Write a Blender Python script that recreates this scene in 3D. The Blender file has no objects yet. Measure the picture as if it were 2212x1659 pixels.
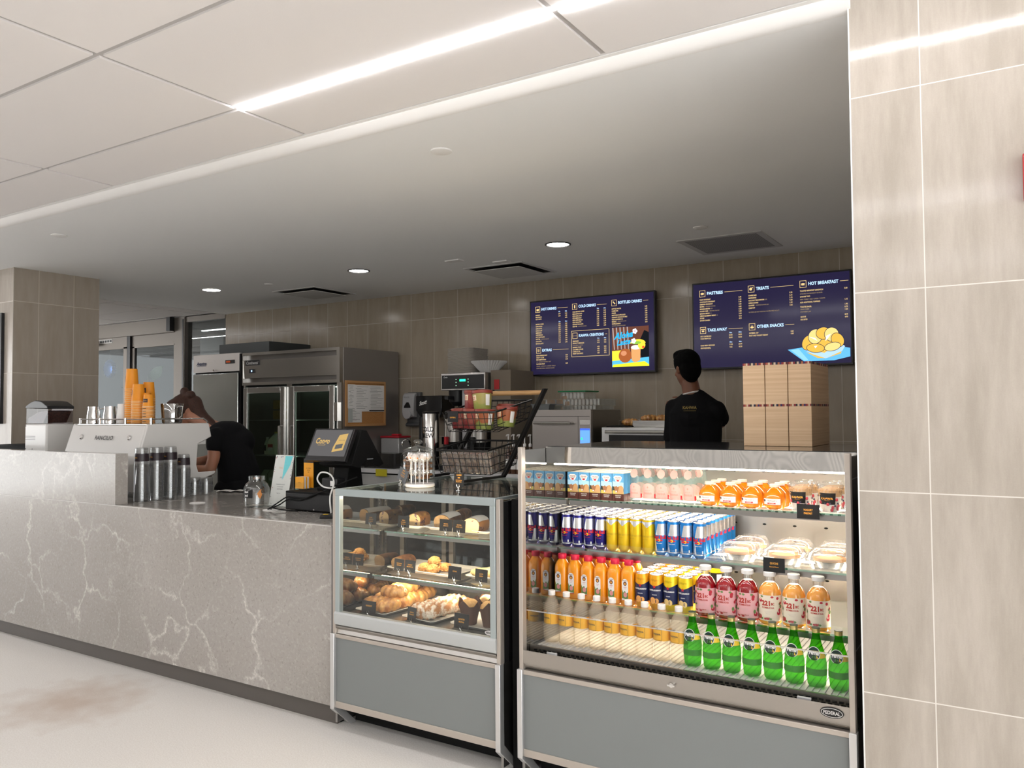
import bpy, bmesh, math, random
from mathutils import Vector, Matrix
from math import sin, cos, pi, radians as R
random.seed(7)
S = bpy.context.scene
COL = S.collection
# ---------- camera ----------
H = 1.45
cam = bpy.data.cameras.new('camera'); cam_o = bpy.data.objects.new('camera', cam); COL.objects.link(cam_o)
cam.sensor_fit = 'HORIZONTAL'; cam.sensor_width = 36.0; cam.lens = 36.0 * 1737.76 / 2212.0
cam.clip_start = .05; cam.clip_end = 100
_yaw, _pit, _rol = R(-32.2276), R(2.0261), R(-.4092)
_f = Vector((sin(_yaw)*cos(_pit), cos(_yaw)*cos(_pit), sin(_pit)))
_r = Vector((cos(_yaw), -sin(_yaw), 0)); _u = _r.cross(_f)
_r2 = _r*cos(_rol) + _u*sin(_rol); _u2 = -_r*sin(_rol) + _u*cos(_rol)
m = Matrix((( _r2.x, _u2.x, -_f.x), (_r2.y, _u2.y, -_f.y), (_r2.z, _u2.z, -_f.z)))
cam_o.matrix_world = Matrix.Translation((0, 0, H)) @ m.to_4x4()
S.camera = cam_o
# ---------- world, exposure ----------
S.view_settings.view_transform = 'Standard'; S.view_settings.look = 'None'
S.view_settings.exposure = .52; S.view_settings.gamma = 1.0; S.view_settings.use_curve_mapping = False
W = bpy.data.worlds.new('world'); S.world = W; W.use_nodes = True
W.node_tree.nodes['Background'].inputs[0].default_value = (.975, .985, .985, 1)
W.node_tree.nodes['Background'].inputs[1].default_value = 3.3
LED = 33
CASE_LED = 42.0   # strips inside the two display cases
DOWN = 14.0        # round downlights over the bar
S.cycles.max_bounces = 10; S.cycles.transparent_max_bounces = 24; S.cycles.caustics_refractive = False; S.cycles.caustics_reflective = False
S.cycles.sample_clamp_indirect = 4.0

# ---------- node helpers ----------
class NT:
    def __init__(s, name):
        s.m = bpy.data.materials.new(name); s.m.use_nodes = True; s.t = s.m.node_tree
        for n in list(s.t.nodes): s.t.nodes.remove(n)
        s.out = s.t.nodes.new('ShaderNodeOutputMaterial'); s.pos = None
    def n(s, typ, ins=(), **kw):
        nd = s.t.nodes.new('ShaderNode' + typ)
        for k, v in kw.items(): setattr(nd, k, v)
        it = ins.items() if isinstance(ins, dict) else enumerate(ins)
        for k, v in it:
            if v is None: continue
            if isinstance(v, bpy.types.NodeSocket): s.t.links.new(v, nd.inputs[k])
            else:
                if isinstance(v, tuple) and len(v) == 3 and nd.inputs[k].type == 'RGBA': v = (*v, 1)
                nd.inputs[k].default_value = v
        return nd
    def m_(s, op, a, b=None, c=None): return s.n('Math', [x for x in (a, b, c) if x is not None], operation=op).outputs[0]
    def P(s):
        if s.pos is None:
            g = s.n('NewGeometry'); s.pos = s.n('SeparateXYZ', [g.outputs['Position']]); s.geo = g
        return s.pos.outputs
    def mix(s, f, a, b):
        nd = s.n('Mix', {0: f}, data_type='RGBA')
        for k, v in ((6, a), (7, b)):
            if isinstance(v, bpy.types.NodeSocket): s.t.links.new(v, nd.inputs[k])
            else: nd.inputs[k].default_value = (*v[:3], 1)
        return nd.outputs[2]
    def ramp(s, f, lo, hi): return s.n('MapRange', [f, lo, hi, 0.0, 1.0]).outputs[0]
    def noise(s, scale=5, detail=3, vec=None, rough=.5, sx=None):
        if sx: vec = s.n('Mapping', {0: vec or s.n('NewGeometry').outputs['Position'], 3: sx}).outputs[0]
        elif vec is None: vec = s.n('NewGeometry').outputs['Position']
        return s.n('TexNoise', {'Vector': vec, 'Scale': scale, 'Detail': detail, 'Roughness': rough}).outputs[0]
    def bsdf(s, **k):
        k = {a.replace('_', ' '): b for a, b in k.items()}
        nd = s.n('BsdfPrincipled', k); s.end(nd); return nd
    def end(s, nd): s.t.links.new(nd.outputs[0], s.out.inputs[0])
def mat(name, c, rough=.5, metal=0., coat=0., trans=0., ior=1.45, spec=.5, emit=None, es=1., bump=0., bs=40., sss=0.):
    t = NT(name); k = {'Base Color': (*c, 1), 'Roughness': rough, 'Metallic': metal, 'Coat Weight': coat, 'Transmission Weight': trans, 'IOR': ior, 'Specular IOR Level': spec}
    if emit: k['Emission Color'] = (*emit, 1); k['Emission Strength'] = es
    if bump: k['Normal'] = t.n('Bump', {'Height': t.noise(bs, 3), 'Strength': bump, 'Distance': .002}).outputs[0]
    if sss: k['Subsurface Weight'] = sss; k['Subsurface Scale'] = .02
    nd = t.n('BsdfPrincipled', k); t.end(nd); return t.m
def emis(name, c, s=1.):
    t = NT(name); t.end(t.n('Emission', [(*c, 1), s])); return t.m
def pane(name, tint=(1, 1, 1), refl=.06, top=1.0, rough=0., haze=0., hazec=(.9, .9, .9)):
    t = NT(name); lw = t.n('LayerWeight', {0: .5}).outputs['Facing']
    f = t.m_('ADD', t.m_('MULTIPLY', t.m_('POWER', lw, 4.0), top - refl), refl)
    tr = t.n('BsdfTransparent', [(*tint, 1)]); gl = t.n('BsdfGlossy', {0: (.95, .97, .97, 1), 1: rough})
    base = tr
    if haze: base = t.n('MixShader', [haze, tr.outputs[0], t.n('BsdfDiffuse', [(*hazec, 1)]).outputs[0]])
    t.end(t.n('MixShader', [f, base.outputs[0], gl.outputs[0]])); return t.m
def tiles(name, axis, x0, w, z0, h, c1, c2, grout, rough=.2, gw=.0022, tilt=.012):
    t = NT(name); P = t.P(); u = t.m_('DIVIDE', t.m_('SUBTRACT', P[axis], x0), w); v = t.m_('DIVIDE', t.m_('SUBTRACT', P[2], z0), h)
    def edge(q, s): 
        fr = t.m_('FRACT', q); return t.m_('LESS_THAN', t.m_('MINIMUM', fr, t.m_('SUBTRACT', 1.0, fr)), gw / s)
    g = t.m_('MAXIMUM', edge(u, w), edge(v, h))
    cid = t.n('CombineXYZ', [t.m_('FLOOR', u), t.m_('FLOOR', v), 0.0]).outputs[0]
    wn = t.n('TexWhiteNoise', {'Vector': cid}, noise_dimensions='3D')
    off = t.n('VectorMath', [t.geo.outputs['Position'], wn.outputs[1]], operation='ADD').outputs[0]
    streak = t.noise(4, 6, off, .65, (3.2, 3.2, .5)) if axis == 0 else t.noise(4, 6, off, .65, (3.2, 3.2, .5))
    fine = t.noise(300, 2)
    f = t.m_('ADD', t.m_('MULTIPLY', t.ramp(streak, .35, .7), .75), t.m_('MULTIPLY', fine, .25))
    f = t.m_('ADD', f, t.m_('MULTIPLY', t.m_('SUBTRACT', wn.outputs[0], .5), .25))
    col = t.mix(g, t.mix(f, c1, c2), grout)
    tl = t.n('VectorMath', [wn.outputs[1], (.5, .5, .5)], operation='SUBTRACT').outputs[0]
    tl = t.n('VectorMath', {0: tl, 'Scale': tilt}, operation='SCALE').outputs[0]
    nm = t.n('VectorMath', [t.geo.outputs['Normal'], tl], operation='ADD').outputs[0]
    nm = t.n('VectorMath', [nm], operation='NORMALIZE').outputs[0]
    b = t.n('Bump', {'Height': t.m_('ADD', t.noise(60, 4, None, .6), t.m_('MULTIPLY', g, -6.0)), 'Strength': .25, 'Distance': .0006, 'Normal': nm}).outputs[0]
    t.bsdf(Base_Color=col, Roughness=t.m_('ADD', t.m_('MULTIPLY', g, .5), rough), Normal=b, Specular_IOR_Level=.35); return t.m

# ---------- mesh builder ----------
_tc = {}
def text_geo(s, bold=0., shear=0.):
    k = (s, bold, shear)
    if k not in _tc:
        c = bpy.data.curves.new('t', 'FONT'); c.body = s; c.size = 1; c.offset = bold; c.shear = shear; c.resolution_u = 2; c.space_line = 1.0
        o = bpy.data.objects.new('t', c); me = bpy.data.meshes.new_from_object(o)
        V = [tuple(v.co) for v in me.vertices]; F = [tuple(p.vertices) for p in me.polygons]
        w = max([v[0] for v in V] or [0])
        _tc[k] = (V, F, w); bpy.data.objects.remove(o); bpy.data.curves.remove(c); bpy.data.meshes.remove(me)
    return _tc[k]
class B:
    def __init__(s, mat=None): s.v = []; s.f = []; s.mi = []; s.mats = []; s.cur = 0; s.flat = []; s.hasflat = False; s._fl = False; mat and s.mat(mat)
    def mat(s, m):
        if m not in s.mats: s.mats.append(m)
        s.cur = s.mats.index(m); return s
    def add(s, V, F):
        k = len(s.v); s.v += [tuple(p) for p in V]
        for f in F: s.f.append(tuple(i + k for i in f)); s.mi.append(s.cur)
        return s
    def box(s, x0, y0, z0, x1, y1, z1):
        if x0 > x1: x0, x1 = x1, x0
        if y0 > y1: y0, y1 = y1, y0
        if z0 > z1: z0, z1 = z1, z0
        return s.add([(x0,y0,z0),(x1,y0,z0),(x1,y1,z0),(x0,y1,z0),(x0,y0,z1),(x1,y0,z1),(x1,y1,z1),(x0,y1,z1)],
            [(3,2,1,0),(4,5,6,7),(0,1,5,4),(1,2,6,5),(2,3,7,6),(3,0,4,7)])
    def prism(s, pts, ax, a, b):
        n = len(pts)
        def q(p, t): return {'x': (t, p[0], p[1]), 'y': (p[0], t, p[1]), 'z': (p[0], p[1], t)}[ax]
        s.add([q(p, a) for p in pts] + [q(p, b) for p in pts], [tuple(range(n))[::-1], tuple(range(n, 2*n))] + [(i, (i+1) % n, (i+1) % n + n, i + n) for i in range(n)]); return s
    def quad(s, *p): return s.add(p, [tuple(range(len(p)))])
    def loft(s, rings, caps=(True, True), closed=True):
        n = len(rings[0]); V = [p for r in rings for p in r]; F = []
        for i in range(len(rings) - 1):
            for j in range(n if closed else n - 1): F.append((i*n + j, i*n + (j+1) % n, (i+1)*n + (j+1) % n, (i+1)*n + j))
        if caps[0]: F.append(tuple(range(n))[::-1])
        if caps[1]: F.append(tuple(range((len(rings)-1)*n, len(rings)*n)))
        return s.add(V, F)
    def lathe(s, prof, n=20, c=(0, 0, 0), caps=(True, True), sx=1, sy=1, sq=0):
        def rad(a): return 1 if not sq else 1 / (abs(cos(a))**sq + abs(sin(a))**sq) ** (1/sq)
        return s.loft([[(c[0] + r*sx*rad(2*pi*j/n)*cos(2*pi*j/n), c[1] + r*sy*rad(2*pi*j/n)*sin(2*pi*j/n), c[2] + z) for j in range(n)] for r, z in prof], caps)
    def cyl(s, x, y, z0, z1, r, n=20): return s.lathe([(r, z0), (r, z1)], n, (x, y, 0))
    def ell(s, c, rx, ry, rz, n=14, m=8, fn=None):
        rings = []
        for i in range(1, m):
            a = pi*i/m
            rings.append([(c[0]+rx*sin(a)*cos(2*pi*j/n), c[1]+ry*sin(a)*sin(2*pi*j/n), c[2]-rz*cos(a)) for j in range(n)])
        k = len(s.v); s.loft(rings)
        if fn: s.v[k:] = [tuple(fn(Vector(p))) for p in s.v[k:]]
        return s
    def tube(s, pts, r, n=8, closed=False, smooth=0):
        if smooth:
            Q = [Vector(p) for p in pts]; out = []
            for i in range(len(Q) - 1):
                p0, p1, p2, p3 = Q[max(i-1, 0)], Q[i], Q[i+1], Q[min(i+2, len(Q)-1)]
                for k in range(smooth):
                    t = k/smooth; out.append(.5*((2*p1) + (p2-p0)*t + (2*p0-5*p1+4*p2-p3)*t*t + (3*p1-p0-3*p2+p3)*t**3))
            pts = out + [Q[-1]]
        P = [Vector(p) for p in pts]; rings = []; N = len(P); up = None
        for i in range(N):
            if closed: d = P[(i+1) % N] - P[i-1]
            else: d = P[min(i+1, N-1)] - P[max(i-1, 0)]
            d.normalize()
            if up is None: up = Vector((0, 0, 1)) if abs(d.z) < .9 else Vector((1, 0, 0))
            a = d.cross(up); a.normalize() if a.length > 1e-6 else None; b = a.cross(d); up = b if b.length > .1 else up
            rr = r[i] if isinstance(r, (list, tuple)) else r
            rings.append([tuple(P[i] + a*rr*cos(2*pi*j/n) + b*rr*sin(2*pi*j/n)) for j in range(n)])
        if closed: rings.append(rings[0]); return s.loft(rings, (False, False))
        return s.loft(rings)
    def text(s, st, h, o, ux=(1, 0, 0), uy=(0, 0, 1), al='C', bold=.0, sq=.8, wrap=None, fit=None, shear=0.):
        V, F, w = text_geo(st, bold, shear)
        if not V: return s
        if fit: sq = fit / (w*h)
        off = {'C': w/2, 'L': 0, 'R': w}[al]; o = Vector(o); ux = Vector(ux); uy = Vector(uy); out = []
        for x, y, z in V:
            x = (x - off)*h*sq; y = (y - .35)*h
            if wrap:  # wrap=(radius, axis centre xy): text runs round a cylinder facing -Y
                r, cx, cy, a0 = wrap; a = x/r + a0; out.append((cx + r*sin(a), cy - r*cos(a), o.z + y))
            else: out.append(tuple(o + ux*x + uy*y))
        return s.add(out, F)
    def xf(s, M, k=0):
        s.v[k:] = [tuple(M @ Vector(p)) for p in s.v[k:]]; return s
    def mesh(s, name, ang=35, smooth=True):
        me = bpy.data.meshes.new(name); me.from_pydata(s.v, [], s.f)
        for m_ in s.mats: me.materials.append(m_)
        me.polygons.foreach_set('material_index', s.mi)
        if smooth:
            me.polygons.foreach_set('use_smooth', [True]*len(s.f))
            try: me.set_sharp_from_angle(angle=R(ang))
            except Exception: pass
        me.update(); return me
    def obj(s, name, parent=None, label=None, bevel=0., seg=2, ang=35, sub=0, kind=None, loc=None, **k):
        o = bpy.data.objects.new(name, s.mesh(name, ang)); COL.objects.link(o)
        if parent: o.parent = parent
        if loc: o.location = loc
        if bevel:
            b = o.modifiers.new('b', 'BEVEL'); b.width = bevel; b.segments = seg; b.limit_method = 'ANGLE'; b.angle_limit = R(40); b.use_clamp_overlap = True
        if sub: b = o.modifiers.new('s', 'SUBSURF'); b.levels = sub; b.render_levels = sub
        if label: o['label'] = label
        if kind: o['kind'] = kind
        for a, v in k.items(): o[a] = v
        return o
def thing(name, label, cat, loc=(0, 0, 0), rz=0, group=None):
    o = bpy.data.objects.new(name, None); COL.objects.link(o); o.empty_display_size = .05
    o.location = loc; o.rotation_euler = (0, 0, rz); o['label'] = label; o['category'] = cat
    if group: o['group'] = group
    return o
def tag(o, label, cat, group=None):
    o['label'] = label; o['category'] = cat
    if group: o['group'] = group
    return o
def dup(root, loc, rz=0, label=None, group=None, par=None, rot=None):
    r = root.copy(); COL.objects.link(r)
    if par is None:
        r.location = loc; r.rotation_euler = rot or (0, 0, rz)
        if label: r['label'] = label
        if group: r['group'] = group
    else: r.parent = par
    for ch in root.children: dup(ch, None, par=r)
    return r
def struct(b, name, **k): return b.obj(name, kind='structure', **k)
ORD = 'zeroth first second third fourth fifth sixth seventh eighth ninth tenth eleventh twelfth thirteenth fourteenth fifteenth sixteenth'.split()
# ---------- materials ----------
white = mat('white paint', (.80, .79, .77), .8)
sofm = mat('soffit paint', (.87, .875, .87), .7)
ctile = mat('ceiling tile', (.80, .77, .755), .9, bump=.15, bs=250)
tbar = mat('tee bar', (.48, .46, .45), .6)
dark = mat('black plastic', (.010, .010, .011), .35)
blackm = mat('matte black', (.006, .006, .006), .7, spec=.2)
steel = mat('stainless steel', (.56, .54, .51), .28, 1.0, bump=.04, bs=60)
steelb = mat('bright steel', (.72, .71, .69), .18, 1.0)
steeld = mat('dark steel', (.33, .32, .31), .32, 1.0)
beige = mat('satin beige metal', (.50, .45, .40), .38, .6)
chrome = mat('chrome', (.85, .85, .85), .06, 1.0)
alum = mat('aluminium', (.66, .66, .66), .35, .8)
greypan = mat('grey laminate', (.195, .208, .207), .55)
framegr = mat('pale green grey metal', (.40, .455, .46), .35, .5)
wht = mat('white plastic', (.78, .77, .75), .35)
paper = mat('paper', (.80, .79, .77), .8)
glassp = pane('clear glass', (.985, .995, .99), .03, .75)
glassd = pane('dark glass', (.66, .70, .72), .03, .22)
mirr = NT('mirrored end panel'); mirr.end(mirr.n('MixShader', [.55, mirr.n('BsdfDiffuse', [(.02, .02, .022, 1)]).outputs[0], mirr.n('BsdfGlossy', {0: (.72, .72, .70, 1), 1: .02}).outputs[0]])); mirr = mirr.m
def marble():
    t = NT('grey quartz with pale veins'); g = t.n('NewGeometry').outputs['Position']
    def warp(v, s, amp, det=4, ro=.6):
        nz = t.n('TexNoise', {'Vector': g, 'Scale': s, 'Detail': det, 'Roughness': ro}).outputs[1]
        nz = t.n('VectorMath', [nz, (.5, .5, .5)], operation='SUBTRACT').outputs[0]
        return t.n('VectorMath', [t.n('VectorMath', {0: nz, 'Scale': amp}, operation='SCALE').outputs[0], v], operation='ADD').outputs[0]
    w = warp(warp(warp(g, 1.3, .75), 7, .16), 38, .045, 3, .7)
    v = t.n('TexVoronoi', {'Vector': w, 'Scale': 2.3}, feature='DISTANCE_TO_EDGE').outputs[0]
    line = t.m_('POWER', t.m_('SUBTRACT', 1.0, t.ramp(v, 0.0, .05)), 2.0)
    line = t.m_('MULTIPLY', line, t.m_('ADD', .15, t.m_('MULTIPLY', t.ramp(t.noise(2.2, 3), .45, .6), .85)))
    line = t.m_('MULTIPLY', line, t.m_('ADD', .35, t.m_('MULTIPLY', t.ramp(t.noise(60, 3, None, .7), .40, .62), .65)))
    fleck = t.ramp(t.noise(60, 5, None, .75), .50, .74); dk = t.ramp(t.noise(70, 3, None, .6), .60, .66); cloud = t.ramp(t.noise(1.3, 4), .35, .65)
    c = t.mix(cloud, (.315, .29, .265), (.37, .345, .32)); c = t.mix(t.m_('MULTIPLY', fleck, .42), c, (.58, .55, .51)); c = t.mix(t.m_('MULTIPLY', dk, .42), c, (.22, .20, .18))
    c = t.mix(t.m_('MULTIPLY', line, .80), c, (.74, .71, .67))
    t.bsdf(Base_Color=c, Roughness=.13, Specular_IOR_Level=.5); return t.m
quartz = marble()
qedge = mat('quartz edge', (.55, .53, .51), .3)
def floor_mat():
    t = NT('cream terrazzo'); c = t.mix(t.ramp(t.noise(160, 3, None, .6), .35, .7), (.75, .715, .67), (.88, .855, .82))
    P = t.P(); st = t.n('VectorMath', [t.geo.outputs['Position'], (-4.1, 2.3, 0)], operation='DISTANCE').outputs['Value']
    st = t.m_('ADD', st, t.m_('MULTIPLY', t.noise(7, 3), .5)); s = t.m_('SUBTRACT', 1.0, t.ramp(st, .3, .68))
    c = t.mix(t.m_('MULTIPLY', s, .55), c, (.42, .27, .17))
    t.bsdf(Base_Color=c, Roughness=t.m_('ADD', t.m_('MULTIPLY', t.noise(8, 3), .15), .3)); return t.m
floorm = floor_mat()
T1, T2, TG = (.35, .31, .265), (.50, .45, .395), (.66, .63, .58)
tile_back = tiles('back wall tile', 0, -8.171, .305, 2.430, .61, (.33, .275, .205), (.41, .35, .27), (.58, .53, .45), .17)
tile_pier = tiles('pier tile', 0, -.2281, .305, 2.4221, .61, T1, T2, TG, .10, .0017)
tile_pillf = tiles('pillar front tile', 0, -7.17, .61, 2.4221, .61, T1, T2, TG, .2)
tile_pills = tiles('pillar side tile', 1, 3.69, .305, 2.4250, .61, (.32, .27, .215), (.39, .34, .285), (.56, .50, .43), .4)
doorm = mat('bronze door frame', (.23, .205, .18), .45, .4)

# ---------- structure ----------
ZC, ZS, YB = 2.7406, 2.7085, 6.6135
struct(B(floorm).box(-16, -5, -.05, 3.5, 13, 0), 'floor')
b = B(tbar); b.box(-16, -5, ZC + .008, 3.5, 2.609, ZC + .1); b.box(-16, 2.609, ZC+.008, -8.37, 13, ZC+.1).box(-8.37, YB + .16, ZC+.008, -3, 13, ZC+.1); b.mat(ctile)
gx, gy, px, py, g = -2.764, 1.617, 1.524, .6122, .012
for i in range(-9, 5):
    for j in range(-11, 18):
        x0, x1, y0, y1 = gx + i*px + g, gx + (i+1)*px - g, gy + j*py + g, gy + (j+1)*py - g
        if y0 > 2.6 and x0 > -8.38: continue
        if y0 < 2.6: y1 = min(y1, 2.603)
        elif x1 > -8.38: x1 = -8.38
        if y1 > 2.61 and x0 > -8.5: continue
        b.box(x0, y0, ZC, x1, y1, ZC + .01)
struct(b, 'ceiling')
b = B(sofm).box(-8.37, 2.674, ZS, 0, YB + .1, ZS + .15); b.mat(white).box(-8.40, 2.66, ZS - .004, -8.37, YB, ZS + .15)
struct(b, 'ceiling_soffit')
b = B(white); b.prism([(2.609, ZC+.012), (2.609, ZC-.002), (2.626, ZC-.004), (2.630, ZC-.010), (2.66, ZS+.004), (2.674, ZS-.003), (2.70, ZS-.003), (2.70, ZC+.012)], 'x', -16, -.418)
struct(b, 'trim_1')
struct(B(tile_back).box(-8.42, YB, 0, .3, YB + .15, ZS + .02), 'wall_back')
b = B(tile_pier).box(-.4227, 2.669, 0, 3.4, 2.80, ZC + .008); b.mat(white).box(-.4267, 2.667, 0, -.4227, 2.80, ZC+.008)
struct(b, 'wall_right')
struct(B(tile_pillf).box(-.4, 2.80, 0, -.25, YB, ZS + .02), 'wall_side')
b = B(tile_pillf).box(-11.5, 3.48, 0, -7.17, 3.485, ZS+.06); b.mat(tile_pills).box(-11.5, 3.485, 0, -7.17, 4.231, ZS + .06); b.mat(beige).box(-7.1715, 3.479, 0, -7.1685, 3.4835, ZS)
struct(b, 'wall_pillar')
b = B(mat('hall wall grey', (.20, .195, .19), .7)).box(-16, -5.1, 0, 3.5, -5, ZC + .01).mat(mat('added stripe slats', (.80, .78, .75), .6))
for k in range(125): b.box(-10 + k*.10, -5, 0, -9.945 + k*.10, -4.97, ZC)  # unseen slats, added so the drinks case canopy reflects vertical stripes
struct(b, 'wall_front')
# storefront: operator header, posts, glass doors
b = B(doorm).box(-14, 6.56, 2.545, -9.40, 6.72, 2.73).box(-9.40, 6.58, 0, -9.20, 6.70, 2.73).box(-9.2, 6.60, 2.66, -8.42, 6.68, 2.74)
b.mat(dark).box(-9.47, 6.50, 2.553, -9.395, 6.57, 2.735).box(-9.24, 6.575, 0, -9.215, 6.60, 2.70).box(-11.25, 6.52, 2.44, -11.12, 6.56, 2.50)
b.mat(white).box(-16, 6.6, 2.73, -8.42, 6.7, 2.8)
b.mat(dark).box(-10.515, 6.602, 0, -10.43, 6.69, 2.545)
struct(b, 'trim_2')
for k, (x0, x1, lab) in enumerate([(-11.9, -10.50, 1), (-10.44, -9.41, 2)]):
    b = B(doorm).box(x0, 6.60 + .03*k, 2.38, x1, 6.64 + .03*k, 2.545).box(x0, 6.6 + .03*k, .05, x0 + .07, 6.64 + .03*k, 2.4).box(x1 - .08, 6.6+.03*k, .05, x1, 6.64+.03*k, 2.4).box(x0, 6.6+.03*k, .05, x1, 6.64+.03*k, .25)
    if k == 0: b.mat(paper).box(-11.35, 6.597, 2.475, -10.85, 6.60, 2.53); b.mat(dark); [b.box(-11.33 + .06*q, 6.5962, 2.487, -11.285 + .06*q, 6.597, 2.517) for q in range(8)]
    d = struct(b, 'door_%d' % (k+1)); 
    B(glassd).box(x0 + .07, 6.618+.03*k, .25, x1 - .08, 6.622+.03*k, 2.38).obj('pane', d)
w = struct(B(doorm).box(-9.2, 6.62, .02, -8.42, 6.66, .15), 'window_1'); B(pane('side glass', (.8, .82, .82), .04, .3)).box(-9.2, 6.637, .15, -8.42, 6.643, 2.66).obj('pane', w)
# lobby beyond the glass
struct(B(mat('lobby side wall', (.5, .52, .53), .7)).box(-16.1, 4.3, 0, -16, 12.5, 2.9).box(-3.1, YB + .2, 0, -3, 12.4, 2.9), 'wall_left')
struct(B(mat('lobby wall', (.17, .235, .275), .6)).box(-19, 12.4, 0, -3, 12.5, 2.9), 'wall_lobby')
struct(B(mat('lobby column', (.36, .37, .38), .6)).box(-11.6, 8.6, 0, -11.0, 9.2, 2.74).box(-8.6, 7.6, 0, -7.6, 8.2, 2.75), 'wall_lobby_column')
struct(B(mat('slatted grey', (.16, .17, .19), .6)).box(-13.2, 9.5, 0, -12.2, 9.6, 2.4), 'trim_3')
ledm = emis('led strip diffuser', (.985, .975, .99), LED)
def strip(x0, x1, y, lab, z=ZC):
    b = B(ledm).box(x0, y - .017, z - .006, x1, y + .017, z + .004)
    o = b.obj('ceiling_light'); return tag(o, lab, 'light', None)
strip(-2.752, -1.265, 2.229, 'long white light strip in the tiled ceiling above the pastry case')
strip(-1.215, .272, 2.229, 'white light strip at the top edge of the ceiling, next to the tiled pier')
for j, y in ((1, -.22), (2, -2.66)):
    for i in (-4, -3, -2, -1, 0, 1):
        x0 = gx + px*i + .012
        tag(B(ledm).box(x0, y-.017, ZC-.006, x0 + 1.487, y+.017, ZC+.004).obj('ceiling_light'), 'white ceiling light strip seen only as a reflection in tiles', 'light', 'ceiling light strips behind the viewer')
for k, y in enumerate((4.67, 7.1)):
    for i in range(3): tag(B(ledm).box(-13.2 + 1.53*i, y-.017, ZC-.006, -11.71 + 1.53*i, y+.017, ZC+.004).obj('ceiling_light'), 'added white light strip hidden behind the tiled pillar', 'light', 'added light strips behind the pillar') if k == 0 or 0 else None  # unseen strips added to brighten the left side of the bar
tag(B(ledm).box(-9.95, 4.653, ZC-.006, -8.5, 4.687, ZC+.004).obj('ceiling_light'), 'added white light strip hidden behind the tiled pillar', 'light', 'added light strips behind the pillar')  # one more hidden strip, added for extra light from the left
for x0 in (-8.9, -7.35): tag(B(ledm).box(x0, 2.229-.017, ZC-.006, x0+1.487, 2.229+.017, ZC+.004).obj('ceiling_light'), 'white ceiling light strip seen only as a reflection in tiles', 'light', 'ceiling light strips behind the viewer')
lb = emis('lobby led', (.95, .98, 1), 5.0)
for k, (x, y, lab) in enumerate([(-10.6, 7.9, 'white light strip seen through the narrow side glass'), (-12.9, 8.4, 'white light strip seen through the left glass door'), (-12.4, 9.6, 'short white light strip seen through the right glass door')]):
    tag(B(lb).box(x, y-.02, ZC-.01, x+1.2, y+.02, ZC).obj('lobby_light'), lab, 'light')

# ---------- counter ----------
YF = 2.747
c = thing('service_counter', 'long grey veined quartz service counter with a raised end at the left', 'counter', (0, 0, 0))
b = B(quartz).box(-7.15, YF, .095, -2.735, YF + .02, .925); b.mat(qedge).box(-7.15, YF-.0006, .9225, -2.7345, YF, .927).box(-2.7365, YF-.0006, .095, -2.7345, YF+.02, .925); b.obj('front_panel', c)
B(quartz).box(-7.15, YF + .0205, .897, -2.735, 3.65, .927).obj('worktop', c, bevel=.0015)
b = B(quartz).box(-7.15, YF, .9275, -4.472, YF + .078, 1.224); b.mat(qedge).box(-7.15, YF-.0006, 1.2215, -4.4715, YF, 1.2245).box(-4.4735, YF-.0006, .9275, -4.4715, YF, 1.224).obj('raised_panel', c)
B(mat('dark brown rubber base', (.10, .088, .078), .4)).box(-7.15, YF + .04, 0, -2.737, YF + .06, .0945).obj('toe_kick', c)
B(blackm).box(-7.1, 3.55, 0, -2.75, 3.60, .89).box(-2.75, 2.81, 0, -2.737, 3.60, .89).obj('carcass', c)

# ---------- display cases ----------
def case_common(c, x0, x1, y0, y1, zt, zlow=.44):
    for x, s in ((x0, 1), (x1, -1)):  # end panels: stainless-edged sheets, white lower guards
        B(beige).box(x, y0, zlow - .005, x + s*.018, y0 + .03, zt).obj('front_post', c, bevel=.002)
        b = B(alum).prism([(y0 - .012, zlow + .003), (y0 - .012, .10), (y0 + .10, .0), (y0 + .14, .0), (y0 + .02, .12), (y0 + .02, zlow+.003)], 'x', x - s*.004, x + s*.019); b.obj('edge_guard', c, bevel=.002)
        B(steeld).box(x, y0 + .02, .03, x + s*.012, y1, zlow).obj('side_skin', c)
        B(mirr).box(x, y0 + .03, zlow, x + s*.010, y1, zt - .012).obj('end_panel', c)
    B(greypan).box(x0 + .018, y0 + .004, .135, x1 - .018, y0 + .02, zlow - .018).obj('lower_panel', c)
    b = B(beige).box(x0 + .018, y0, zlow - .018, x1 - .018, y0 + .03, zlow).box(x0 + .018, y0, .105, x1 - .018, y0 + .022, .135); b.obj('lower_trim', c, bevel=.002)
    b = B(blackm).box(x0 + .02, y0 + .13, 0.01, x1 - .02, y1 - .02, .13); b.box(x0+.019, y0 + .03, .11, x1-.019, y1, .13).obj('base', c)
def stripled(c, x0, x1, y, z, m, n=None):
    b = B(m); b.box(x0, y - .006, z - .005, x1, y + .006, z); return b.obj('light_strip', c)
casem = emis('warm case led', (1, .80, .55), CASE_LED)
cold = emis('neutral case led', (1, .87, .70), CASE_LED)
cold2 = emis('deck led', (1, .87, .68), CASE_LED*1.6)
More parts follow.
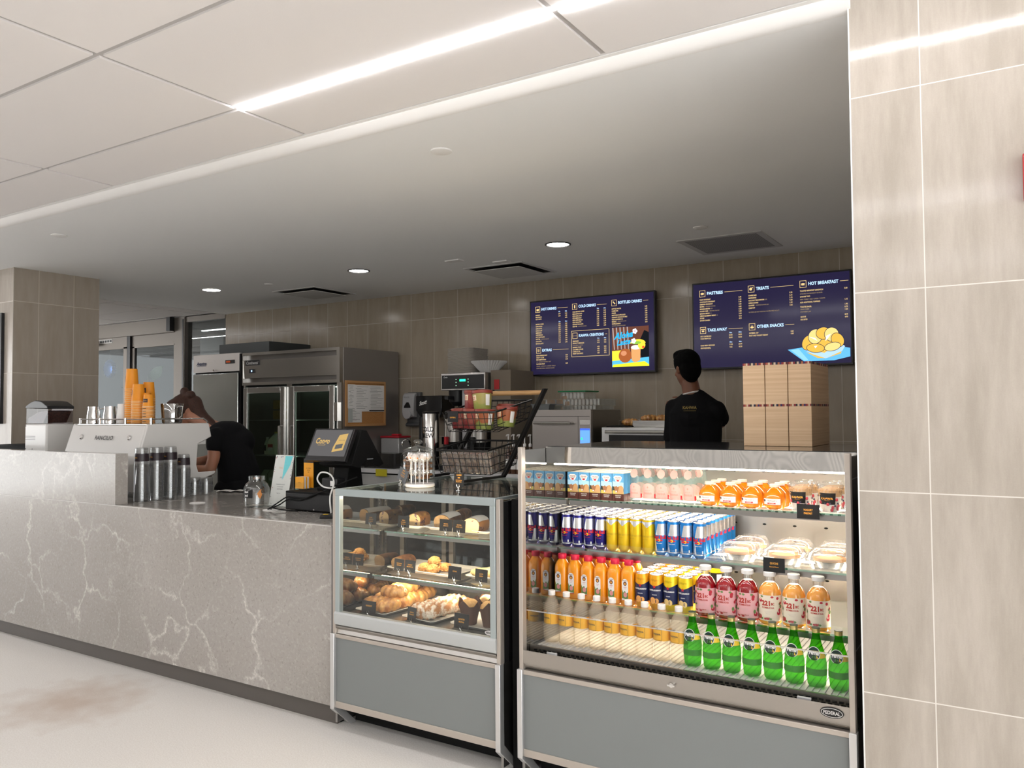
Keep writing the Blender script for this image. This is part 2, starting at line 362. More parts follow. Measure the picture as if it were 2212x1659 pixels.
# pastry case
PX0, PX1, PY0, PY1, PZ = -2.703, -1.780, 2.722, 3.62, 1.104
c = thing('pastry_case', 'small glass pastry display case beside the quartz counter', 'display case')
case_common(c, PX0, PX1, PY0, PY1, PZ - .004)
b = B(framegr); fx0, fx1, fy0, fy1 = PX0 + .020, PX1 - .020, PY0 - .004, PY0 + .022
b.box(fx0, fy0, PZ - .032, fx1, fy1, PZ).box(fx0, fy0, .535, fx0 + .026, fy1, PZ - .032).box(fx1 - .026, fy0, .535, fx1, fy1, PZ - .032)
b.box(fx0, fy1, PZ-.014, fx0+.012, PY1, PZ).box(fx1-.012, fy1, PZ-.014, fx1, PY1, PZ).box(fx0, PY1-.02, PZ-.014, fx1, PY1, PZ)
b.obj('glass_frame', c, bevel=.0015)
B(mat('pale grey metal', (.50, .52, .52), .4, .3)).prism([(PY0-.004, .543), (PY0 - .010, .535), (PY0 - .010, .505), (PY0 - .004, .485), (PY0 + .02, .485), (PY0 + .02, .543)], 'x', fx0 - .002, fx1 + .002).obj('lower_rail', c)
B(steel).prism([(PY0 + .01, .487), (PY0 - .002, .478), (PY0 + .004, .468), (PY0 + .016, .458), (PY0 + .010, .442), (PY0 + .03, .442), (PY0 + .03, .487)], 'x', fx0, fx1).obj('curved_trim', c)
B(glassp).box(fx0 + .024, PY0 + .004, .535, fx1 - .024, PY0 + .010, PZ - .03).obj('front_glass', c)
B(glassp).box(fx0 + .012, PY0 + .022, PZ - .008, fx1 - .012, PY1 - .02, PZ - .001).obj('top_glass', c)
deckm = mat('grey metal deck', (.20, .195, .19), .22, .7)
b = B(deckm).box(fx0, PY0 + .02, .500, fx1, PY1, .522); b.mat(blackm).box(fx0, PY0 + .03, .13, fx1, PY1, .498); b.obj('deck', c)
b = B(beige)   # rear wall: sliding door frames with dark glass
for x in (fx0, fx0 + .30, fx0 + .46, fx0 + .53, fx1 - .03): b.box(x, PY1 - .03, .522, x + .03, PY1 - .005, PZ - .014)
b.box(fx0, PY1 - .03, .522, fx1, PY1 - .005, .60)
b.obj('rear_door_frame', c)
B(glassd).box(fx0, PY1 - .014, .60, fx1, PY1 - .010, PZ - .02).obj('rear_glass', c)
for z, y0 in ((.871, 3.045), (.673, 2.955)):
    s = B(glassp).box(fx0 + .012, y0, z - .008, fx1 - .012, PY1 - .05, z).obj('shelf', c, label='clear glass shelf edged in green')
    B(pane('green glass edge', (.35, .62, .52), .25)).box(fx0 + .012, y0 - .001, z - .008, fx1 - .012, y0, z).obj('shelf_edge', s)
    B(steeld).box(fx0 + .012, y0 + .015, z - .026, fx1 - .012, y0 + .035, z - .009).obj('rail', s)
    stripled(s, fx0 + .03, fx1 - .03, y0 + .045, z - .012, casem)
    b = B(steeld)
    for x in (fx0 + .42, fx0+.47): b.prism([(y0 + .04, z - .012), (PY1-.04, z - .012), (PY1-.04, z-.05), (y0 + .04, z - .024)], 'x', x, x + .003)
    b.obj('bracket', s)
b = B(steelb)
for x in (fx0 + .415, fx0 + .465): b.box(x, PY1 - .045, .53, x + .014, PY1 - .03, PZ - .03)
b.mat(blackm)
for x in (fx0 + .415, fx0 + .465):
    for k in range(26): b.box(x + .005, PY1 - .0456, .55 + k*.02, x + .009, PY1 - .045, .562 + k*.02)
b.obj('shelf_standard', c)
stripled(c, fx0 + .03, fx1 - .03, PY0 + .055, PZ - .034, casem)
b = B(dark); b.prism([(-1.83 + .030*cos(2*pi*k/24), .560 + .013*sin(2*pi*k/24)) for k in range(24)], 'y', PY0 + .0030, PY0 + .0036); b.mat(alum).prism([(-1.83 + .027*cos(2*pi*k/24), .560 + .0105*sin(2*pi*k/24)) for k in range(24)], 'y', PY0 + .0026, PY0 + .0031)
b.mat(dark).text('FEDERAL', .010, (-1.83, PY0 + .0024, .560), bold=.03, sq=1).obj('maker_badge', c)
# black filler panel between the two cases
tag(B(blackm).box(-1.772, 2.80, 0, -1.698, 2.83, 1.095).obj('filler_panel'), 'black filler panel in the gap between the two display cases', 'panel')

# large open drinks case
GX0, GX1, GY0, GY1, GZ = -1.692, -.457, 2.722, 3.62, 1.312
c = thing('drinks_case', 'large open-front refrigerated drinks case beside the tiled pier', 'display case')
case_common(c, GX0, GX1, GY0, GY1, GZ)
IX0, IX1 = GX0 + .012, GX1 - .012
cw = NT('wavy polished steel'); cw.bsdf(Base_Color=(.80, .79, .77, 1), Metallic=1.0, Roughness=.05, Normal=cw.n('Bump', {'Height': cw.noise(1, 1, None, .4, (5, 1, 6)), 'Strength': .5, 'Distance': .01}).outputs[0])
B(cw.m).prism([(2.93, 1.238), (2.928, 1.306), (2.94, 1.306), (2.95, 1.238)], 'x', IX0, IX1).obj('canopy_front', c)
B(mat('glossy dark top', (.035, .035, .036), .06)).box(IX0, 2.942, 1.296, IX1, GY1, 1.308).obj('top', c)
B(mat('brushed back panel', (.30, .285, .27), .35, .9)).box(IX0, 3.50, .46, IX1, 3.52, 1.29).obj('rear_panel', c)
b = B(blackm)
for k in range(9):
    for z in (1.19, 1.01, .965, .90, .80, .75): b.prism([(IX0 + .12 + k*.125 + .008*cos(a*pi/5), z + .004*sin(a*pi/5)) for a in range(10)], 'y', 3.498, 3.4999)
b.obj('vent_slots', c)
for z, y0 in ((1.074, 3.105), (.878, 3.02), (.676, 2.965)):
    s = B(glassp).box(IX0 + .006, y0, z - .007, IX1 - .006, 3.49, z).obj('shelf', c, label='clear glass shelf edged in green')
    B(pane('green glass edge', (.35, .62, .52), .25)).box(IX0 + .006, y0 - .001, z - .007, IX1 - .006, y0, z).obj('shelf_edge', s)
    B(steeld).box(IX0 + .006, y0 + .016, z - .030, IX1 - .006, y0 + .040, z - .0075).obj('rail', s)
    if z < 1.0 or 1: stripled(s, IX0 + .02, IX1 - .02, y0 + .048, z - .014, cold2 if z < .7 else cold)
    if z > .8: stripled(s, IX0 + .02, IX1 - .02, y0 + .22, z - .009, cold)  # second strip added further back to light the can tops
    B(glassp).box(IX0 + .006, y0 + .002, z, IX1 - .006, y0 + .005, z + .028).obj('shelf_lip', s)
stripled(c, IX0 + .02, IX1 - .02, 2.965, 1.235, cold); stripled(c, IX0 + .02, IX1 - .02, 3.22, 1.292, cold)  # the rear canopy strip is an added one, lighting the tops below
b = B(mat('white wire deck', (.55, .54, .52), .3)).box(IX0, 2.795, .503, IX1, 3.50, .510)
for k in range(60): b.box(IX0 + .01 + k*.0203, 2.81, .510, IX0 + .014 + k*.0203, 3.49, .515)
b.obj('deck', c)
b = B(mat('brushed sill steel', (.40, .375, .345), .3, 1.0, bump=.04, bs=60)).prism([(GY0 + .002, .517), (GY0 + .002, .470), (GY0 + .010, .455), (GY0 + .022, .455), (GY0 + .014, .47), (GY0 + .014, .512)], 'x', IX0, IX1)
b.box(IX0, GY0 + .012, .478, IX1, 2.795, .485).box(IX0, 2.786, .482, IX1, 2.796, .524); b.obj('front_sill', c)
B(steel).prism([(GY0 + .018, .458), (GY0 + .006, .455), (GY0 + .012, .448), (GY0 + .022, .442), (GY0+.03, .442), (GY0+.03, .458)], 'x', IX0, IX1).obj('curved_trim', c)
b = B(blackm)
for k in range(58): b.box(IX0 + .02 + k*.0208, 2.7845, .503, IX0 + .034 + k*.0208, 2.7862, .510).box(IX0 + .026 + k*.0208, 2.7845, .493, IX0 + .040 + k*.0208, 2.7862, .500)
b.obj('air_grille', c)
b = B(steeld)
for k in range(110): b.box(IX0 + .015 + k*.011, GY0 + .02, .4855, IX0 + .018 + k*.011, 2.784, .4935)
b.obj('drip_grating', c)
B(pane('clear acrylic', (.98, .985, .98), .02, .4)).box(IX0 + .006, 2.752, .50, IX1 - .006, 2.757, .668).obj('front_guard', c)
B(pane('acrylic edge', (.85, .88, .88), .45)).box(IX0 + .006, 2.7515, .665, IX1 - .006, 2.7575, .669).obj('guard_edge', c)
for x in (IX0 + .10, IX1 - .17): B(mat('grey clip', (.42, .42, .42), .4)).box(x, 2.742, .503, x + .045, 2.7515, .519).obj('guard_clip', c, bevel=.003)
b = B(steelb).cyl(0, 0, 0, .010, .008, 14).box(-.014, -.003, .010, .014, .003, .014); b.xf(Matrix.Rotation(R(90), 4, 'X')); b.obj('lock', c, loc=(-1.06, GY0 + .003, .487))
x = IX1 - .058
b = B(dark).prism([(x + .036*cos(2*pi*k/28), .492 + .017*sin(2*pi*k/28)) for k in range(28)], 'y', GY0 - .0012, GY0 + .002)
b.mat(alum).prism([(x + .033*cos(2*pi*k/28), .492 + .0145*sin(2*pi*k/28)) for k in range(28)], 'y', GY0 - .0016, GY0 - .0012)
b.mat(dark).prism([(x + .031*cos(2*pi*k/28), .492 + .0125*sin(2*pi*k/28)) for k in range(28)], 'y', GY0 - .002, GY0 - .0016)
b.mat(alum).text('FEDERAL', .015, (x, GY0 - .0023, .492), bold=.03, fit=.052).obj('maker_badge', c)
# ---------- goods in the drinks case ----------
def patch(b, r, a0, a1, z0, z1, n=8, slant=0., eps=.0003, cx=0, cy=0, top=None):
    """label patch round a cylinder, angle 0 faces -Y; slant shifts the upper edge; top(t) gives its height"""
    V = []
    if slant:
        L = 10; n = max(n, 14)
        for i in range(n + 1):
            for q in range(L + 1): a = a0 + (a1 - a0)*i/n + slant*q/L; V.append((cx + (r+eps)*sin(a), cy - (r+eps)*cos(a), z0 + (z1 - z0)*q/L))
        return b.add(V, [((L+1)*i + q, (L+1)*(i+1) + q, (L+1)*(i+1) + q + 1, (L+1)*i + q + 1) for i in range(n) for q in range(L)])
    for i in range(n + 1):
        t = i / n
        for z, k in ((z0, 0), (top(t) if top else z1, 1)):
            a = a0 + (a1 - a0)*t + slant*k; V.append((cx + (r+eps)*sin(a), cy - (r+eps)*cos(a), z))
    return b.add(V, [(2*i, 2*i+2, 2*i+3, 2*i+1) for i in range(n)])
def disc(b, r, a, z, rx, rz, eps=.0005, n=14, cx=0, cy=0):
    V = [((cx + (r+eps)*sin(a + rx*cos(2*pi*k/n)/r)), cy - (r+eps)*cos(a + rx*cos(2*pi*k/n)/r), z + rz*sin(2*pi*k/n)) for k in range(n)]
    return b.add(V, [tuple(range(n))])
SH = {}
def row_items(proto, xs, ys, z, label, group, first, rzs=None):
    """label(i, j): i column from the left, j row from the front; the first spot takes the prototype itself"""
    for j, y in enumerate(ys):
        for i, x in enumerate(xs):
            rz = random.uniform(-.08, .08) if rzs is None else rzs
            if first[0]: o = proto; o.location = (x, y, z); o.rotation_euler.z = rz; first[0] = False
            else: o = dup(proto, (x, y, z), rz)
            o['label'] = label(i, j); o['group'] = group
silv = mat('can aluminium', (.74, .75, .77), .22, .9)
redp = mat('red print', (.55, .01, .02), .4); yelp = mat('yellow print', (.9, .6, .02), .4); whp = mat('white print', (.85, .84, .82), .45)
navy = mat('navy can blue', (.015, .012, .16), .22, .5); azure = mat('azure can blue', (.01, .17, .50), .25, .4); ycan = mat('yellow can', (.72, .48, .01), .28, .4)
def can_body(b, r, h, m):
    b.mat(m).lathe([(r*.72, 0), (r*.86, .003), (r, .011), (r, h - .012), (r*.90, h - .003), (r*.90, h - .001)], 24, caps=(True, False))
    b.mat(silv).lathe([(r*.905, h - .004), (r*.915, h - .0015), (r*.91, h), (r*.86, h), (r*.84, h - .003), (.0005, h - .003)], 24, caps=(False, False))
def tab(c, h):
    b = B(silv).ell((0, -.003, h - .0015), .007, .010, .0008, 10, 4); b.obj('pull_tab', c)
def energy(kind, name, label):
    r, h = .0262, .138; c = thing(name, label, 'can'); b = B()
    can_body(b, r, h, {'navy': navy, 'azure': azure, 'yel': ycan}[kind])
    if kind != 'yel':
        b.mat(silv); patch(b, r, -.55, 1.5, .080, .125, 14, .40); patch(b, r, -1.5, -.30, .018, .066, 10, -.3); patch(b, r, -1.6, 1.6, .0135, .017, 12)
        b.mat(redp).text('Red Bull', .019, (0, 0, .073), bold=.04, wrap=(r + .0006, 0, 0, .05), fit=.056)
        disc(b, r, -.25, .060, .009, .0035, .0007); disc(b, r, .25, .060, .009, .0035, .0007); b.mat(yelp); disc(b, r, 0, .0605, .006, .006, .0005)
        b.mat(redp if kind == 'navy' else whp).text('ENERGY DRINK', .0045, (0, 0, .048), wrap=(r + .0005, 0, 0, 0), bold=.01)
        b.mat(whp); patch(b, r, .55, .72, .02, .03, 2, 0, .0004)
    else:
        b.mat(silv); patch(b, r, -1.6, 1.6, .10, .128, 12, 0, top=None); b.mat(ycan)
        patch(b, r, -1.6, 1.6, .095, .12, 14, 0, .0006, top=lambda t: .103 + .018*abs(sin(t*5 + .4)))
        b.mat(mat('ochre print', (.45, .30, .02), .4)).text('YELLOW EDITION', .009, (0, 0, .070), bold=.01, wrap=(r+.0006, 0, 0, 0), fit=.07).text('ENERGY DRINK', .0045, (0, 0, .058), wrap=(r+.0006, 0, 0, -.3))
        b.mat(redp).text('Red Bull', .011, (0, 0, .03), wrap=None, ux=(0, 0, 1), uy=(-1, 0, 0)) if False else None
    b.obj('can_body', c); tab(c, h); return c
ys = [3.055 + .0535*k for k in range(8)]; x0 = -1.651
for kind, nm, col, k0 in (('navy', 'energy_drink_can', 'dark blue and silver energy drink can', 0), ('yel', 'energy_drink_can', 'yellow energy drink can', 4), ('azure', 'energy_drink_can', 'light blue and silver energy drink can', 8)):
    p = energy(kind, nm, col)
    row_items(p, [x0 + .0532*(k0 + i) for i in range(4)], ys, .8785, lambda i, j: f"{col}, {ORD[i+1]} column of its colour, {ORD[j+1]} row back", f"{col.split(' energy')[0]} energy drink cans on the middle shelf", [True])
# cartons
def carton():
    w, d, h = .0255, .0195, .115; c = thing('milk_carton', 'x', 'carton'); b = B(mat('carton blue', (.10, .34, .62), .3)).box(-w, -d, .03, w, d, h)
    b.mat(mat('carton brown', (.075, .018, .012), .3)).box(-w, -d, 0, w, d, .03); b.mat(mat('carton top', (.62, .60, .52), .35)).box(-w, -d, h, w, d, h + .0005)
    e = -d - .0004
    def q(m, pts, k=0): b.mat(m).add([(x, e - k*.0001, z) for x, z in pts], [tuple(range(len(pts)))])
    q(mat('carton sky', (.35, .62, .82), .3), [(-w, .055), (w, .055), (w, .078), (-w, .082)])
    q(mat('dark hills', (.03, .035, .02), .4), [(-w, .036), (w, .036), (w, .052), (0, .056), (-w, .062)], 1)
    q(mat('meadow yellow', (.55, .45, .10), .4), [(-w, .03), (w, .03), (w, .040), (-w, .045)], 2)
    q(mat('cow hide', (.50, .30, .14), .5), [(-.004, .031), (.024, .031), (.0245, .058), (.015, .066), (.002, .062), (-.004, .055)], 3)
    q(mat('cow head', (.30, .13, .06), .5), [(-.013, .036), (-.005, .034), (.001, .045), (.006, .060), (-.001, .058), (-.007, .064), (-.014, .060), (-.020, .062), (-.016, .05)], 4)
    q(whp, [(-.012, .037), (-.006, .036), (-.005, .042), (-.011, .043)], 5)
    q(whp, [(-.020, .100), (-.012, .106), (.010, .106), (.019, .099), (.012, .083), (.002, .078), (-.010, .082)], 4)
    b.mat(mat('brown print', (.13, .04, .03), .5)).text('ORGANIC', .008, (0, e - .0007, .098), bold=.03, fit=.03).text('VALLEY', .007, (0, e - .0007, .091), bold=.03, fit=.024); b.mat(redp); b.add([(.007*cos(k*pi/4), e - .0008, .085 + .0035*sin(k*pi/4)) for k in range(8)], [tuple(range(8))])
    b.mat(whp).text('CHOCOLATE', .0055, (0, e - .0007, .023), bold=.02, fit=.028).text('LOWFAT MILK', .0045, (0, e - .0007, .016), bold=.02, fit=.024)
    b.obj('carton_body', c); B(whp).box(-.014, -.012, h, .010, -.004, h + .0014).box(.004, .002, h, .018, .010, h + .0012).obj('straw_hole_seal', c)
    return c
row_items(carton(), [-1.651 + .0537*i for i in range(5)], [3.128 + .0405*k for k in range(8)], 1.0745, lambda i, j: f"blue chocolate milk carton with a brown cow, {ORD[i+1]} from left, {ORD[j+1]} row back", 'chocolate milk cartons on the top shelf', [True], 0)
# still water in pink-labelled glass
gw = NT('clear water bottle'); gw.end(gw.n('MixShader', [.22, gw.n('BsdfTransparent', [(.93, .97, .96, 1)]).outputs[0], gw.n('BsdfPrincipled', {'Base Color': (.40, .50, .48, 1), 'Roughness': .08, 'Specular IOR Level': .8}).outputs[0]])); gw = gw.m
pinkl = mat('pale pink label', (.74, .40, .36), .5); pinkl2 = mat('blush print', (.80, .25, .20), .5)
def panna():
    c = thing('water_bottle', 'x', 'bottle'); r = .0275
    b = B(gw).lathe([(.022, 0), (r, .004), (r, .088), (.026, .105), (.019, .135), (.0135, .165), (.0125, .19), (.0125, .2)], 20); b.obj('glass_body', c)
    b = B(pinkl); patch(b, r, -1.0, 1.0, .016, .074, 14, 0, .0006, top=lambda t: .064 + .014*sin(pi*t)); b.mat(redp); patch(b, r, 1.0, 1.35, .016, .034, 3, 0, .0006)
    b.mat(pinkl2).text('ACQUA', .008, (0, 0, .049), wrap=(r+.001, 0, 0, 0)).text('PANNA', .013, (0, 0, .037), wrap=(r+.001, 0, 0, 0), bold=.02, fit=.036).text('+', .016, (0, 0, .062), wrap=(r + .001, 0, 0, 0), bold=.04); b.obj('label', c)
    b = B(pinkl); b.add([(.0165*cos(k*pi/9), -.0245 + .0008*0 + .010*(sin(k*pi/9)*.45) , .118 + .018*sin(k*pi/9)) for k in range(18)], [tuple(range(18))]); b.obj('neck_label', c)
    B(mat('bottle cap pink', (.80, .55, .52), .4)).cyl(0, 0, .2, .211, .0135, 16).obj('cap', c); return c
row_items(panna(), [-1.370 + .0585*i for i in range(5)], [3.150, 3.212, 3.274], 1.0745, lambda i, j: f"clear water bottle with pale pink label, top shelf, {ORD[i+1]} from left, {ORD[j+1]} row back", 'pink labelled water bottles on the top shelf', [True])
# squat apple juice bottles
amber = NT('amber apple juice'); amber.end(amber.n('MixShader', [.72, amber.n('BsdfTransparent', [(1, .62, .12, 1)]).outputs[0], amber.n('BsdfPrincipled', {'Base Color': (.75, .25, .01, 1), 'Roughness': .05, 'Specular IOR Level': .8, 'Coat Weight': .6}).outputs[0]])); amber = amber.m
def apple():
    c = thing('apple_juice_bottle', 'x', 'bottle'); r = .041
    b = B(amber).lathe([(.03, 0), (.036, .004), (.0395, .018), (r, .030), (.041, .045), (.037, .058), (.027, .071), (.0175, .079), (.0165, .084)], 24); b.obj('juice_body', c)
    b = B(whp); patch(b, .0405, -.95, .75, .019, .041, 12, 0, .0012); b.mat(redp); patch(b, .0405, -.45, .30, .021, .0265, 6, 0, .0018)
    b.mat(mat('dark print', (.04, .05, .05), .5)).text("Martinelli's", .009, (0, 0, .034), wrap=(.0425, 0, 0, -.05), fit=.036, shear=.2); disc(b, .0405, -.78, .034, .005, .005, .002)
    b.mat(whp).text('APPLE JUICE', .0045, (0, 0, .0238), wrap=(.043, 0, 0, -.08), bold=.02); b.obj('label', c)
    B(mat('cream cap', (.82, .68, .60), .4)).lathe([(.0185, .083), (.019, .084), (.019, .092), (.0175, .094)], 20).obj('cap', c); return c
row_items(apple(), [-1.058 + .085*i for i in range(4)], [3.155, 3.235, 3.315], 1.0745, lambda i, j: f"squat amber apple juice bottle, top shelf, {ORD[i+1]} from left, {ORD[j+1]} row back", 'apple juice bottles on the top shelf', [True])
clearp = pane('clear plastic cup', (.97, .97, .97), .10, .8, haze=.10)
def parfait():
    c = thing('yogurt_parfait', 'x', 'parfait cup')
    b = B(mat('yogurt', (.82, .74, .70), .5, sss=.1)).lathe([(.0325, .002), (.0375, .035), (.040, .058)], 20); b.mat(mat('berry red', (.45, .04, .06), .35))
    for k in range(12): a = random.uniform(0, 2*pi); z = random.uniform(.01, .055); rr = .0325 + .0075*z/.058; b.ell((rr*sin(a), -rr*cos(a), z), .006, .004, .007, 8, 5)
    b.mat(mat('blueberry dark', (.03, .02, .06), .4))
    for k in range(7): a = random.uniform(0, 2*pi); z = random.uniform(.01, .055); rr = .033 + .0075*z/.058; b.ell((rr*sin(a), -rr*cos(a), z), .004, .003, .004, 8, 5)
    b.obj('yogurt', c)
    b = B(mat('granola', (.52, .30, .13), .8)).lathe([(.040, .058), (.0435, .082), (.030, .088)], 18)
    for k in range(70): a = random.uniform(0, 2*pi); rr = random.uniform(0, .042); z = .085 if rr < .036 else random.uniform(.06, .085); b.ell((rr*sin(a), -rr*cos(a), z), .004, .004, .003, 6, 4)
    b.obj('granola', c)
    B(clearp).lathe([(.034, 0), (.0445, .093), (.048, .094), (.048, .097)], 24, caps=(True, False)).obj('cup', c)
    B(clearp).lathe([(.0485, .0965), (.0485, .1005), (.046, .103), (.001, .1035)], 24, caps=(False, False)).obj('lid', c)
    b = B(dark); V = []
    for i in range(13):
        a = -.85 + 1.5*i/12
        for z in (.030, .072): rr = .034 + .0105*z/.093 + .0006; V.append((rr*sin(a), -rr*cos(a), z))
    b.add(V, [(2*i, 2*i+2, 2*i+3, 2*i+1) for i in range(12)]); b.mat(mat('amber print', (.80, .38, .06), .5)).text('KAHWA', .011, (0, 0, .052), bold=.03, wrap=(.0412, 0, 0, -.12), fit=.045).text('COFFEE ROASTING', .003, (0, 0, .0445), wrap=(.0405, 0, 0, -.12)); b.obj('sleeve_label', c); return c
orng = mat('amber print', (.80, .38, .06), .5)
p = parfait()
row_items(p, [-.706, -.601], [3.155, 3.262], 1.0745, lambda i, j: ('left' if i == 0 else 'right') + ' yogurt parfait cup with black label in the ' + ('front' if j == 0 else 'back') + ' row', 'yogurt parfait cups on the top shelf', [True], 0)
# quiche boxes
def quiche():
    c = thing('quiche_box', 'x', 'takeaway box'); w, d = .074, .068
    def ring(w, d, z, ch=.02): return [(-w+ch, -d, z), (w-ch, -d, z), (w, -d+ch, z), (w, d-ch, z), (w-ch, d, z), (-w+ch, d, z), (-w, d-ch, z), (-w, -d+ch, z)]
    cl = pane('clear clamshell', (.95, .94, .93), .12, .9, haze=.16, hazec=(.95, .92, .90))
    B(cl).loft([ring(w-.014, d-.014, 0), ring(w-.003, d-.003, .028), ring(w+.004, d+.004, .030), ring(w+.004, d+.004, .031)], (True, False)).obj('tray', c)
    B(cl).loft([ring(w+.004, d+.004, .0315), ring(w-.002, d-.002, .033), ring(w-.010, d-.010, .055), ring(w-.026, d-.024, .070, .026)], (False, True)).obj('lid', c)
    b = B(mat('foil pan', (.75, .74, .72), .25, .8)); n = 40
    b.loft([[((.045 + (.0012 if k % 2 else 0))*cos(2*pi*k/n), (.045 + (.0012 if k % 2 else 0))*sin(2*pi*k/n), .003) for k in range(n)], [((.055 + (.002 if k % 2 else 0))*cos(2*pi*k/n), (.055 + (.002 if k % 2 else 0))*sin(2*pi*k/n), .026) for k in range(n)]], (True, False)); b.obj('foil_pan', c)
    b = B(mat('quiche crust', (.62, .33, .12), .7, bump=.5, bs=180)).lathe([(.046, .006), (.056, .028), (.057, .036), (.051, .037), (.047, .033)], 30, caps=(True, False)); b.mat(mat('egg filling', (.86, .56, .18), .45, bump=.5, bs=120)).lathe([(.049, .032), (.035, .038), (.0005, .040)], 24, caps=(False, False)); b.obj('quiche', c); return c
row_items(quiche(), [-.925, -.757, -.598], [3.105, 3.27], .8785, lambda i, j: ['left', 'middle', 'right'][i] + ' clear box with a quiche in the ' + ('front' if j == 0 else 'back') + ' row, middle shelf', 'quiche boxes on the middle shelf', [True], .04)
def card(name, label, lines, loc, w, h, rz=0, tilt=-.08, holder=True, sizes=None):
    c = thing(name, label, 'sign', loc, rz); z0 = .016 if holder else 0
    b = B(dark).box(-w/2, -.0008, z0, w/2, .0008, z0 + h); n = len(lines)
    for k, t in enumerate(lines):
        s = (sizes or [h*.17]*n)[k]; z = z0 + h*.62 - sum((sizes or [h*.17]*n)[:k])*1.25 if n < 4 else z0 + h*.86 - sum((sizes)[:k])*1.3
        b.mat(orng).text(t, s, (0, -.0011, z), bold=.02)
    b.xf(Matrix.Rotation(tilt, 4, 'X')); b.obj('card', c)
    if holder:
        b = B(chrome).lathe([(.010, 0), (.010, .002), (.004, .006), (.003, .010), (.0045, .013), (.002, .016)], 14).tube([(-.003, -.002, .014), (-.007, -.003, .022), (-.006, -.004, .030)], .0012, 6).tube([(.003, -.002, .014), (.007, -.003, .022), (.006, -.004, .030)], .0012, 6); b.obj('clip_holder', c)
    return c
card('price_card', 'black card reading YOGURT PARFAIT on the top shelf edge', ['YOGURT', 'PARFAIT'], (-.666, 3.088, 1.052), .080, .053, 0, 0, False, [.010, .010])
card('price_card', 'black card reading QUICHE on the middle shelf edge', ['QUICHE', 'Assorted Flavors'], (-.77, 3.0, .862), .077, .052, 0, 0, False, [.010, .006])
# orange juice
def oj():
    c = thing('orange_juice_bottle', 'x', 'bottle'); r = .0295
    B(mat('orange juice plastic', (.84, .29, .004), .18, coat=.5)).lathe([(.025, 0), (r, .004), (r, .115), (.0275, .132), (.018, .150), (.014, .156), (.014, .16)], 36, sq=3.2).obj('juice_body', c)
    B(mat('cherry red cap', (.62, .012, .05), .35)).lathe([(.0175, .158), (.0185, .160), (.0185, .175), (.0165, .178)], 20).obj('cap', c)
    e = -.0302; b = B(whp); k = [(-.0135, .022), (.0135, .022)] + [(.0135*cos(a*pi/8), .092 + .0145*sin(a*pi/8)) for a in range(9)]; b.add([(x - .004, e, z) for x, z in k], [tuple(range(len(k)))])
    b.mat(mat('leaf print', (.14, .25, .08), .5)).add([(x - .004, e - .0002, z) for x, z in [(-.0135, .03), (.0135, .026), (.0135, .056), (.006, .05), (-.001, .060), (-.008, .052), (-.0135, .066)]], [tuple(range(7))])
    b.mat(mat('pink fruit print', (.72, .30, .30), .5)).add([(.008*cos(a*pi/6) - .003, e - .0004, .044 + .010*sin(a*pi/6)) for a in range(12)], [tuple(range(12))])
    b.mat(mat('brown print', (.13, .04, .03), .5)).add([(.0075*cos(a*pi/7) - .004, e - .0003, .088 + .0085*sin(a*pi/7)) for a in range(14)], [tuple(range(14))]); b.mat(orng).add([(.004*cos(a*pi/4) - .004, e - .0005, .087 + .005*sin(a*pi/4)) for a in range(8)], [tuple(range(8))])
    b.mat(mat('brown print', (.13, .04, .03), .5)).text("Natalie's", .006, (-.004, e - .0004, .100), fit=.021, bold=.02); b.mat(redp).text('ORANGE', .004, (-.004, e - .0004, .074), bold=.02).text('JUICE', .004, (-.004, e - .0004, .068)); b.add([(x - .004, e - .0002, z) for x, z in [(-.0135, .022), (.0135, .022), (.0135, .026)]], [(0, 1, 2)]); b.obj('label', c); return c
row_items(oj(), [-1.648 + .0608*i for i in range(6)], [3.002, 3.072], .6765, lambda i, j: f"orange juice bottle with red cap, lower shelf, {ORD[i+1]} from left in the {'front' if j == 0 else 'second'} row", 'red capped orange juice bottles on the lower shelf', [True], 0)
def pel(col, nm):
    c = thing('sparkling_juice_can', 'x', 'can'); r, h = .0282, .136; b = B(); can_body(b, r, h, mat(nm, col, .3, .3))
    b.mat(mat('ink blue', (.012, .018, .075), .4)); patch(b, r, -1.55, 1.55, .028, .1, 16, 0, .0004, top=lambda t: .098 + .006*cos(2*pi*t))
    st = [((.0075 if k % 2 == 0 else .003)*sin(k*pi/5), (.0075 if k % 2 == 0 else .003)*cos(k*pi/5)) for k in range(10)]
    b.mat(redp).add([(r*1.03*sin(x/r), -r*1.03*cos(x/r), .089 + z) for x, z in st], [tuple(range(10))])
    b.mat(whp).text('SANPELLEGRINO', .0078, (0, 0, .076), bold=.035, wrap=(r+.001, 0, 0, 0), fit=.052).text('LIMONATA' if col[1] > .4 else 'ARANCIATA', .0045, (0, 0, .058), wrap=(r+.001, 0, 0, 0), bold=.02)
    b.mat(mat(nm + ' slice', (.85, .62, .25) if col[1] > .4 else (.85, .42, .12), .5)); disc(b, r, -.25, .036, .011, .013, .0012); disc(b, r, .28, .034, .009, .011, .0008)
    b.mat(mat(nm + ' script', tuple(x*.55 for x in col), .5)).text('S.Pellegrino', .011, (0, 0, .115), wrap=(r+.0006, 0, 0, 0), fit=.036, shear=.2)
    b.obj('can_body', c); tab(c, h); return c
for col, nm, lab, k0 in (((.80, .36, .01), 'orange can', 'navy and orange sparkling juice can', 0), ((.78, .56, .01), 'lemon can', 'navy and yellow sparkling juice can', 2)):
    row_items(pel(col, nm), [-1.285 + .0598*(k0 + i) for i in range(2)], [3.0 + .0595*k for k in range(5)], .6765, lambda i, j: f"{lab}, {['left', 'right'][i]} column of its colour, {ORD[j+1]} row back", lab.rsplit(' ', 1)[0] + ' cans', [True], -.1 if k0 else .05)
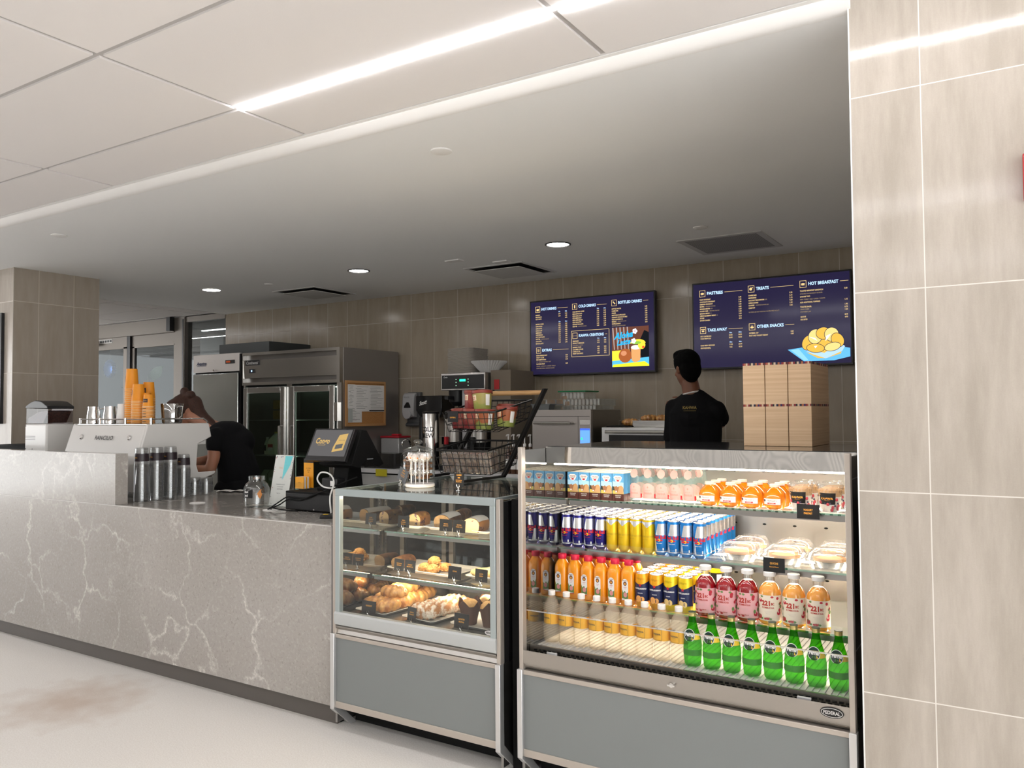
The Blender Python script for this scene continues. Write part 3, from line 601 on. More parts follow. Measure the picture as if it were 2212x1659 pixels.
def komb(col, nm, lc, word):
    c = thing('kombucha_bottle', 'x', 'bottle'); r = .0395
    t = NT(nm); t.end(t.n('MixShader', [.8, t.n('BsdfTransparent', [(*col, 1)]).outputs[0], t.n('BsdfPrincipled', {'Base Color': (*col, 1), 'Roughness': .06, 'Specular IOR Level': .8, 'Coat Weight': .5}).outputs[0]]))
    B(t.m).lathe([(.034, 0), (r, .005), (r, .112), (.036, .126), (.026, .141), (.0175, .148)], 24).obj('drink_body', c)
    B(pane('clear bottle neck', (.93, .93, .92), .15, .9)).lathe([(.0177, .148), (.0185, .158), (.0185, .172)], 18, caps=(False, False)).obj('glass_neck', c)
    B(whp).lathe([(.0215, .170), (.022, .172), (.022, .184), (.020, .186)], 20).obj('cap', c)
    b = B(lc); patch(b, r, -1.5, 1.5, .014, .106, 20, 0, .0004); p1, p2 = (mat('fruit red', (.50, .03, .05), .5), mat('leaf print', (.14, .25, .08), .5))
    for k in range(16):
        a = random.choice((-1, 1))*random.uniform(.72, 1.4); z = random.uniform(.024, .098); b.mat(p1 if k % 3 else p2); disc(b, r, a, z, random.uniform(.004, .009), random.uniform(.004, .009), .0007, 7)
    for k in range(6): b.mat(p1 if k % 2 else p2); disc(b, r, random.uniform(-.7, .7), random.choice((.100, .022)), .006, .004, .0007, 6)
    rd = mat('brick red print', (.48, .045, .03), .5)
    b.mat(rd).text('221', .024, (0, 0, .078), bold=.05, wrap=(r+.001, 0, 0, -.18), fit=.030).text('BC', .012, (0, 0, .076), bold=.05, wrap=(r + .001, 0, 0, .42), fit=.012).text('KOMBUCHA', .0085, (0, 0, .062), bold=.03, wrap=(r+.001, 0, 0, 0), fit=.045).text(word, .0048, (0, 0, .026), bold=.03, wrap=(r+.001, 0, 0, 0))
    b.mat(mat('fine line print', (.6, .5, .45), .5))
    for q in range(3): b.text('(', .02 + .006*q, (0, 0, .046), ux=(0, 0, -1), uy=(1, 0, 0), al='C') if False else patch(b, r, -.35 + .08*q, .35 - .08*q, .048 - .004*q, .0485 - .004*q, 6, 0, .0009)
    b.obj('label', c); return c
row_items(komb((.32, .006, .012), 'hibiscus red drink', mat('pink label', (.80, .42, .44), .5), 'BERRY + HIBISCUS'), [-1.030, -.950, -.870], [3.01], .6765, lambda i, j: ['left', 'middle', 'right'][i] + ' dark red kombucha bottle with pink label on the lower shelf', 'red kombucha bottles on the lower shelf', [True], -.05)
row_items(komb((.88, .42, .07), 'ginger gold drink', mat('cream label', (.86, .76, .62), .5), 'GINGER'), [-.789, -.704, -.620], [3.01], .6765, lambda i, j: ['left', 'middle', 'right'][i] + ' golden ginger kombucha bottle with cream label on the lower shelf', 'golden kombucha bottles on the lower shelf', [True], .05)
c = thing('tall_can', 'black tall can with bright yellow top behind the red kombucha bottles', 'can', (-1.035, 3.16, .6765)); b = B(blackm).cyl(0, 0, 0, .135, .033, 20); b.mat(ycan).cyl(0, 0, .135, .158, .033, 20); b.mat(silv).cyl(0, 0, .158, .162, .030, 20); b.mat(whp); patch(b, .033, .3, .9, .02, .13, 4); b.obj('can_body', c)
# still water with square yellow label
wt = NT('water filled plastic'); wt.end(wt.n('MixShader', [.30, wt.n('BsdfTransparent', [(1, .96, .88, 1)]).outputs[0], wt.n('BsdfPrincipled', {'Base Color': (.90, .80, .66, 1), 'Roughness': .06, 'Specular IOR Level': .9, 'Transmission Weight': .35, 'IOR': 1.2}).outputs[0]])); wat = wt.m
def water():
    c = thing('labelled_water_bottle', 'x', 'bottle'); r = .0325
    B(wat).lathe([(.029, 0), (.0325, .006), (.031, .05), (r, .062), (r, .128), (.0315, .142), (.025, .163), (.015, .178), (.0125, .184), (.0125, .19)], 24).obj('bottle_body', c)
    B(mat('white ribbed cap', (.84, .80, .76), .4)).lathe([(.0145, .186), (.015, .187), (.0148, .203), (.013, .205)], 20).obj('cap', c)
    b = B(mat('golden label', (.85, .43, .02), .5)); patch(b, r, -1.9, 1.9, .074, .118, 26, 0, .0006)
    b.mat(mat('dark print', (.04, .05, .05), .5)); 
    for a0, a1, z0, z1 in ((-.95, .35, .0757, .0768), (-.95, .35, .1152, .1163), (-.95, -.93, .0757, .1163), (.33, .36, .0757, .1163)): patch(b, r, a0, a1, z0, z1, 8, 0, .001)
    b.text('KAHWA', .0085, (0, 0, .098), wrap=(r+.0012, 0, 0, -.3), fit=.036, bold=.03).text('COFFEE ROASTERS', .0022, (0, 0, .0925), wrap=(r+.0012, 0, 0, -.3)); b.obj('label', c); return c
row_items(water(), [-1.644 + .0682*i for i in range(9)], [2.902], .5155, lambda i, j: f"clear water bottle with square golden label, {ORD[i+1]} from left on the bottom deck", 'golden labelled water bottles on the bottom deck', [True], 0)
gt = NT('green bottle glass'); gt.end(gt.n('MixShader', [.27, gt.n('BsdfTransparent', [(.22, .68, .05, 1)]).outputs[0], gt.n('BsdfPrincipled', {'Base Color': (.015, .30, .008, 1), 'Roughness': .05, 'Specular IOR Level': .9, 'Transmission Weight': .5, 'IOR': 1.25}).outputs[0]])); grn = gt.m
def perrier():
    c = thing('green_water_bottle', 'x', 'bottle'); r = .0335
    B(grn).lathe([(.026, 0), (.030, .006), (.0335, .045), (.0335, .075), (.029, .105), (.0185, .14), (.0128, .165), (.0122, .185)], 24).obj('glass_body', c)
    B(mat('gold cap', (.62, .50, .20), .3, .8)).lathe([(.0132, .178), (.0135, .18), (.0130, .186), (.0136, .187), (.0136, .192)], 18).obj('screw_cap', c, label='gold ribbed screw cap'); 
    B(mat('dark cap top', (.05, .07, .05), .4)).cyl(0, 0, .192, .1945, .0136, 18).obj('cap_top', c)
    b = B(mat('wet green print', (.03, .25, .015), .25, trans=.3)); patch(b, .0335, -1.5, 1.5, .040, .062, 16, 0, .0008); b.obj('lower_band', c)
    def tl(a, z): rr = .029 - (.029 - .0185)*(z - .105)/.035 + .0015; return (rr*sin(a), -rr*cos(a) , z)
    b = B(yelp); b.add([tl(.3 + 1.1*i/8, z) for i in range(9) for z in (.098, .118)], [(2*i, 2*i+2, 2*i+3, 2*i+1) for i in range(8)])
    b.mat(whp).add([(.0225*sin(k*pi/12)*.93, -.0285 + .0028*(k > 99) + (.12*(.02*cos(k*pi/12) + .02)) - .0012, .112 + .0235*cos(k*pi/12)) for k in range(24)], [tuple(range(24))])
    b.mat(mat('bottle green ink', (.006, .03, .02), .4)).add([(.0205*sin(k*pi/12)*.93, -.0285 + (.12*(.02*cos(k*pi/12) + .02)) - .0016, .112 + .0215*cos(k*pi/12)) for k in range(24)], [tuple(range(24))])
    b.mat(whp).text('Perrier', .017, (.002, -.0282, .115), uy=(0, .12, 1), bold=.05, fit=.035).text('ORIGINAL', .003, (.0, -.0290, .102), uy=(0, .12, 1)).text('depuis 1863', .003, (.0, -.0295, .098), uy=(0, .12, 1)); b.obj('label', c); return c
row_items(perrier(), [-1.044 + .0728*i for i in range(8)], [2.896], .5155, lambda i, j: f"green glass sparkling water bottle, {ORD[i+1]} from left on the bottom deck", 'green sparkling water bottles on the bottom deck', [True], -.08)
# ---------- pastries ----------
def noisy(name, c1, c2, scale=14, rough=.5, lo=.4, hi=.6, bump=.4, coat=0., sx=None, emitless=True):
    t = NT(name); tc = t.n('TexCoord').outputs['Object']; f = t.ramp(t.noise(scale, 4, tc, .6, sx), lo, hi); col = t.mix(f, c1, c2)
    t.bsdf(Base_Color=col, Roughness=rough, Coat_Weight=coat, Normal=t.n('Bump', {'Height': t.noise(scale*2.5, 4, tc), 'Strength': bump, 'Distance': .003}).outputs[0]); return t.m
crust = noisy('golden brown crust', (.30, .115, .03), (.62, .33, .09), 22, .32, coat=.25); plate_m = mat('white porcelain', (.78, .77, .74), .12, coat=.3)
darkcrust = noisy('dark crust', (.07, .028, .012), (.20, .09, .03), 30, .5)
berry = noisy('blueberry crumb', (.58, .40, .20), (.07, .03, .07), 26, .6, .57, .61); banana = noisy('banana crumb', (.26, .15, .06), (.34, .21, .09), 60, .6); pale = noisy('pound cake crumb', (.70, .52, .27), (.20, .06, .10), 28, .6, .64, .67)
side = noisy('blueberry loaf side', (.48, .21, .06), (.10, .035, .05), 24, .45, .56, .62); icing = mat('white glaze', (.80, .76, .70), .25, coat=.3); marb = noisy('marbled crumb', (.50, .36, .19), (.06, .025, .012), 20, .6, .46, .52)
def plate(loc, w, d, rz=0, lab='', grp=None):
    c = thing('serving_plate', lab, 'plate', loc, rz, grp)
    def r(a, e, z): return [(-w/2 + a + e, -d/2 + a, z), (w/2 - a - e, -d/2 + a, z), (w/2 - a, -d/2 + a + e, z), (w/2 - a, d/2 - a - e, z), (w/2 - a - e, d/2 - a, z), (-w/2 + a + e, d/2 - a, z), (-w/2 + a, d/2 - a - e, z), (-w/2 + a, -d/2 + a + e, z)]
    B(plate_m).loft([r(.022, .01, 0), r(.020, .01, .003), r(0, .012, .014), r(0, .012, .0165), r(.006, .012, .0155), r(.022, .01, .006)]).obj('dish', c); return c
def loaf(name, label, loc, w, d, h, m_side, m_end, m_top, rz=0, lumps=0.):
    c = thing(name, label, 'cake', loc, rz); n = 14; rings = []
    pr_ = [(-.42, 0), (-.5, .25), (-.52, .55), (-.48, .72), (-.36, .88), (-.18, .97), (0, 1), (.18, .97), (.36, .88), (.48, .72), (.52, .55), (.5, .25), (.42, 0)]
    for i in range(9):
        t = i/8; k = 1 if 0 < i < 8 else .985; q = 1 + .05*sin(t*pi) + lumps*sin(i*2.4)
        if i == 8: k = .8
        rings.append([(x*w*k, -d/2 + d*t, z*h*(q if z > .5 else 1)*(1 if i < 8 else .85)) for x, z in pr_])
    b = B(m_side); m_ = len(pr_)
    b.loft(rings, (False, True)); 
    b.obj('loaf_body', c, ang=60)
    b = B(m_end).add([(x*.99, y - .0006, z*.99 + .0003) for x, y, z in rings[0]], [tuple(range(m_))[::-1]]); b.obj('cut_face', c, label='pale cut face of the loaf')
    if m_top:
        b = B(m_top).loft([[(p[0]*1.01, p[1], p[2] + .0025) for p in r[3:10]] for r in rings[:8]], (False, False), False); b.obj('glaze', c)
    return c
Z1, Z2, Z0 = .8715, .6735, .5225
plate((-2.615, 3.245, Z1), .15, .20, .1, 'small white plate under the blueberry bread on the upper glass shelf')
loaf('blueberry_bread', 'blueberry bread loaf piece on the upper pastry shelf', (-2.600, 3.235, Z1 + .0065), .072, .11, .066, side, berry, crust, .12)
plate((-2.33, 3.30, Z1), .40, .27, 0, 'wide white plate holding banana bread and pound cake on the upper shelf')
loaf('banana_bread', 'brown banana bread with white glaze behind two black cards', (-2.455, 3.285, Z1 + .0065), .085, .17, .066, darkcrust, banana, icing, .22)
loaf('pound_cake', 'pale pound cake with white glaze at the right of the upper shelf', (-2.238, 3.225, Z1 + .0065), .085, .12, .068, side, pale, icing, .10)
loaf('chocolate_croissant_loaf', 'dark brown chocolate pastry half hidden behind two black cards', (-2.640, 3.16, Z2 + .0065), .075, .12, .055, darkcrust, banana, None, .1)
loaf('marble_bread', 'marbled dark bread at the left end of the upper shelf', (-2.50, 3.47, Z1 + .0165), .07, .10, .055, darkcrust, marb, None, .2); plate((-2.50, 3.47, Z1), .14, .15, 0, 'small white plate at the back of the upper shelf')
plate((-2.47, 3.18, Z2), .42, .24, -.04, 'wide white plate holding coconut macaroons on the lower glass shelf')
mac = noisy('toasted coconut', (.78, .50, .18), (.60, .22, .04), 50, .8, .35, .7, 1.0)
g = thing('coconut_macaroon', 'x', 'macaroon'); b = B(mac).lathe([(.020, 0), (.030, .010), (.029, .022), (.020, .034), (.008, .040)], 22); b.v = [(x*(1 + random.uniform(-.06, .06)), y*(1 + random.uniform(-.06, .06)), z + random.uniform(-.0015, .0015)*(z > .002)) for x, y, z in b.v]; [b.ell(((.004 + .027*cos(e))*cos(a), (.004 + .027*cos(e))*sin(a), .012 + .024*sin(e)), random.uniform(.003, .006), random.uniform(.003, .006), .004, 6, 4) for a, e in [(random.uniform(0, 6.28), random.uniform(-.2, 1.4)) for _ in range(70)]]; b.obj('macaroon_body', g, ang=80)
for k, (x, y, z, lab) in enumerate([(-2.475, 3.115, .0065, 'toasted coconut macaroon at the front left of the heap'), (-2.415, 3.105, .0065, 'toasted coconut macaroon at the front right of the heap'), (-2.445, 3.155, .034, 'toasted coconut macaroon on top of the heap'), (-2.385, 3.165, .0065, 'toasted coconut macaroon at the rear right of the heap'), (-2.45, 3.175, .0065, 'toasted coconut macaroon at the rear left of the heap')]):
    o = g if k == 0 else dup(g, (x, y, Z2 + z), k*1.1); o.location = (x, y, Z2 + z); o['label'] = lab; o['group'] = 'coconut macaroons'
plate((-2.06, 3.22, Z2), .34, .24, .05, 'white plate holding the danishes at the right of the lower shelf')
dan = noisy('pale yellow danish', (.84, .66, .30), (.72, .42, .12), 26, .45, .5, .75)
dn = thing('savory_danish', 'x', 'danish'); b = B(dan).loft([[(.075*a*cos(2*pi*k/16)*(1.25 if k % 8 == 0 else 1), .05*a*sin(2*pi*k/16), z) for k in range(16)] for a, z in ((.85, 0), (1, .012), (.93, .026), (.7, .034), (.5, .028))]); b.obj('dough', dn, ang=70)
B(noisy('cheese and herb filling', (.88, .78, .50), (.30, .08, .04), 60, .4, .6, .66)).lathe([(.038, .027), (.02, .033), (.001, .034)], 16, sx=1.1, sy=.7).obj('filling', dn)
for k, (x, y, z, r_, lab) in enumerate([(-2.135, 3.17, .0065, .3, 'pale danish behind the scone card'), (-2.0, 3.17, .0065, -.4, 'pale danish behind the savory danish card'), (-2.10, 3.27, .0065, .1, 'pale danish at the back left of its plate'), (-1.965, 3.27, .0065, .2, 'pale danish at the back right of its plate'), (-2.04, 3.235, .038, .9, 'pale danish lying on top of the others')]):
    o = dn if k == 0 else dup(dn, (x, y, Z2 + z), r_); o.location = (x, y, Z2 + z); o.rotation_euler = (0, .25 if k == 4 else 0, r_); o['label'] = lab; o['group'] = 'danishes on the lower shelf'
# croissants
def croissant(m_, L=.13):
    c = thing('croissant', 'x', 'croissant'); rings = []; N = 33
    for i in range(N):
        t = i/(N-1)*2 - 1; a = t*1.15; R0 = L*.42; cx, cy = R0*sin(a)*1.25, -R0*cos(a) + R0; r = .031*(1 - abs(t)**2.2)**.6 + .004
        r *= .90 + .24*abs(sin(i*pi/5.4)) ; T = Vector((cos(a), sin(a), 0)); Nn = Vector((-sin(a), cos(a), 0))
        rings.append([tuple(Vector((cx, cy, .027)) + Nn*r*cos(2*pi*k/14) + Vector((0, 0, 1))*r*.86*sin(2*pi*k/14)) for k in range(14)])
    B(m_).loft(rings).obj('croissant_body', c, ang=80); return c
crs = noisy('croissant crust', (.34, .11, .025), (.74, .42, .13), 22, .28, .35, .65, .5, .35, (1, 3, 1)); almond = noisy('almond sugar crust', (.45, .20, .07), (.82, .74, .62), 40, .55, .45, .6, .8)
plate((-2.545, 3.02, Z0), .20, .42, -.08, 'long white tray of plain croissants on the case deck')
cr = croissant(crs)
for k, (x, y, z, r_) in enumerate([(-2.585, 2.90, .008, .5), (-2.505, 2.885, .008, 1.3), (-2.60, 2.985, .008, .3), (-2.500, 2.985, .008, 1.4), (-2.54, 2.955, .052, .2), (-2.50, 3.08, .008, 1.2), (-2.60, 3.08, .008, .4), (-2.52, 3.16, .010, 1.0), (-2.60, 3.17, .01, 1.7), (-2.55, 3.06, .054, .9)]):
    o = cr if k == 0 else dup(cr, (0, 0, 0)); o.location = (x, y, Z0 + z); o.rotation_euler = (0, 0, r_)
    o['label'] = 'golden croissant on the long tray, ' + ['at the front left behind its card', 'at the front right corner', 'second back on the left', 'second back on the right', 'front one on top of the heap', 'third back on the right', 'third back on the left', 'at the rear right end', 'at the rear left end', 'rear one on top of the heap'][k]; o['group'] = 'plain croissants'
plate((-2.27, 2.965, Z0), .20, .30, -.12, 'white tray of almond croissants in the middle of the deck')
ca = croissant(almond)
for k, (x, y, z, r_) in enumerate([(-2.275, 2.862, .010, .30), (-2.268, 2.930, .010, .22), (-2.258, 2.998, .010, .34), (-2.25, 3.064, .010, .2)]):
    o = ca if k == 0 else dup(ca, (0, 0, 0)); o.location = (x, y, Z0 + z); o.rotation_euler = (0, 0, r_); o.scale = (1.0, .92, 1.2)
    o['label'] = f'sugar dusted almond croissant, {ORD[k+1]} from the front of its tray'; o['group'] = 'almond croissants'
plate((-2.0, 2.97, Z0), .24, .27, -.05, 'white tray of muffins at the right of the deck')
mp = mat('brown muffin paper', (.10, .045, .03), .7); mt = noisy('muffin top', (.70, .46, .18), (.56, .30, .10), 30, .6)
mf = thing('muffin', 'x', 'muffin'); n = 32; rg = []
for r, z, pk in ((.030, 0, 0), (.036, .03, 0), (.043, .062, 0), (.050, .082, 1)):
    rg.append([(r*(1 + (.10 if pk and k % 8 == 0 else 0))*cos(2*pi*k/n), r*(1 + (.10 if pk and k % 8 == 0 else 0))*sin(2*pi*k/n), z + (.030*max(0, 1 - (min(k % 8, 8 - k % 8))/3.0) if pk else 0)) for k in range(n)])
B(mp).loft(rg, (True, False)).obj('paper_cup', mf, ang=60); B(mt).lathe([(.038, .055), (.044, .072), (.040, .090), (.026, .103), (.008, .108)], 20).obj('muffin_top', mf, ang=80)
for k, (x, y, lab) in enumerate([(-2.055, 2.90, 'muffin in brown paper behind the assorted muffins card'), (-1.955, 2.91, 'muffin in brown paper at the front right of the tray'), (-2.03, 3.01, 'muffin in brown paper at the back left of the tray'), (-1.93, 3.02, 'muffin in brown paper at the back right of the tray')]):
    o = mf if k == 0 else dup(mf, (x, y, 0), k*.5); o.location = (x, y, Z0 + .007); o['label'] = lab; o['group'] = 'muffins in brown paper'
# cards in the case
for lines, loc, w, h, rz, sz, lab in [
    (['LEMON', 'BLUEBERRY', 'BREAD (V)'], (-2.586, 3.085, Z1), .072, .056, 0, [.0075]*3, 'black card reading LEMON BLUEBERRY BREAD'),
    (['BANANA', 'BREAD (V)'], (-2.325, 3.085, Z1), .072, .056, .05, [.0075]*2, 'black card reading BANANA BREAD'),
    (['SEASONAL', 'POUND CAKE'], (-2.245, 3.082, Z1), .074, .056, -.05, [.0075]*2, 'black card reading SEASONAL POUND CAKE'),
    (['CHOCOLATE', 'CROISSANT'], (-2.560, 3.02, Z2), .066, .056, -.1, [.0072]*2, 'black card reading CHOCOLATE CROISSANT'),
    (['COCONUT', 'MACAROON (V)'], (-2.488, 3.015, Z2), .070, .056, -.1, [.0072]*2, 'black card reading COCONUT MACAROON'),
    (['SCONE'], (-2.205, 2.99, Z2), .075, .058, -.05, [.009], 'black card reading SCONE'),
    (['SAVORY', 'DANISH'], (-2.068, 3.005, Z2), .072, .056, -.1, [.0075]*2, 'black card reading SAVORY DANISH'),
    (['CROISSANT'], (-2.535, 2.778, Z0), .085, .056, 0, [.009], 'black card reading CROISSANT'),
    (['ALMOND', 'CROISSANT'], (-2.285, 2.779, Z0), .058, .058, -.2, [.0075]*2, 'black card reading ALMOND CROISSANT'),
    (['ASSORTED', 'MUFFINS'], (-2.020, 2.785, Z0), .078, .062, -.05, [.009]*2, 'black card reading ASSORTED MUFFINS')]:
    card('price_card', lab + ' inside the pastry case', lines, loc, w, h, rz, -.1, True, sz)
# ---------- on top of the pastry case ----------
T = PZ + .0005
c = thing('cake_pop_stand', 'round white cake pop stand on the glass top', 'stand', (-2.402, 2.990, T)); B(mat('glossy white stand', (.82, .81, .80), .2)).lathe([(.066, 0), (.070, .003), (.070, .012), (.067, .015)], 36).obj('disc', c)
pop = thing('cake_pop', 'x', 'cake pop'); film = pane('cellophane', (.96, .96, .96), .18, .9, haze=.18)
B(mat('paper stick', (.85, .83, .80), .6)).cyl(0, 0, 0, .115, .0019, 8).obj('stick', pop)
b = B(mat('white candy coating', (.82, .72, .68), .3)).ell((0, 0, .125), .017, .017, .017, 14, 9); b.mat(mat('orange icing', (.75, .22, .04), .4)).ell((-.006, -.0135, .120), .006, .003, .005, 8, 5); b.mat(dark).ell((.007, -.0145, .127), .0018, .0015, .0018, 6, 4).ell((-.002, -.0160, .131), .0018, .0015, .0018, 6, 4); b.obj('ball', pop)
b = B(film).lathe([(.006, .040), (.011, .052), (.0045, .068), (.005, .100), (.014, .108), (.020, .125), (.015, .142), (.003, .147)], 9, caps=(False, True)); b.v = [(x + random.uniform(-.002, .002), y + random.uniform(-.002, .002), z) for x, y, z in b.v]; b.obj('wrapper', pop)
for k, (x, y) in enumerate([(-.045, -.012), (-.020, -.038), (.010, -.045), (.038, -.022), (.0, .0), (-.03, .03), (.025, .025)]):
    o = pop if k == 0 else dup(pop, (0, 0, 0), k*.9); o.location = (-2.402 + x, 2.990 + y, T + .0155)
    o['label'] = 'wrapped white cake pop, ' + ['at the left edge of the stand', 'front left one, leaning low', 'front middle one', 'front right one', 'in the middle of the stand', 'at the rear left of the stand', 'at the rear right of the stand'][k]; o['group'] = 'cake pops on the white stand'
c = thing('cookie_jar', 'large lidded glass jar of cookies behind the cake pops', 'jar', (-2.665, 3.300, T)); jg = pane('jar glass', (.95, .96, .95), .12, 1.0)
B(jg).lathe([(.070, 0), (.085, .006), (.088, .02), (.088, .125), (.080, .140), (.070, .147), (.068, .150)], 32, caps=(True, False)).obj('jar_body', c)
B(jg).lathe([(.078, .150), (.080, .154), (.060, .165), (.030, .172), (.014, .176), (.012, .182), (.024, .190), (.026, .198), (.016, .206), (.004, .208)], 28).obj('jar_lid', c)
ck = thing('cookie', 'x', 'cookie'); B(noisy('cookie', (.42, .20, .07), (.20, .08, .03), 30, .8)).lathe([(.034, 0), (.038, .004), (.034, .010), (.01, .012)], 18).obj('cookie_body', ck, ang=70)
for k in range(16):
    o = ck if k == 0 else dup(ck, (0, 0, 0)); j = k % 2; lvl = k//2; o.location = (-2.665 + (.042 if j else -.042), 3.300 + (.01 if lvl % 2 else -.012), T + .008 + lvl*.0145); o['label'] = f"brown cookie in the glass jar, {'right' if j else 'left'} pile, {ORD[lvl+1]} from the bottom"; o['group'] = 'cookies in the glass jar'
card('price_card', 'tilted black card reading LARGE COOKIES on the glass top', ['LARGE', 'COOKIES', 'Chocolate Chip Brownie', 'Oatmeal Raisin Vegan'], (-2.565, 3.04, T), .082, .062, -.35, -.15, True, [.009, .009, .005, .005]).rotation_euler.y = .3
card('price_card', 'black card reading CAKE POPS beside the cake pop stand', ['CAKE POPS'], (-2.49, 3.03, T), .055, .052, -.35, -.12, True, [.008])
card('price_card', 'black card reading SUNRISE BAR alone on the glass top', ['SUNRISE', 'BAR', 'Oats Cranberries', 'Almonds Honey'], (-2.113, 2.90, T), .052, .062, .06, -.1, True, [.0085, .0085, .0055, .0055])
# wire display rack with two baskets
wire = mat('black wire', (.008, .008, .008), .4); wood = noisy('pale wood', (.50, .27, .10), (.60, .36, .16), 9, .45, .3, .7, .1, .1, (1, 8, 8))
XR, XL = -2.325, -2.715; c = thing('basket_rack', 'black wire two-basket rack with wooden handle on the pastry case', 'rack', (0, 0, 0))
for X in (XR, XL):
    s = -1 if X == XR else 1
    b = B(wire).prism([(3.60, 1.116), (3.635, 1.116), (4.085, 1.588), (4.045, 1.588)], 'x', X, X + s*.018); b.box(X, 3.24 if X == XR else 3.42, T, X + s*.018, 3.62, T + .012).prism([(3.60, T), (3.62, T), (3.635, 1.12), (3.605, 1.12)], 'x', X, X + s*.018); b.obj('side_frame', c, bevel=.002)
B(wood).tube([(XL + .018, 4.055, 1.565), (XR - .018, 4.055, 1.565)], .0145, 14).obj('wooden_handle', c)
def basket(name, yf, zf, yr, zr, h, lean):
    b = B(wire); rt = .0055; A, Bx = XL + .02, XR - .02
    fr = [(A, yf, zf), (Bx, yf, zf)]; rr = [(Bx, yr, zr), (A, yr, zr)]
    b.tube([(A + .02, yf, zf), (Bx - .03, yf, zf), (Bx - .006, yf + .012, zf + .002), (Bx, yf + .04, zf + .008), (Bx, yr, zr)], rt, 8).tube([(Bx, yr, zr), (A, yr, zr), (A, yf + .03, zf + .004), (A + .02, yf, zf)], rt, 8)
    def low(x, y, z): return (x + (.012 if x < -2.5 else -.012)*.6, y + (lean if y < (yf+yr)/2 else -.01), z - h)
    n = 9
    for i in range(n + 1):
        x = A + (Bx - A)*i/n; xf = A + .012 + (Bx - A - .024)*i/n
        b.tube([(x, yf, zf), (xf, yf + lean, zf - h), (xf, yr - .02, zr - h*.95), (x, yr, zr)], .0021, 5)
    for k in range(1, 6):
        y = yf + (yr - yf)*k/6; z = zf + (zr - zf)*k/6; yb = y + lean*(1 - k/6); b.tube([(Bx, y, z), (Bx - .012, yb, z - h), (A + .012, yb, z - h), (A, y, z)], .0021, 5)
    for q in (.33, .66, 1.0):
        b.tube([(A + .012*q, yf + lean*q, zf - h*q), (Bx - .012*q, yf + lean*q, zf - h*q), (Bx - .012*q, yr - .02*q, zr - h*q), (A + .012*q, yr - .02*q, zr - h*q)], .0021, 5, True)
    b.obj(name, c)
basket('lower_basket', 3.475, 1.248, 3.80, 1.292, .125, .045); basket('upper_basket', 3.555, 1.452, 3.93, 1.520, .105, .04)
B(dark).box(-2.655, 3.548, 1.40, -2.585, 3.5495, 1.460).mat(orng).text('OATMEAL', .011, (-2.62, 3.547, 1.425), bold=.02).obj('basket_card', c, label='black card reading OATMEAL')
def cp(b, a0, a1, z0, z1):
    V = [((.040 + .007*z/.083 + .0008)*sin(a0 + (a1 - a0)*i/6), -(.040 + .007*z/.083 + .0008)*cos(a0 + (a1 - a0)*i/6), z) for i in range(7) for z in (z0, z1)]
    b.add(V, [(2*i, 2*i+2, 2*i+3, 2*i+1) for i in range(6)])
def oat(side_m, nm, lid_m):
    o = thing('oatmeal_cup', 'x', 'cup'); B(side_m).lathe([(.038, 0), (.040, .003), (.047, .083)], 28, caps=(True, False)).obj('cup_body', o)
    b = B(lid_m).lathe([(.049, .078), (.051, .080), (.051, .092), (.048, .094)], 28, caps=(True, False)); b.mat(mat('cream lid top', (.75, .62, .52), .4)).lathe([(.048, .094), (.001, .0935)], 28, caps=(False, False)); b.obj('lid', o)
    b = B(mat('cream print', (.80, .72, .50), .5)); r = .0445
    cp(b, -.75, -.2, .045, .070); b.mat(redp).text('BETTER', .007, (0, 0, .060), bold=.03, wrap=(r+.003, 0, 0, -.47), fit=.018).text('OATS', .008, (0, 0, .051), bold=.03, wrap=(r + .003, 0, 0, -.47), fit=.018)
    b.mat(whp); cp(b, .85, 1.35, .02, .072); b.obj('label', o); return o
lidr = mat('brick red lid', (.24, .04, .025), .4)
def oatm(nm, c1, c2):
    t = NT(nm); tc = t.n('TexCoord').outputs['Object']; z = t.n('SeparateXYZ', [tc]).outputs[2]; f = t.ramp(t.m_('ADD', z, t.m_('MULTIPLY', t.noise(30, 3, tc), .05)), .055, .06); t.bsdf(Base_Color=t.mix(f, c1, c2), Roughness=.4); return t.m
om = [oatm('oat cup green', (.26, .28, .06), (.33, .28, .08)), oatm('oat cup red', (.20, .02, .02), (.26, .05, .035)), oatm('oat cup orange', (.22, .26, .06), (.32, .09, .03))]
oc = [oat(om[0], 'g', lidr), oat(om[1], 'r', lidr), oat(om[2], 'o', lidr)]; used = [0, 0, 0]
for k, (m_, x, y, z, rx, ry, lab) in enumerate([(1, -2.655, 3.67, 1.362, .12, -.05, 'red oatmeal cup at the left end of the upper basket'), (1, -2.565, 3.65, 1.360, .12, .05, 'red oatmeal cup behind the oatmeal card'), (2, -2.475, 3.64, 1.358, .12, 0, 'orange and green oatmeal cup at the front of the upper basket'), (2, -2.375, 3.70, 1.372, .12, .05, 'orange and green oatmeal cup at the right end of the upper basket'),
    (2, -2.43, 3.80, 1.385, .14, 0, 'orange oatmeal cup at the back of the upper basket'), (1, -2.60, 3.71, 1.462, .18, .05, 'red oatmeal cup stacked on the others, left one'), (0, -2.513, 3.68, 1.462, .15, -.08, 'yellow green oatmeal cup stacked on the others, right one')]):
    o = oc[m_] if not used[m_] else dup(oc[m_], (0, 0, 0)); used[m_] = 1; o.location = (x, y, z); o.rotation_euler = (-rx*.6, ry, .12); o.scale = (1.17,)*3; o['label'] = lab; o['group'] = 'oatmeal cups in the basket'
bg = thing('sunrise_bar', 'x', 'snack bar'); b = B(noisy('oat bar', (.34, .19, .10), (.10, .04, .02), 40, .6)).box(-.017, -.035, 0, .017, .035, .105); b.obj('bar', bg, bevel=.004)
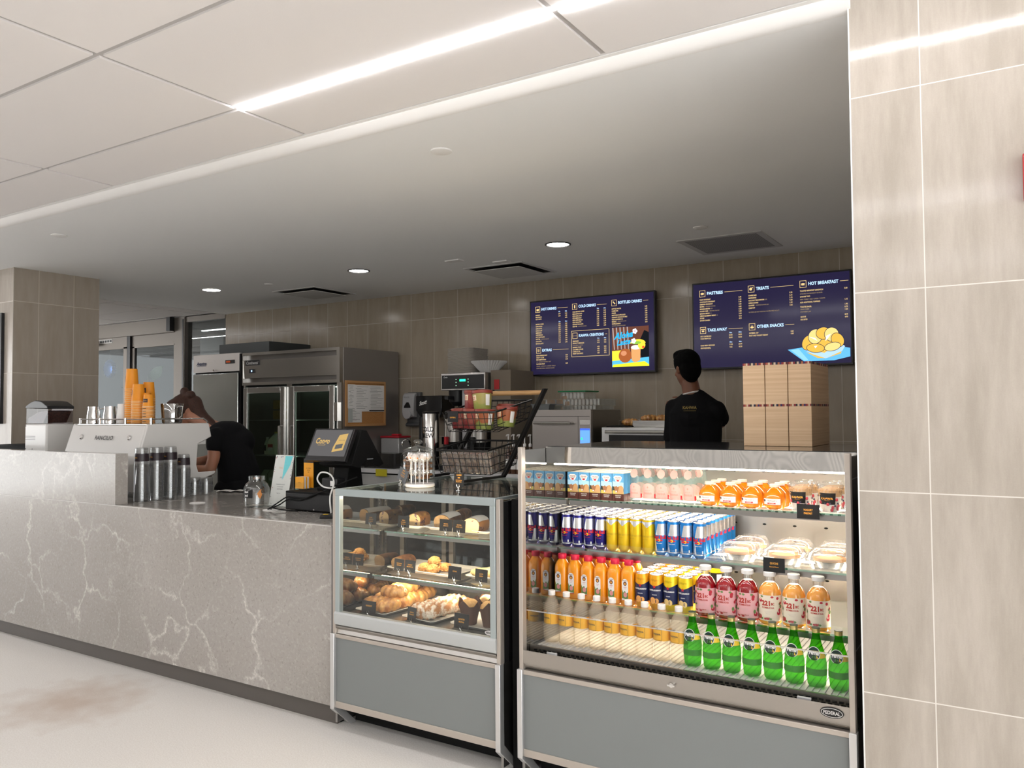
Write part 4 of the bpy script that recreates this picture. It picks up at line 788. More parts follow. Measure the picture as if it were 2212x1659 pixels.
b = B(film).loft([[(-.019, -.037, 0), (.019, -.037, 0), (.019, .037, 0), (-.019, .037, 0)], [(-.019, -.037, .108), (.019, -.037, .108), (.019, .037, .108), (-.019, .037, .108)], [(-.020, -.003, .120), (.018, -.002, .122), (.019, .003, .122), (-.019, .003, .120)]]); b.obj('wrapper', bg)
for k in range(8):
    o = bg if k == 0 else dup(bg, (0, 0, 0)); o.location = (-2.662 + k*.041, 3.577, 1.131); o.rotation_euler = (.22, 0, random.uniform(-.05, .05)); o['label'] = f'wrapped brown oat bar in the lower basket, {ORD[k+1]} from left'; o['group'] = 'oat bars in the lower basket'
# ---------- menu screens ----------
scr_bg = NT('screen navy'); scr_bg.bsdf(Base_Color=(.004, .004, .006, 1), Roughness=.10, Specular_IOR_Level=.22, Emission_Color=(.014, .011, .038, 1), Emission_Strength=1.0); scr_bg = scr_bg.m
gold = emis('screen gold', (.78, .56, .24), .95); sblue = emis('screen pale blue', (.50, .72, 1.0), 1.0); thin = emis('screen dim gold', (.45, .33, .16), .8)
E_ = {}
def em(n, c, s=.9):
    if n not in E_: E_[n] = emis(n, c, s)
    return E_[n]
def screen(label, X0, Zt, w, h, items, pics):
    c = thing('menu_screen', label, 'screen', (X0, 6.52, Zt)); Y = 0
    B(dark).box(0, 0, -h, w, .045, 0).obj('bezel', c, bevel=.003)
    B(blackm).box(w*.3, .045, -h*.7, w*.7, .092, -h*.3).obj('wall_mount', c)
    B(scr_bg).box(.013, -.002, -h + .016, w - .013, .0, -.013).obj('display', c)
    bt, bh, bd = B(gold), B(sblue), B(thin); y = -.0035
    for it in items:
        k = it[0]
        if k == 'H':   # heading: icon box, words, rule
            _, s, x, z, xe, ww = it; 
            for q in (z, z + .052): bt.box(x, y, -q - .003, x + .050, y + .001, -q)
            for a in (x, x + .047): bt.box(a, y, -z - .055, a + .003, y + .001, -z)
            icon(bt, it, x + .025, -z - .0275, y)
            bh.text(s, .034, (x + .064, y, -z - .027), al='L', bold=.035, fit=ww); bt.box(x + .064 + ww + .012, y, -z - .0285, xe, y + .001, -z - .026)
        elif k == 'R':  # rows: lines with even spacing
            _, x, z0, z1, lines, prices = it; n = max(len(lines) - 1, 1)
            for i, s in enumerate(lines):
                z = z0 + (z1 - z0)*i/n; 
                if s.startswith('~'): bd.text(s[1:], .0135, (x, y, -z), al='L', sq=.72)
                elif '~' in s:
                    a, b3 = s.split('~'); bt.text(a, .0155, (x, y, -z), al='L', bold=.02, sq=.72); bd.text(b3, .0125, (x + text_geo(a, .02)[2]*.0155*.72 + .006, y, -z), al='L', sq=.72)
                elif s: bt.text(s, .0155, (x, y, -z), al='L', bold=.02, sq=.72)
        elif k == 'P':  # price column
            _, x, z0, z1, vals, hd = it; n = max(len(vals) - 1, 1)
            if hd: bh.text(hd, .0135, (x, y, -z0 + .0195), bold=.03, sq=.8)
            for i, s in enumerate(vals):
                if s: bt.text(s, .0165, (x, y, -(z0 + (z1 - z0)*i/n)), bold=.015, sq=.8)
        elif k == 'B':
            _, x0, z0, x1, z1 = it
            for a in (z0, z1): bt.box(x0, y, -a - .0015, x1, y + .001, -a + .0015)
            for a in (x0, x1): bt.box(a - .0015, y, -z1, a + .0015, y + .001, -z0)
    bt.obj('gold_lettering', c, label='small gold menu lettering'); bh.obj('heading_lettering', c, label='pale blue menu headings'); bd.obj('fine_lettering', c, label='dim gold fine print')
    pics(c, y); return c
def poly(b, pts, y): return b.add([(p[0], y, -p[1]) for p in pts], [tuple(range(len(pts)))])
def circ(cx, cz, rx, rz, n=24, a0=0, a1=2*pi): return [(cx + rx*cos(a0 + (a1 - a0)*k/n), cz + rz*sin(a0 + (a1 - a0)*k/n)) for k in range(n + (a1 - a0 < 6))]
def icon(b, it, cx, cz, y):
    s = it[1]
    def bx(x0, z0, x1, z1): b.box(cx + x0, y, cz + z0, cx + x1, y + .001, cz + z1)
    def el(x, z, rx, rz): b.add([(cx + x + rx*cos(k*pi/8), y, cz + z + rz*sin(k*pi/8)) for k in range(16)], [tuple(range(16))])
    if 'HOT D' in s: bx(-.013, -.014, .010, .006); bx(.010, -.006, .015, .003)
    elif 'COLD' in s: bx(-.006, -.016, .006, .014)
    elif 'BOTT' in s: b.add([(cx + x, y, cz + z) for x, z in [(-.015, .009), (-.007, .015), (.014, -.008), (.008, -.014)]], [(0, 1, 2, 3)])
    elif 'KAHWA' in s: bx(-.018, -.001, .018, .001)
    elif 'EXTRAS' in s: bx(-.010, -.012, .008, -.009); bx(-.010, -.012, -.007, .012); bx(-.010, .009, .008, .012); bx(.005, -.012, .008, .012); bx(-.002, -.004, .002, .004)
    elif 'PASTR' in s or 'BREAK' in s: el(0, .001, .015, .007); bx(-.012, -.010, .012, -.006)
    elif 'TREAT' in s: el(-.003, 0, .012, .012); el(.010, .011, .004, .004)
    elif 'AWAY' in s: bx(-.014, .004, -.006, .012); bx(-.003, .006, .003, .013); bx(.006, .004, .014, .012); el(0, -.007, .011, .007)
    else: el(0, -.005, .014, .008); bx(-.008, .006, .008, .009)
hot = ['BREWED COFFEE', 'CAPPUCCINO', 'CAFFE LATTE', 'CAFE AU LAIT', 'AMERICANO', 'CAFFE MOCHA', 'HOT CHOCOLATE', 'HOT TEA ~- ASSORTED FLAVORS', 'CHAI LATTE', 'MATCHA LATTE']
itemsA = [('H', 'HOT DRINKS', .064, .056, .408, .162), ('R', .066, .137, .175, ['ESPRESSO', 'MACCHIATO', 'FLAT WHITE'], 0), ('P', .321, .137, .157, ['2.90', '3.30'], 'SGL'), ('P', .391, .137, .176, ['3.65', '3.85', '4.70'], 'DBL'),
 ('R', .066, .223, .405, hot, 0), ('P', .321, .230, .401, ['2.85', '4.65', '4.85', '3.20', '3.80', '5.30', '4.30', '3.10', '4.90', '5.40'], '12oz'), ('P', .391, .230, .402, ['3.65', '5.20', '5.70', '4.40', '4.30', '6.40', '4.95', '3.70', '5.85', '6.40'], '20oz'),
 ('H', 'EXTRAS', .070, .442, .413, .102), ('R', .070, .517, .637, ['EXTRA ESPRESSO SHOT', 'DECAF \u2022 1/2 CAF', 'MILK SUBSTITUTION', '~SOY \u2022 ALMOND \u2022 COCONUT \u2022 OAT', 'FLAVORED SYRUP', '~CARAMEL \u2022 HAZELNUT \u2022 LAVENDER \u2022 VANILLA', '~SUGAR FREE VANILLA \u2022 SEASONAL FLAVORS'], 0), ('P', .393, .522, .598, ['0.80', '0.65', '0.90', '', '0.80'], ''),
 ('H', 'COLD DRINKS', .456, .057, .803, .176), ('R', .458, .133, .268, ['COLD BREWED COFFEE', 'ICED CAPPUCCINO', 'ICED CAFFE LATTE', 'ICED AMERICANO', 'ICED CAFFE MOCHA', 'ICED CHAI LATTE', 'ICED MATCHA LATTE', 'ICED TEA ~- ASSORTED FLAVORS'], 0), ('P', .716, .136, .270, ['3.85', '5.10', '5.10', '3.80', '5.80', '5.10', '5.40', '3.00'], '16oz'), ('P', .784, .138, .272, ['4.50', '6.30', '6.30', '4.50', '7.00', '6.30', '6.80', '3.70'], '24oz'),
 ('B', .445, .308, .824, .544), ('H', 'KAHWA CREATIONS', .456, .325, .805, .252), ('R', .458, .402, .516, ['LEMONADE', 'SPECIALTY LEMONADE', '~STRAWBERRY \u2022 GUAVA', 'ESPRESSO TONIC', 'CUCUMBER COOLER', 'FLYBISCUS TEA', 'DESERT ROSE SPRITZ'], 0), ('P', .717, .405, .518, ['3.30', '4.10', '', '4.90', '4.80', '4.55', '4.80'], '16oz'), ('P', .784, .405, .518, ['3.85', '4.65', '', '5.50', '5.70', '4.80', '5.70'], '24oz'),
 ('H', 'BOTTLED DRINKS', .851, .054, 1.201, .226), ('R', .853, .135, .287, ['BOTTLED WATER', 'KOMBUCHA', 'PERRIER', "MARTINELLI'S APPLE JUICE", 'ORGANIC CHOCOLATE MILK', 'FRESH SQUEEZED OJ', 'REDBULL ~- ASSORTED FLAVORS', 'SANPELLEGRINO', '~ASSORTED SPARKLING JUICES'], 0), ('P', 1.180, .132, .268, ['2.25', '6.05', '3.00', '3.00', '3.20', '4.45', '3.85', '3.50'], '')]
def picsA(c, y):
    b = B(em('brown backdrop', (.16, .06, .04), .8)); poly(b, [(.852, .303), (1.202, .303), (1.202, .653), (.852, .653)], y)
    b.mat(em('pale stripes', (.45, .36, .34), .8))
    for k in range(5): poly(b, [(.855 + .035*k, .303), (.867 + .035*k, .303), (.880 + .034*k, .50), (.870 + .034*k, .50)], y - .0003)
    b.mat(em('dark shirt', (.01, .012, .015), .8)); poly(b, [(1.12, .42), (1.16, .34), (1.202, .36), (1.202, .60), (1.14, .60), (1.10, .5)], y - .0004)
    b.mat(em('sunny yellow', (.95, .72, .05), 1.0)); poly(b, [(.852, .51), (1.02, .505), (1.02, .60), (.852, .61)], y - .0006); b.mat(em('sky cyan', (.10, .48, .75), 1.0)); poly(b, [(.852, .60), (1.202, .575), (1.202, .653), (.852, .653)], y - .0007); b.mat(em('lemon table', (.85, .85, .03), 1.0)); poly(b, [(.862, .632), (1.16, .612), (1.202, .64), (1.202, .653), (.856, .653)], y - .0009)
    b.obj('picture', c, label='colourful drink advert with turquoise lettering')
    p = B(em('brown bun', (.36, .10, .03), 1.0)); poly(p, circ(.978, .556, .062, .062), y - .0012); p.mat(em('bun shine', (.62, .26, .13), 1.0)); poly(p, circ(.965, .535, .028, .022), y - .0014)
    p.mat(em('iced coffee', (.68, .34, .13), 1.0)); poly(p, [(1.035, .49), (1.125, .49), (1.12, .60), (1.09, .615), (1.06, .615), (1.04, .60)], y - .0015); p.mat(em('cream foam', (.80, .74, .70), 1.0)); poly(p, circ(1.08, .487, .046, .020), y - .0017)
    p.mat(em('pineapple', (.90, .66, .05), 1.0)); poly(p, circ(1.10, .452, .072, .035, 16, pi, 2*pi), y - .0018); poly(p, circ(1.135, .47, .035, .035), y - .0018); p.mat(em('leafy green', (.25, .50, .06), 1.0)); poly(p, circ(1.085, .447, .045, .014), y - .0020); p.mat(em('berry spot', (.80, .08, .03), 1.0)); poly(p, circ(1.150, .488, .012, .010), y - .0021)
    p.mat(em('blossom', (.85, .86, .95), 1.0))
    for cx, cz in ((1.073, .345), (1.06, .43)):
        for k in range(5): poly(p, circ(cx + .014*cos(k*1.257), cz + .014*sin(k*1.257), .011, .011, 8), y - .0022)
    p.mat(em('blossom eye', (.45, .05, .2), 1.0)); poly(p, circ(1.073, .345, .005, .005, 8), y - .0024)
    p.obj('picture_detail', c)
    B(em('turquoise', (.02, .42, .80), 1.0)).text('Aloha', .078, (.965, y - .0026, -.372), ux=(1, 0, .10), bold=.035, shear=.3, sq=.95).text('Latte', .066, (.965, y - .0026, -.435), ux=(1, 0, .08), bold=.035, shear=.3, sq=.95).obj('advert_lettering', c, label='turquoise script lettering')
itemsB = [('H', 'PASTRIES', .065, .065, .425, .136), ('R', .067, .143, .317, ['PLAIN CROISSANT', 'CHOCOLATE CROISSANT', 'ALMOND CROISSANT', 'MUFFIN ~- ASSORTED FLAVORS', 'BANANA MUFFIN ~(GF)', 'POUND CAKE ~- SEASONAL FLAVORS', 'BANANA BREAD ~(V)', 'LEMON BLUEBERRY BREAD ~(V)', 'SCONE', 'SAVORY DANISH'], 0), ('P', .405, .143, .317, ['3.45', '3.30', '5.40', '4.00', '4.65', '5.00', '5.00', '5.00', '4.10', '4.55'], ''),
 ('H', 'TAKE AWAY', .067, .372, .424, .164), ('R', .069, .450, .469, ['HOT COFFEE BOX', 'COLD BREW BOX'], 0), ('P', .324, .449, .470, ['23.00', '28.00'], '96oz'), ('P', .401, .449, .470, ['34.50', '40.00'], '160oz'), ('R', .069, .526, .548, ['COLD BREW GROWLER', 'GROWLER REFILL'], 0), ('P', .325, .526, .548, ['11.55', '9.25'], '32oz'), ('P', .402, .526, .548, ['23.00', '18.50'], '64oz'),
 ('H', 'TREATS', .472, .060, .829, .102), ('R', .474, .140, .242, ['SUNRISE BAR', 'MADELEINES', 'COCONUT MACAROON ~(GF)', 'LARGE COOKIE', 'COOKIES ~- ASSORTED FLAVORS (GF)', 'CAKE POP'], 0), ('P', .808, .141, .239, ['5.50', '2.15', '2.15', '4.60', '2.50', '3.65'], ''), ('R', .474, .276, .28, ['~*GF ITEMS ARE NOT MADE IN A GLUTEN FREE FACILITY'], 0),
 ('H', 'OTHER SNACKS', .474, .367, .829, .210), ('R', .474, .445, .466, ['OATMEAL CUP', 'FRUIT AND YOGURT PARFAIT'], 0), ('P', .812, .447, .466, ['4.60', '4.60'], ''),
 ('H', 'HOT BREAKFAST', .876, .057, 1.233, .222), ('R', .877, .138, .228, ['TOASTED BREAKFAST SANDWICH', '~AVAILABLE ON CROISSANT OR BAGEL', 'CHOOSE TWO', '~HAM \u2022 TURKEY \u2022 EGG \u2022 CHEESE \u2022 TOMATO', 'ADD ADDITIONAL TOPPINGS'], 0), ('R', .877, .263, .302, ['TOASTED BAGEL', '~CREAM CHEESE', '~STRAWBERRY JAM'], 0), ('R', .878, .341, .362, ['QUICHE', 'EGG BITES'], 0),
 ('P', 1.214, .141, .225, ['5.00', '', '', '', '1.15'], ''), ('P', 1.214, .263, .303, ['1.90', '0.75', '1.50'], ''), ('P', 1.214, .341, .361, ['8.70', '4.90'], '')]
def picsB(c, y):
    b = B(em('plate blue', (.13, .47, .85), .95)); poly(b, [(.776, .594), (1.052, .561), (1.236, .60), (1.236, .665), (1.12, .690), (.898, .690)], y); b.mat(em('plate light', (.28, .62, .95), .95)); poly(b, [(.80, .598), (.86, .592), (.93, .680), (.90, .685)], y - .0003)
    b.mat(em('croissant gold', (.73, .44, .07), 1.0)); poly(b, circ(1.045, .56, .13, .075), y - .0005); b.mat(em('paper wrap', (.42, .62, .98), 1.0)); poly(b, [(.885, .56), (.90, .60), (.96, .635), (1.06, .672), (1.10, .655), (1.18, .62), (1.20, .585), (1.17, .56), (1.05, .63), (.92, .60)], y - .0008)
    b.mat(em('plate gold', (.72, .47, .10), .95)); poly(b, [(.915, .62), (1.0, .668), (1.06, .672), (1.17, .640), (1.18, .60), (1.06, .655)], y - .0006)
    ln = em('navy line', (.012, .015, .05), 1.0); g1 = em('croissant gold', (.73, .44, .07), 1.0); g2 = em('croissant light', (.85, .62, .22), 1.0)
    for cx, cz, rx, rz, r_, m_, d in [(.935, .545, .045, .060, .5, g1, 10), (.985, .500, .050, .055, .3, g2, 11), (1.045, .478, .052, .045, 0, g1, 12), (1.105, .490, .050, .052, -.3, g2, 13), (1.148, .535, .042, .055, -.5, g1, 14), (.985, .590, .065, .033, .1, g1, 16), (1.11, .585, .058, .030, -.2, g2, 17)]:
        for e, mm, q in ((.004, ln, 0), (0, m_, 1)):
            pts = [(cx + (rx + e)*cos(a)*cos(r_) - (rz + e)*sin(a)*sin(r_), cz + (rx + e)*cos(a)*sin(r_) + (rz + e)*sin(a)*cos(r_)) for a in [2*pi*k/24 for k in range(24)]]; b.mat(mm); poly(b, pts, y - .0001*d - .00005*q)
    b.mat(em('white gleam', (.75, .88, 1.0), 1.0))
    for p in ([(.94, .50), (.985, .512), (1.0, .535), (.978, .522)], [(1.065, .50), (1.10, .485), (1.085, .51), (1.06, .54)], [(.975, .575), (1.0, .572), (.985, .592)]): poly(b, p, y - .0022)
    b.obj('picture', c, label='drawing of a golden croissant sandwich on a blue plate')
screen('left menu screen listing hot, cold and bottled drinks', -3.905, 2.499, 1.262, .710, itemsA, picsA)
screen('right menu screen listing pastries, with a croissant drawing', -2.311, 2.522, 1.255, .728, itemsB, picsB)
# ---------- soffit fittings ----------
dl = emis('downlight lens', (1, .95, .9), DOWN*3)
for k, (x, y, lab) in enumerate([(-6.853, 5.21, 'left round downlight, above the fridges'), (-4.893, 5.244, 'middle round downlight in the soffit'), (-2.898, 5.256, 'right round downlight, above the drinks menu screen')]):
    c = thing('downlight', lab, 'light', (x, y, ZS)); B(mat('dark trim ring', (.05, .05, .05), .4) if k else white).lathe([(.098, 0), (.098, -.006), (.086, -.008), (.080, .0)], 32, caps=(False, False)).obj('trim_ring', c); B(dl).lathe([(.083, -.002), (.001, -.0021)], 32, caps=(False, True)).obj('lens', c)
for x, y, r, lab in [(-2.32, 3.057, .052, 'flat white disc on the soffit nearest the ceiling light'), (-5.636, 3.032, .052, 'flat white disc on the soffit at the far left'), (-1.819, 5.32, .05, 'flat white disc on the soffit beside the square grille')]:
    tag(B(white).lathe([(r, 0), (r, -.005), (r*.85, -.008), (.001, -.0085)], 28, (x, y, ZS)).obj('cover_plate'), lab, 'ceiling fitting')
for x, y, lab in [(-6.104, 5.287, 'small sprinkler disc near the left ceiling diffuser'), ]: tag(B(white).lathe([(.04, 0), (.04, -.004), (.03, -.012), (.001, -.012)], 20, (x, y, ZS)).obj('sprinkler'), lab, 'ceiling fitting')
for x, y, lab in [(-3.92, 5.34, 'small square sensor plate between two downlights'), (-3.62, 5.60, 'small square plate touching the middle ceiling diffuser')]: tag(B(white).box(x - .07, y - .04, ZS - .008, x + .07, y + .04, ZS).obj('sensor_plate'), lab, 'ceiling fitting')
vm = mat('vent white', (.60, .60, .59), .6)
for x0, y0, x1, y1, lab in [(-6.45, 5.66, -5.87, 6.22, 'left square ceiling diffuser above the fridge'), (-4.06, 5.70, -3.49, 6.26, 'right square ceiling diffuser near the drinks menu')]:
    c = thing('ceiling_diffuser', lab, 'vent', ((x0+x1)/2, (y0+y1)/2, ZS)); w = .30; b = B(vm)
    for s in (-1, 1): b.box(-w, s*w, -.006, w, s*(w - .03), 0).box(s*w, -w + .03, -.006, s*(w - .03), w - .03, 0)
    b.obj('frame', c); B(blackm).box(-w + .03, -w + .03, -.003, w - .03, w - .03, -.001).obj('recess', c); B(vm).box(-w + .075, -w + .075, -.026, w - .075, w - .075, -.020).box(-.01, -.01, -.02, .01, .01, -.002).obj('face_plate', c)
c = thing('return_grille', 'perforated square return grille in the soffit at the right', 'vent', (-1.807, 5.957, ZS)); w = .31; b = B(vm)
for s in (-1, 1): b.box(-w, s*w, -.006, w, s*(w - .045), 0).box(s*w, -w + .045, -.006, s*(w - .045), w - .045, 0)
b.obj('frame', c); gm = NT('perforated grey'); P_ = gm.P(); q = [gm.m_('SUBTRACT', gm.m_('FRACT', gm.m_('MULTIPLY', P_[i], 70.0)), .5) for i in (0, 1)]; dd = gm.m_('ADD', gm.m_('MULTIPLY', q[0], q[0]), gm.m_('MULTIPLY', q[1], q[1])); gm.bsdf(Base_Color=gm.mix(gm.m_('LESS_THAN', dd, .07), (.36, .36, .355), (.03, .03, .03)), Roughness=.6)
B(gm.m).box(-w + .045, -w + .045, -.006, w - .045, w - .045, -.003).obj('perforated_plate', c)
# ---------- back counter and its things ----------
YC = 5.90; ctop = mat('white worktop', (.66, .66, .67), .3)
c = thing('back_counter', 'white topped back counter running along the rear wall', 'counter'); B(ctop).box(-5.54, YC, .874, -.45, 6.605, .914).obj('worktop', c, bevel=.003); B(blackm).box(-5.54, YC + .66 - .63, .10, -.45, 6.60, .874).obj('cabinet_body', c); B(mat('pale drawer', (.50, .50, .49), .5)).box(-5.53, YC + .025, .62, -4.60, YC + .03, .86).obj('drawer_front', c); B(blackm).box(-5.54, YC+.08, 0, -.45, 6.60, .10).obj('plinth', c)
# solid-door fridge and glass-door fridge
sw = NT('wavy stainless'); tc = sw.n('TexCoord').outputs['Object']; sw.bsdf(Base_Color=(.66, .69, .68, 1), Metallic=1.0, Roughness=.24, Normal=sw.n('Bump', {'Height': sw.noise(1.2, 1, tc, .4, (.6, .6, 3)), 'Strength': .45, 'Distance': .05}).outputs[0]); sw = sw.m
YR = 5.72; fs = mat('fridge stainless', (.60, .59, .57), .25, 1.0); fd = mat('fridge side grey', (.27, .25, .235), .35, .6)
c = thing('solid_door_fridge', 'tall solid stainless fridge behind the barista', 'refrigerator', (-7.83, YR, 0)); B(blackm).box(0, .03, .08, .80, .80, 2.10).obj('cabinet', c)
B(mat('brushed light steel', (.74, .70, .67), .4, .7)).box(0, 0, 1.915, .775, .03, 2.112).obj('top_panel', c, bevel=.003); B(sw).box(.008, -.012, .12, .765, .03, 1.90).obj('door', c, bevel=.008)
B(mat('blue ink', (.05, .06, .14), .5)).text('Avantco', .055, (.145, -.002, 2.015), shear=.3, bold=.03, fit=.17).box(.07, -.002, 1.985, .22, -.001, 1.990).obj('maker_badge', c); B(dark).box(.55, -.004, 2.0, .70, 0, 2.04).mat(emis('dim red display', (.4, .08, .03), .5)).box(.565, -.006, 2.010, .63, -.004, 2.03).obj('display', c)
b = B(chrome).cyl(0, 0, 0, .02, .011, 10); b.xf(Matrix.Rotation(R(90), 4, 'X')); b.obj('key_lock', c, loc=(.37, 0, 1.935)); B(blackm).box(.775, 0, .08, .80, .03, 2.10).obj('door_gap', c)
X0, X1 = -6.985, -5.565; c = thing('glass_door_fridge', 'wide stainless fridge with two glass doors of milk', 'refrigerator', (X0, YR, 0)); w = X1 - X0
b = B(fd).box(w - .02, .03, .08, w, .85, 2.10).box(0, .03, .08, .02, .85, 2.10).box(.02, .83, .08, w - .02, .85, 2.10).box(.02, .03, 2.07, w - .02, .83, 2.10).box(.02, .03, .08, w - .02, .83, .22); b.obj('cabinet', c, bevel=.002)
b = B(fs).box(w - .045, -.02, 1.755, w - .004, .03, 2.10).box(0, -.02, 2.07, w - .045, .03, 2.10).box(0, -.02, 1.755, w - .045, .03, 1.785).box(0, -.02, 1.785, .012, .03, 2.07); b.mat(steeld).box(.012, .028, 1.785, w - .045, .03, 2.07); b.mat(fs).prism([(-.01, 1.83), (-.018, 2.02), (.0, 2.022), (.01, 1.83)], 'x', .012, w - .045); b.obj('top_panel', c)
B(dark).box(.05, -.022, 1.965, .27, -.016, 2.02).mat(alum).text('Continental', .045, (.16, -.023, 1.992), shear=.3, bold=.03, fit=.19).obj('maker_badge', c); B(dark).box(.11, -.021, 1.885, .19, -.015, 1.925).mat(emis('blue digits', (.3, .5, 1), 3)).text('38', .025, (.15, -.022, 1.905), bold=.03).obj('display', c)
B(blackm).box(.022, .032, 1.74, w - .022, .05, 1.755).obj('shadow_gap', c)
b = B(fs).box(.66, 0, .10, .735, .03, 1.755).box(w - .06, 0, .10, w, .03, 1.755).box(0, 0, .10, .03, .03, 1.755); b.obj('door_jamb', c); B(steelb).box(w - .075, -.025, 1.38, w - .03, 0, 1.56).obj('hinge', c)
for k, (a, b2, hx) in enumerate(((.03, .655, .615), (.735, w - .075, .775))):
    d = B(fs).box(a, -.03, .14, a + .06, 0, 1.73).box(b2 - .06, -.03, .14, b2, 0, 1.73).box(a + .06, -.03, 1.67, b2 - .06, 0, 1.73).box(a + .06, -.03, .14, b2 - .06, 0, .20).obj('door', c, bevel=.004)
    B(pane('fridge glass', (.55, .60, .55), .04, .45)).box(a + .06, -.018, .20, b2 - .06, -.012, 1.67).obj('pane', d)
    B(steelb).tube([(hx, -.03, 1.33), (hx, -.065, 1.33), (hx, -.065, .70), (hx, -.03, .70)], .012, 10).obj('handle', d)
inn = mat('fridge interior', (.10, .11, .10), .5)
B(emis('added fridge lamp', (.8, .95, .85), 2.5)).box(.66, .05, .5, .735, .055, 1.70).box(.06, .70, 1.74, w - .06, .72, 1.75).obj('added_interior_lamp', c)  # light strips added inside the fridge to make the milk visible
B(inn).box(.02, .78, .22, w - .02, .82, 2.0).obj('interior_back', c)
for z in (1.02, 1.39, .62): B(mat('wire shelf', (.45, .46, .45), .35, .6)).box(.022, .06, z - .008, w - .022, .78, z).obj('shelf', c)
jug = mat('milk plastic', (.74, .76, .62), .4, sss=.2)
def gallon(lab, x, y, z, capc, sc=1.0):
    c = thing('milk_jug', lab, 'jug', (x, y, z)); B(jug).lathe([(.070, 0), (.078, .008), (.078, .13), (.066, .17), (.035, .215), (.020, .228), (.020, .24)], 20, sq=8).obj('jug_body', c); B(mat(capc[0], capc[1], .4)).cyl(0, 0, .236, .255, .022, 16).obj('cap', c)
    B(jug).tube([(.045, 0, .20), (.075, -.01, .17), (.078, -.015, .11)], .011, 8).obj('handle', c); b = B(mat('red dairy label', (.55, .06, .06), .5)); b.box(-.05, -.0795, .075, .03, -.079, .12); b.mat(whp).box(-.046, -.080, .05, .026, -.0795, .085); b.obj('label', c); c.scale = (sc,)*3; return c
gallon('gallon milk jug with red label on the middle fridge shelf', -6.68, 5.90, 1.02, ('yellow cap', (.7, .6, .1)), .95)
c = thing('creamer_bottle', 'slim white bottle beside the milk jug in the fridge', 'bottle', (-6.84, 5.92, 1.02)); B(jug).lathe([(.035, 0), (.036, .01), (.036, .11), (.02, .15), (.016, .17)], 16).obj('bottle_body', c); B(whp).cyl(0, 0, .17, .185, .018, 12).obj('cap', c); b = B(dark); patch(b, .036, -.4, .4, .04, .10, 6); b.obj('label', c)
for k in range(4):
    c = thing('oat_milk_carton', f"pale green milk carton on the low fridge shelf, {ORD[k+1]} from left", 'carton', (-6.86 + .105*k, 5.93, .62), 0, 'pale green cartons in the fridge'); B(mat('pale green carton', (.42, .50, .34), .5)).box(-.045, -.04, 0, .045, .04, .19).prism([(-.04, .19), (0, .235), (.04, .19)], 'x', -.045, .045).obj('carton_body', c); b = B(mat('brown oats', (.35, .2, .08), .6)).prism([(.022*cos(a*pi/6), .05 + .022*sin(a*pi/6)) for a in range(12)], 'y', -.0408, -.04); b.mat(whp).prism([(.026*cos(a*pi/6), .14 + .02*sin(a*pi/6)) for a in range(12)], 'y', -.0408, -.04); b.obj('label', c)
for k in range(6):
    x = -6.80 + .09*(k % 3); z = 1.39 + .11*(k//3); tag(B(mat('ochre tub', (.45, .30, .08), .5)).box(x - .038, 5.99, z + .002, x + .038, 6.07, z + .10).obj('food_carton', bevel=.004), f"small ochre carton on the top fridge shelf, {'lower' if k < 3 else 'upper'} layer, {ORD[k%3+1]} from left", 'carton', 'ochre cartons in the fridge')
tag(B(mat('dark crate', (.05, .055, .055), .5)).box(-7.62, 5.9, 2.102, -6.80, 6.5, 2.235).obj('fridge_top_box', bevel=.004), 'long dark box lying on top of the fridges', 'box')
# cork board with papers on the fridge side
c = thing('cork_board', 'wood framed cork board hung on the fridge side', 'notice board', (-5.563, 6.055, 1.55)); fw = mat('pine frame', (.50, .27, .11), .5); b = B(fw); W2, H2 = .29, .225
b.box(0, -W2, -H2, .018, -W2 + .022, H2).box(0, W2 - .022, -H2, .018, W2, H2).box(0, -W2 + .022, H2 - .022, .018, W2 - .022, H2).box(0, -W2 + .022, -H2, .018, W2 - .022, -H2 + .022); b.obj('frame', c); B(noisy('cork', (.42, .19, .06), (.50, .25, .09), 120, .9)).box(.001, -W2 + .022, -H2 + .022, .009, W2 - .022, H2 - .022).obj('cork', c)
def sheet(lab, y0, y1, z0, z1, x, n, seed, extra=None):
    rr = random.Random(seed); b = B(paper); b.add([(x, y0, z0), (x, y1, z0 + .0), (x, y1, z1), (x, y0, z1)], [(0, 1, 2, 3)]); b.mat(mat('print grey', (.25, .25, .25), .7))
    for k in range(n):
        z = z1 - .018 - (z1 - z0 - .03)*k/n; a = y0 + .012 + rr.random()*.02; e = a + (y1 - y0 - .03)*rr.uniform(.4, .95); b.box(x, a, z, x + .0004, e, z + .003)
    if extra: b.mat(dark).box(x, y0 + .004, z0 + .006, x + .0006, y1 - .004, z0 + .016)
    return tag(b.obj('paper_sheet'), lab, 'paper')
sheet('narrow printed sheet at the left of the cork board', 5.795, 5.90, 1.505, 1.738, -5.5525, 15, 1); sheet('printed sheet in the middle of the cork board', 5.893, 6.10, 1.47, 1.735, -5.5505, 14, 2); sheet('printed sheet with black footer at the right of the board', 6.095, 6.345, 1.468, 1.735, -5.549, 16, 3, 1); sheet('small sheet below the others on the cork board', 5.80, 5.996, 1.362, 1.515, -5.554, 8, 4)
tag(B(mat('light switch grey', (.45, .48, .46), .5)).box(-5.5535, 5.80, 1.37, -5.5445, 5.855, 1.50).obj('pinned_card', bevel=.002), 'narrow grey card pinned at the lower left of the board', 'card')
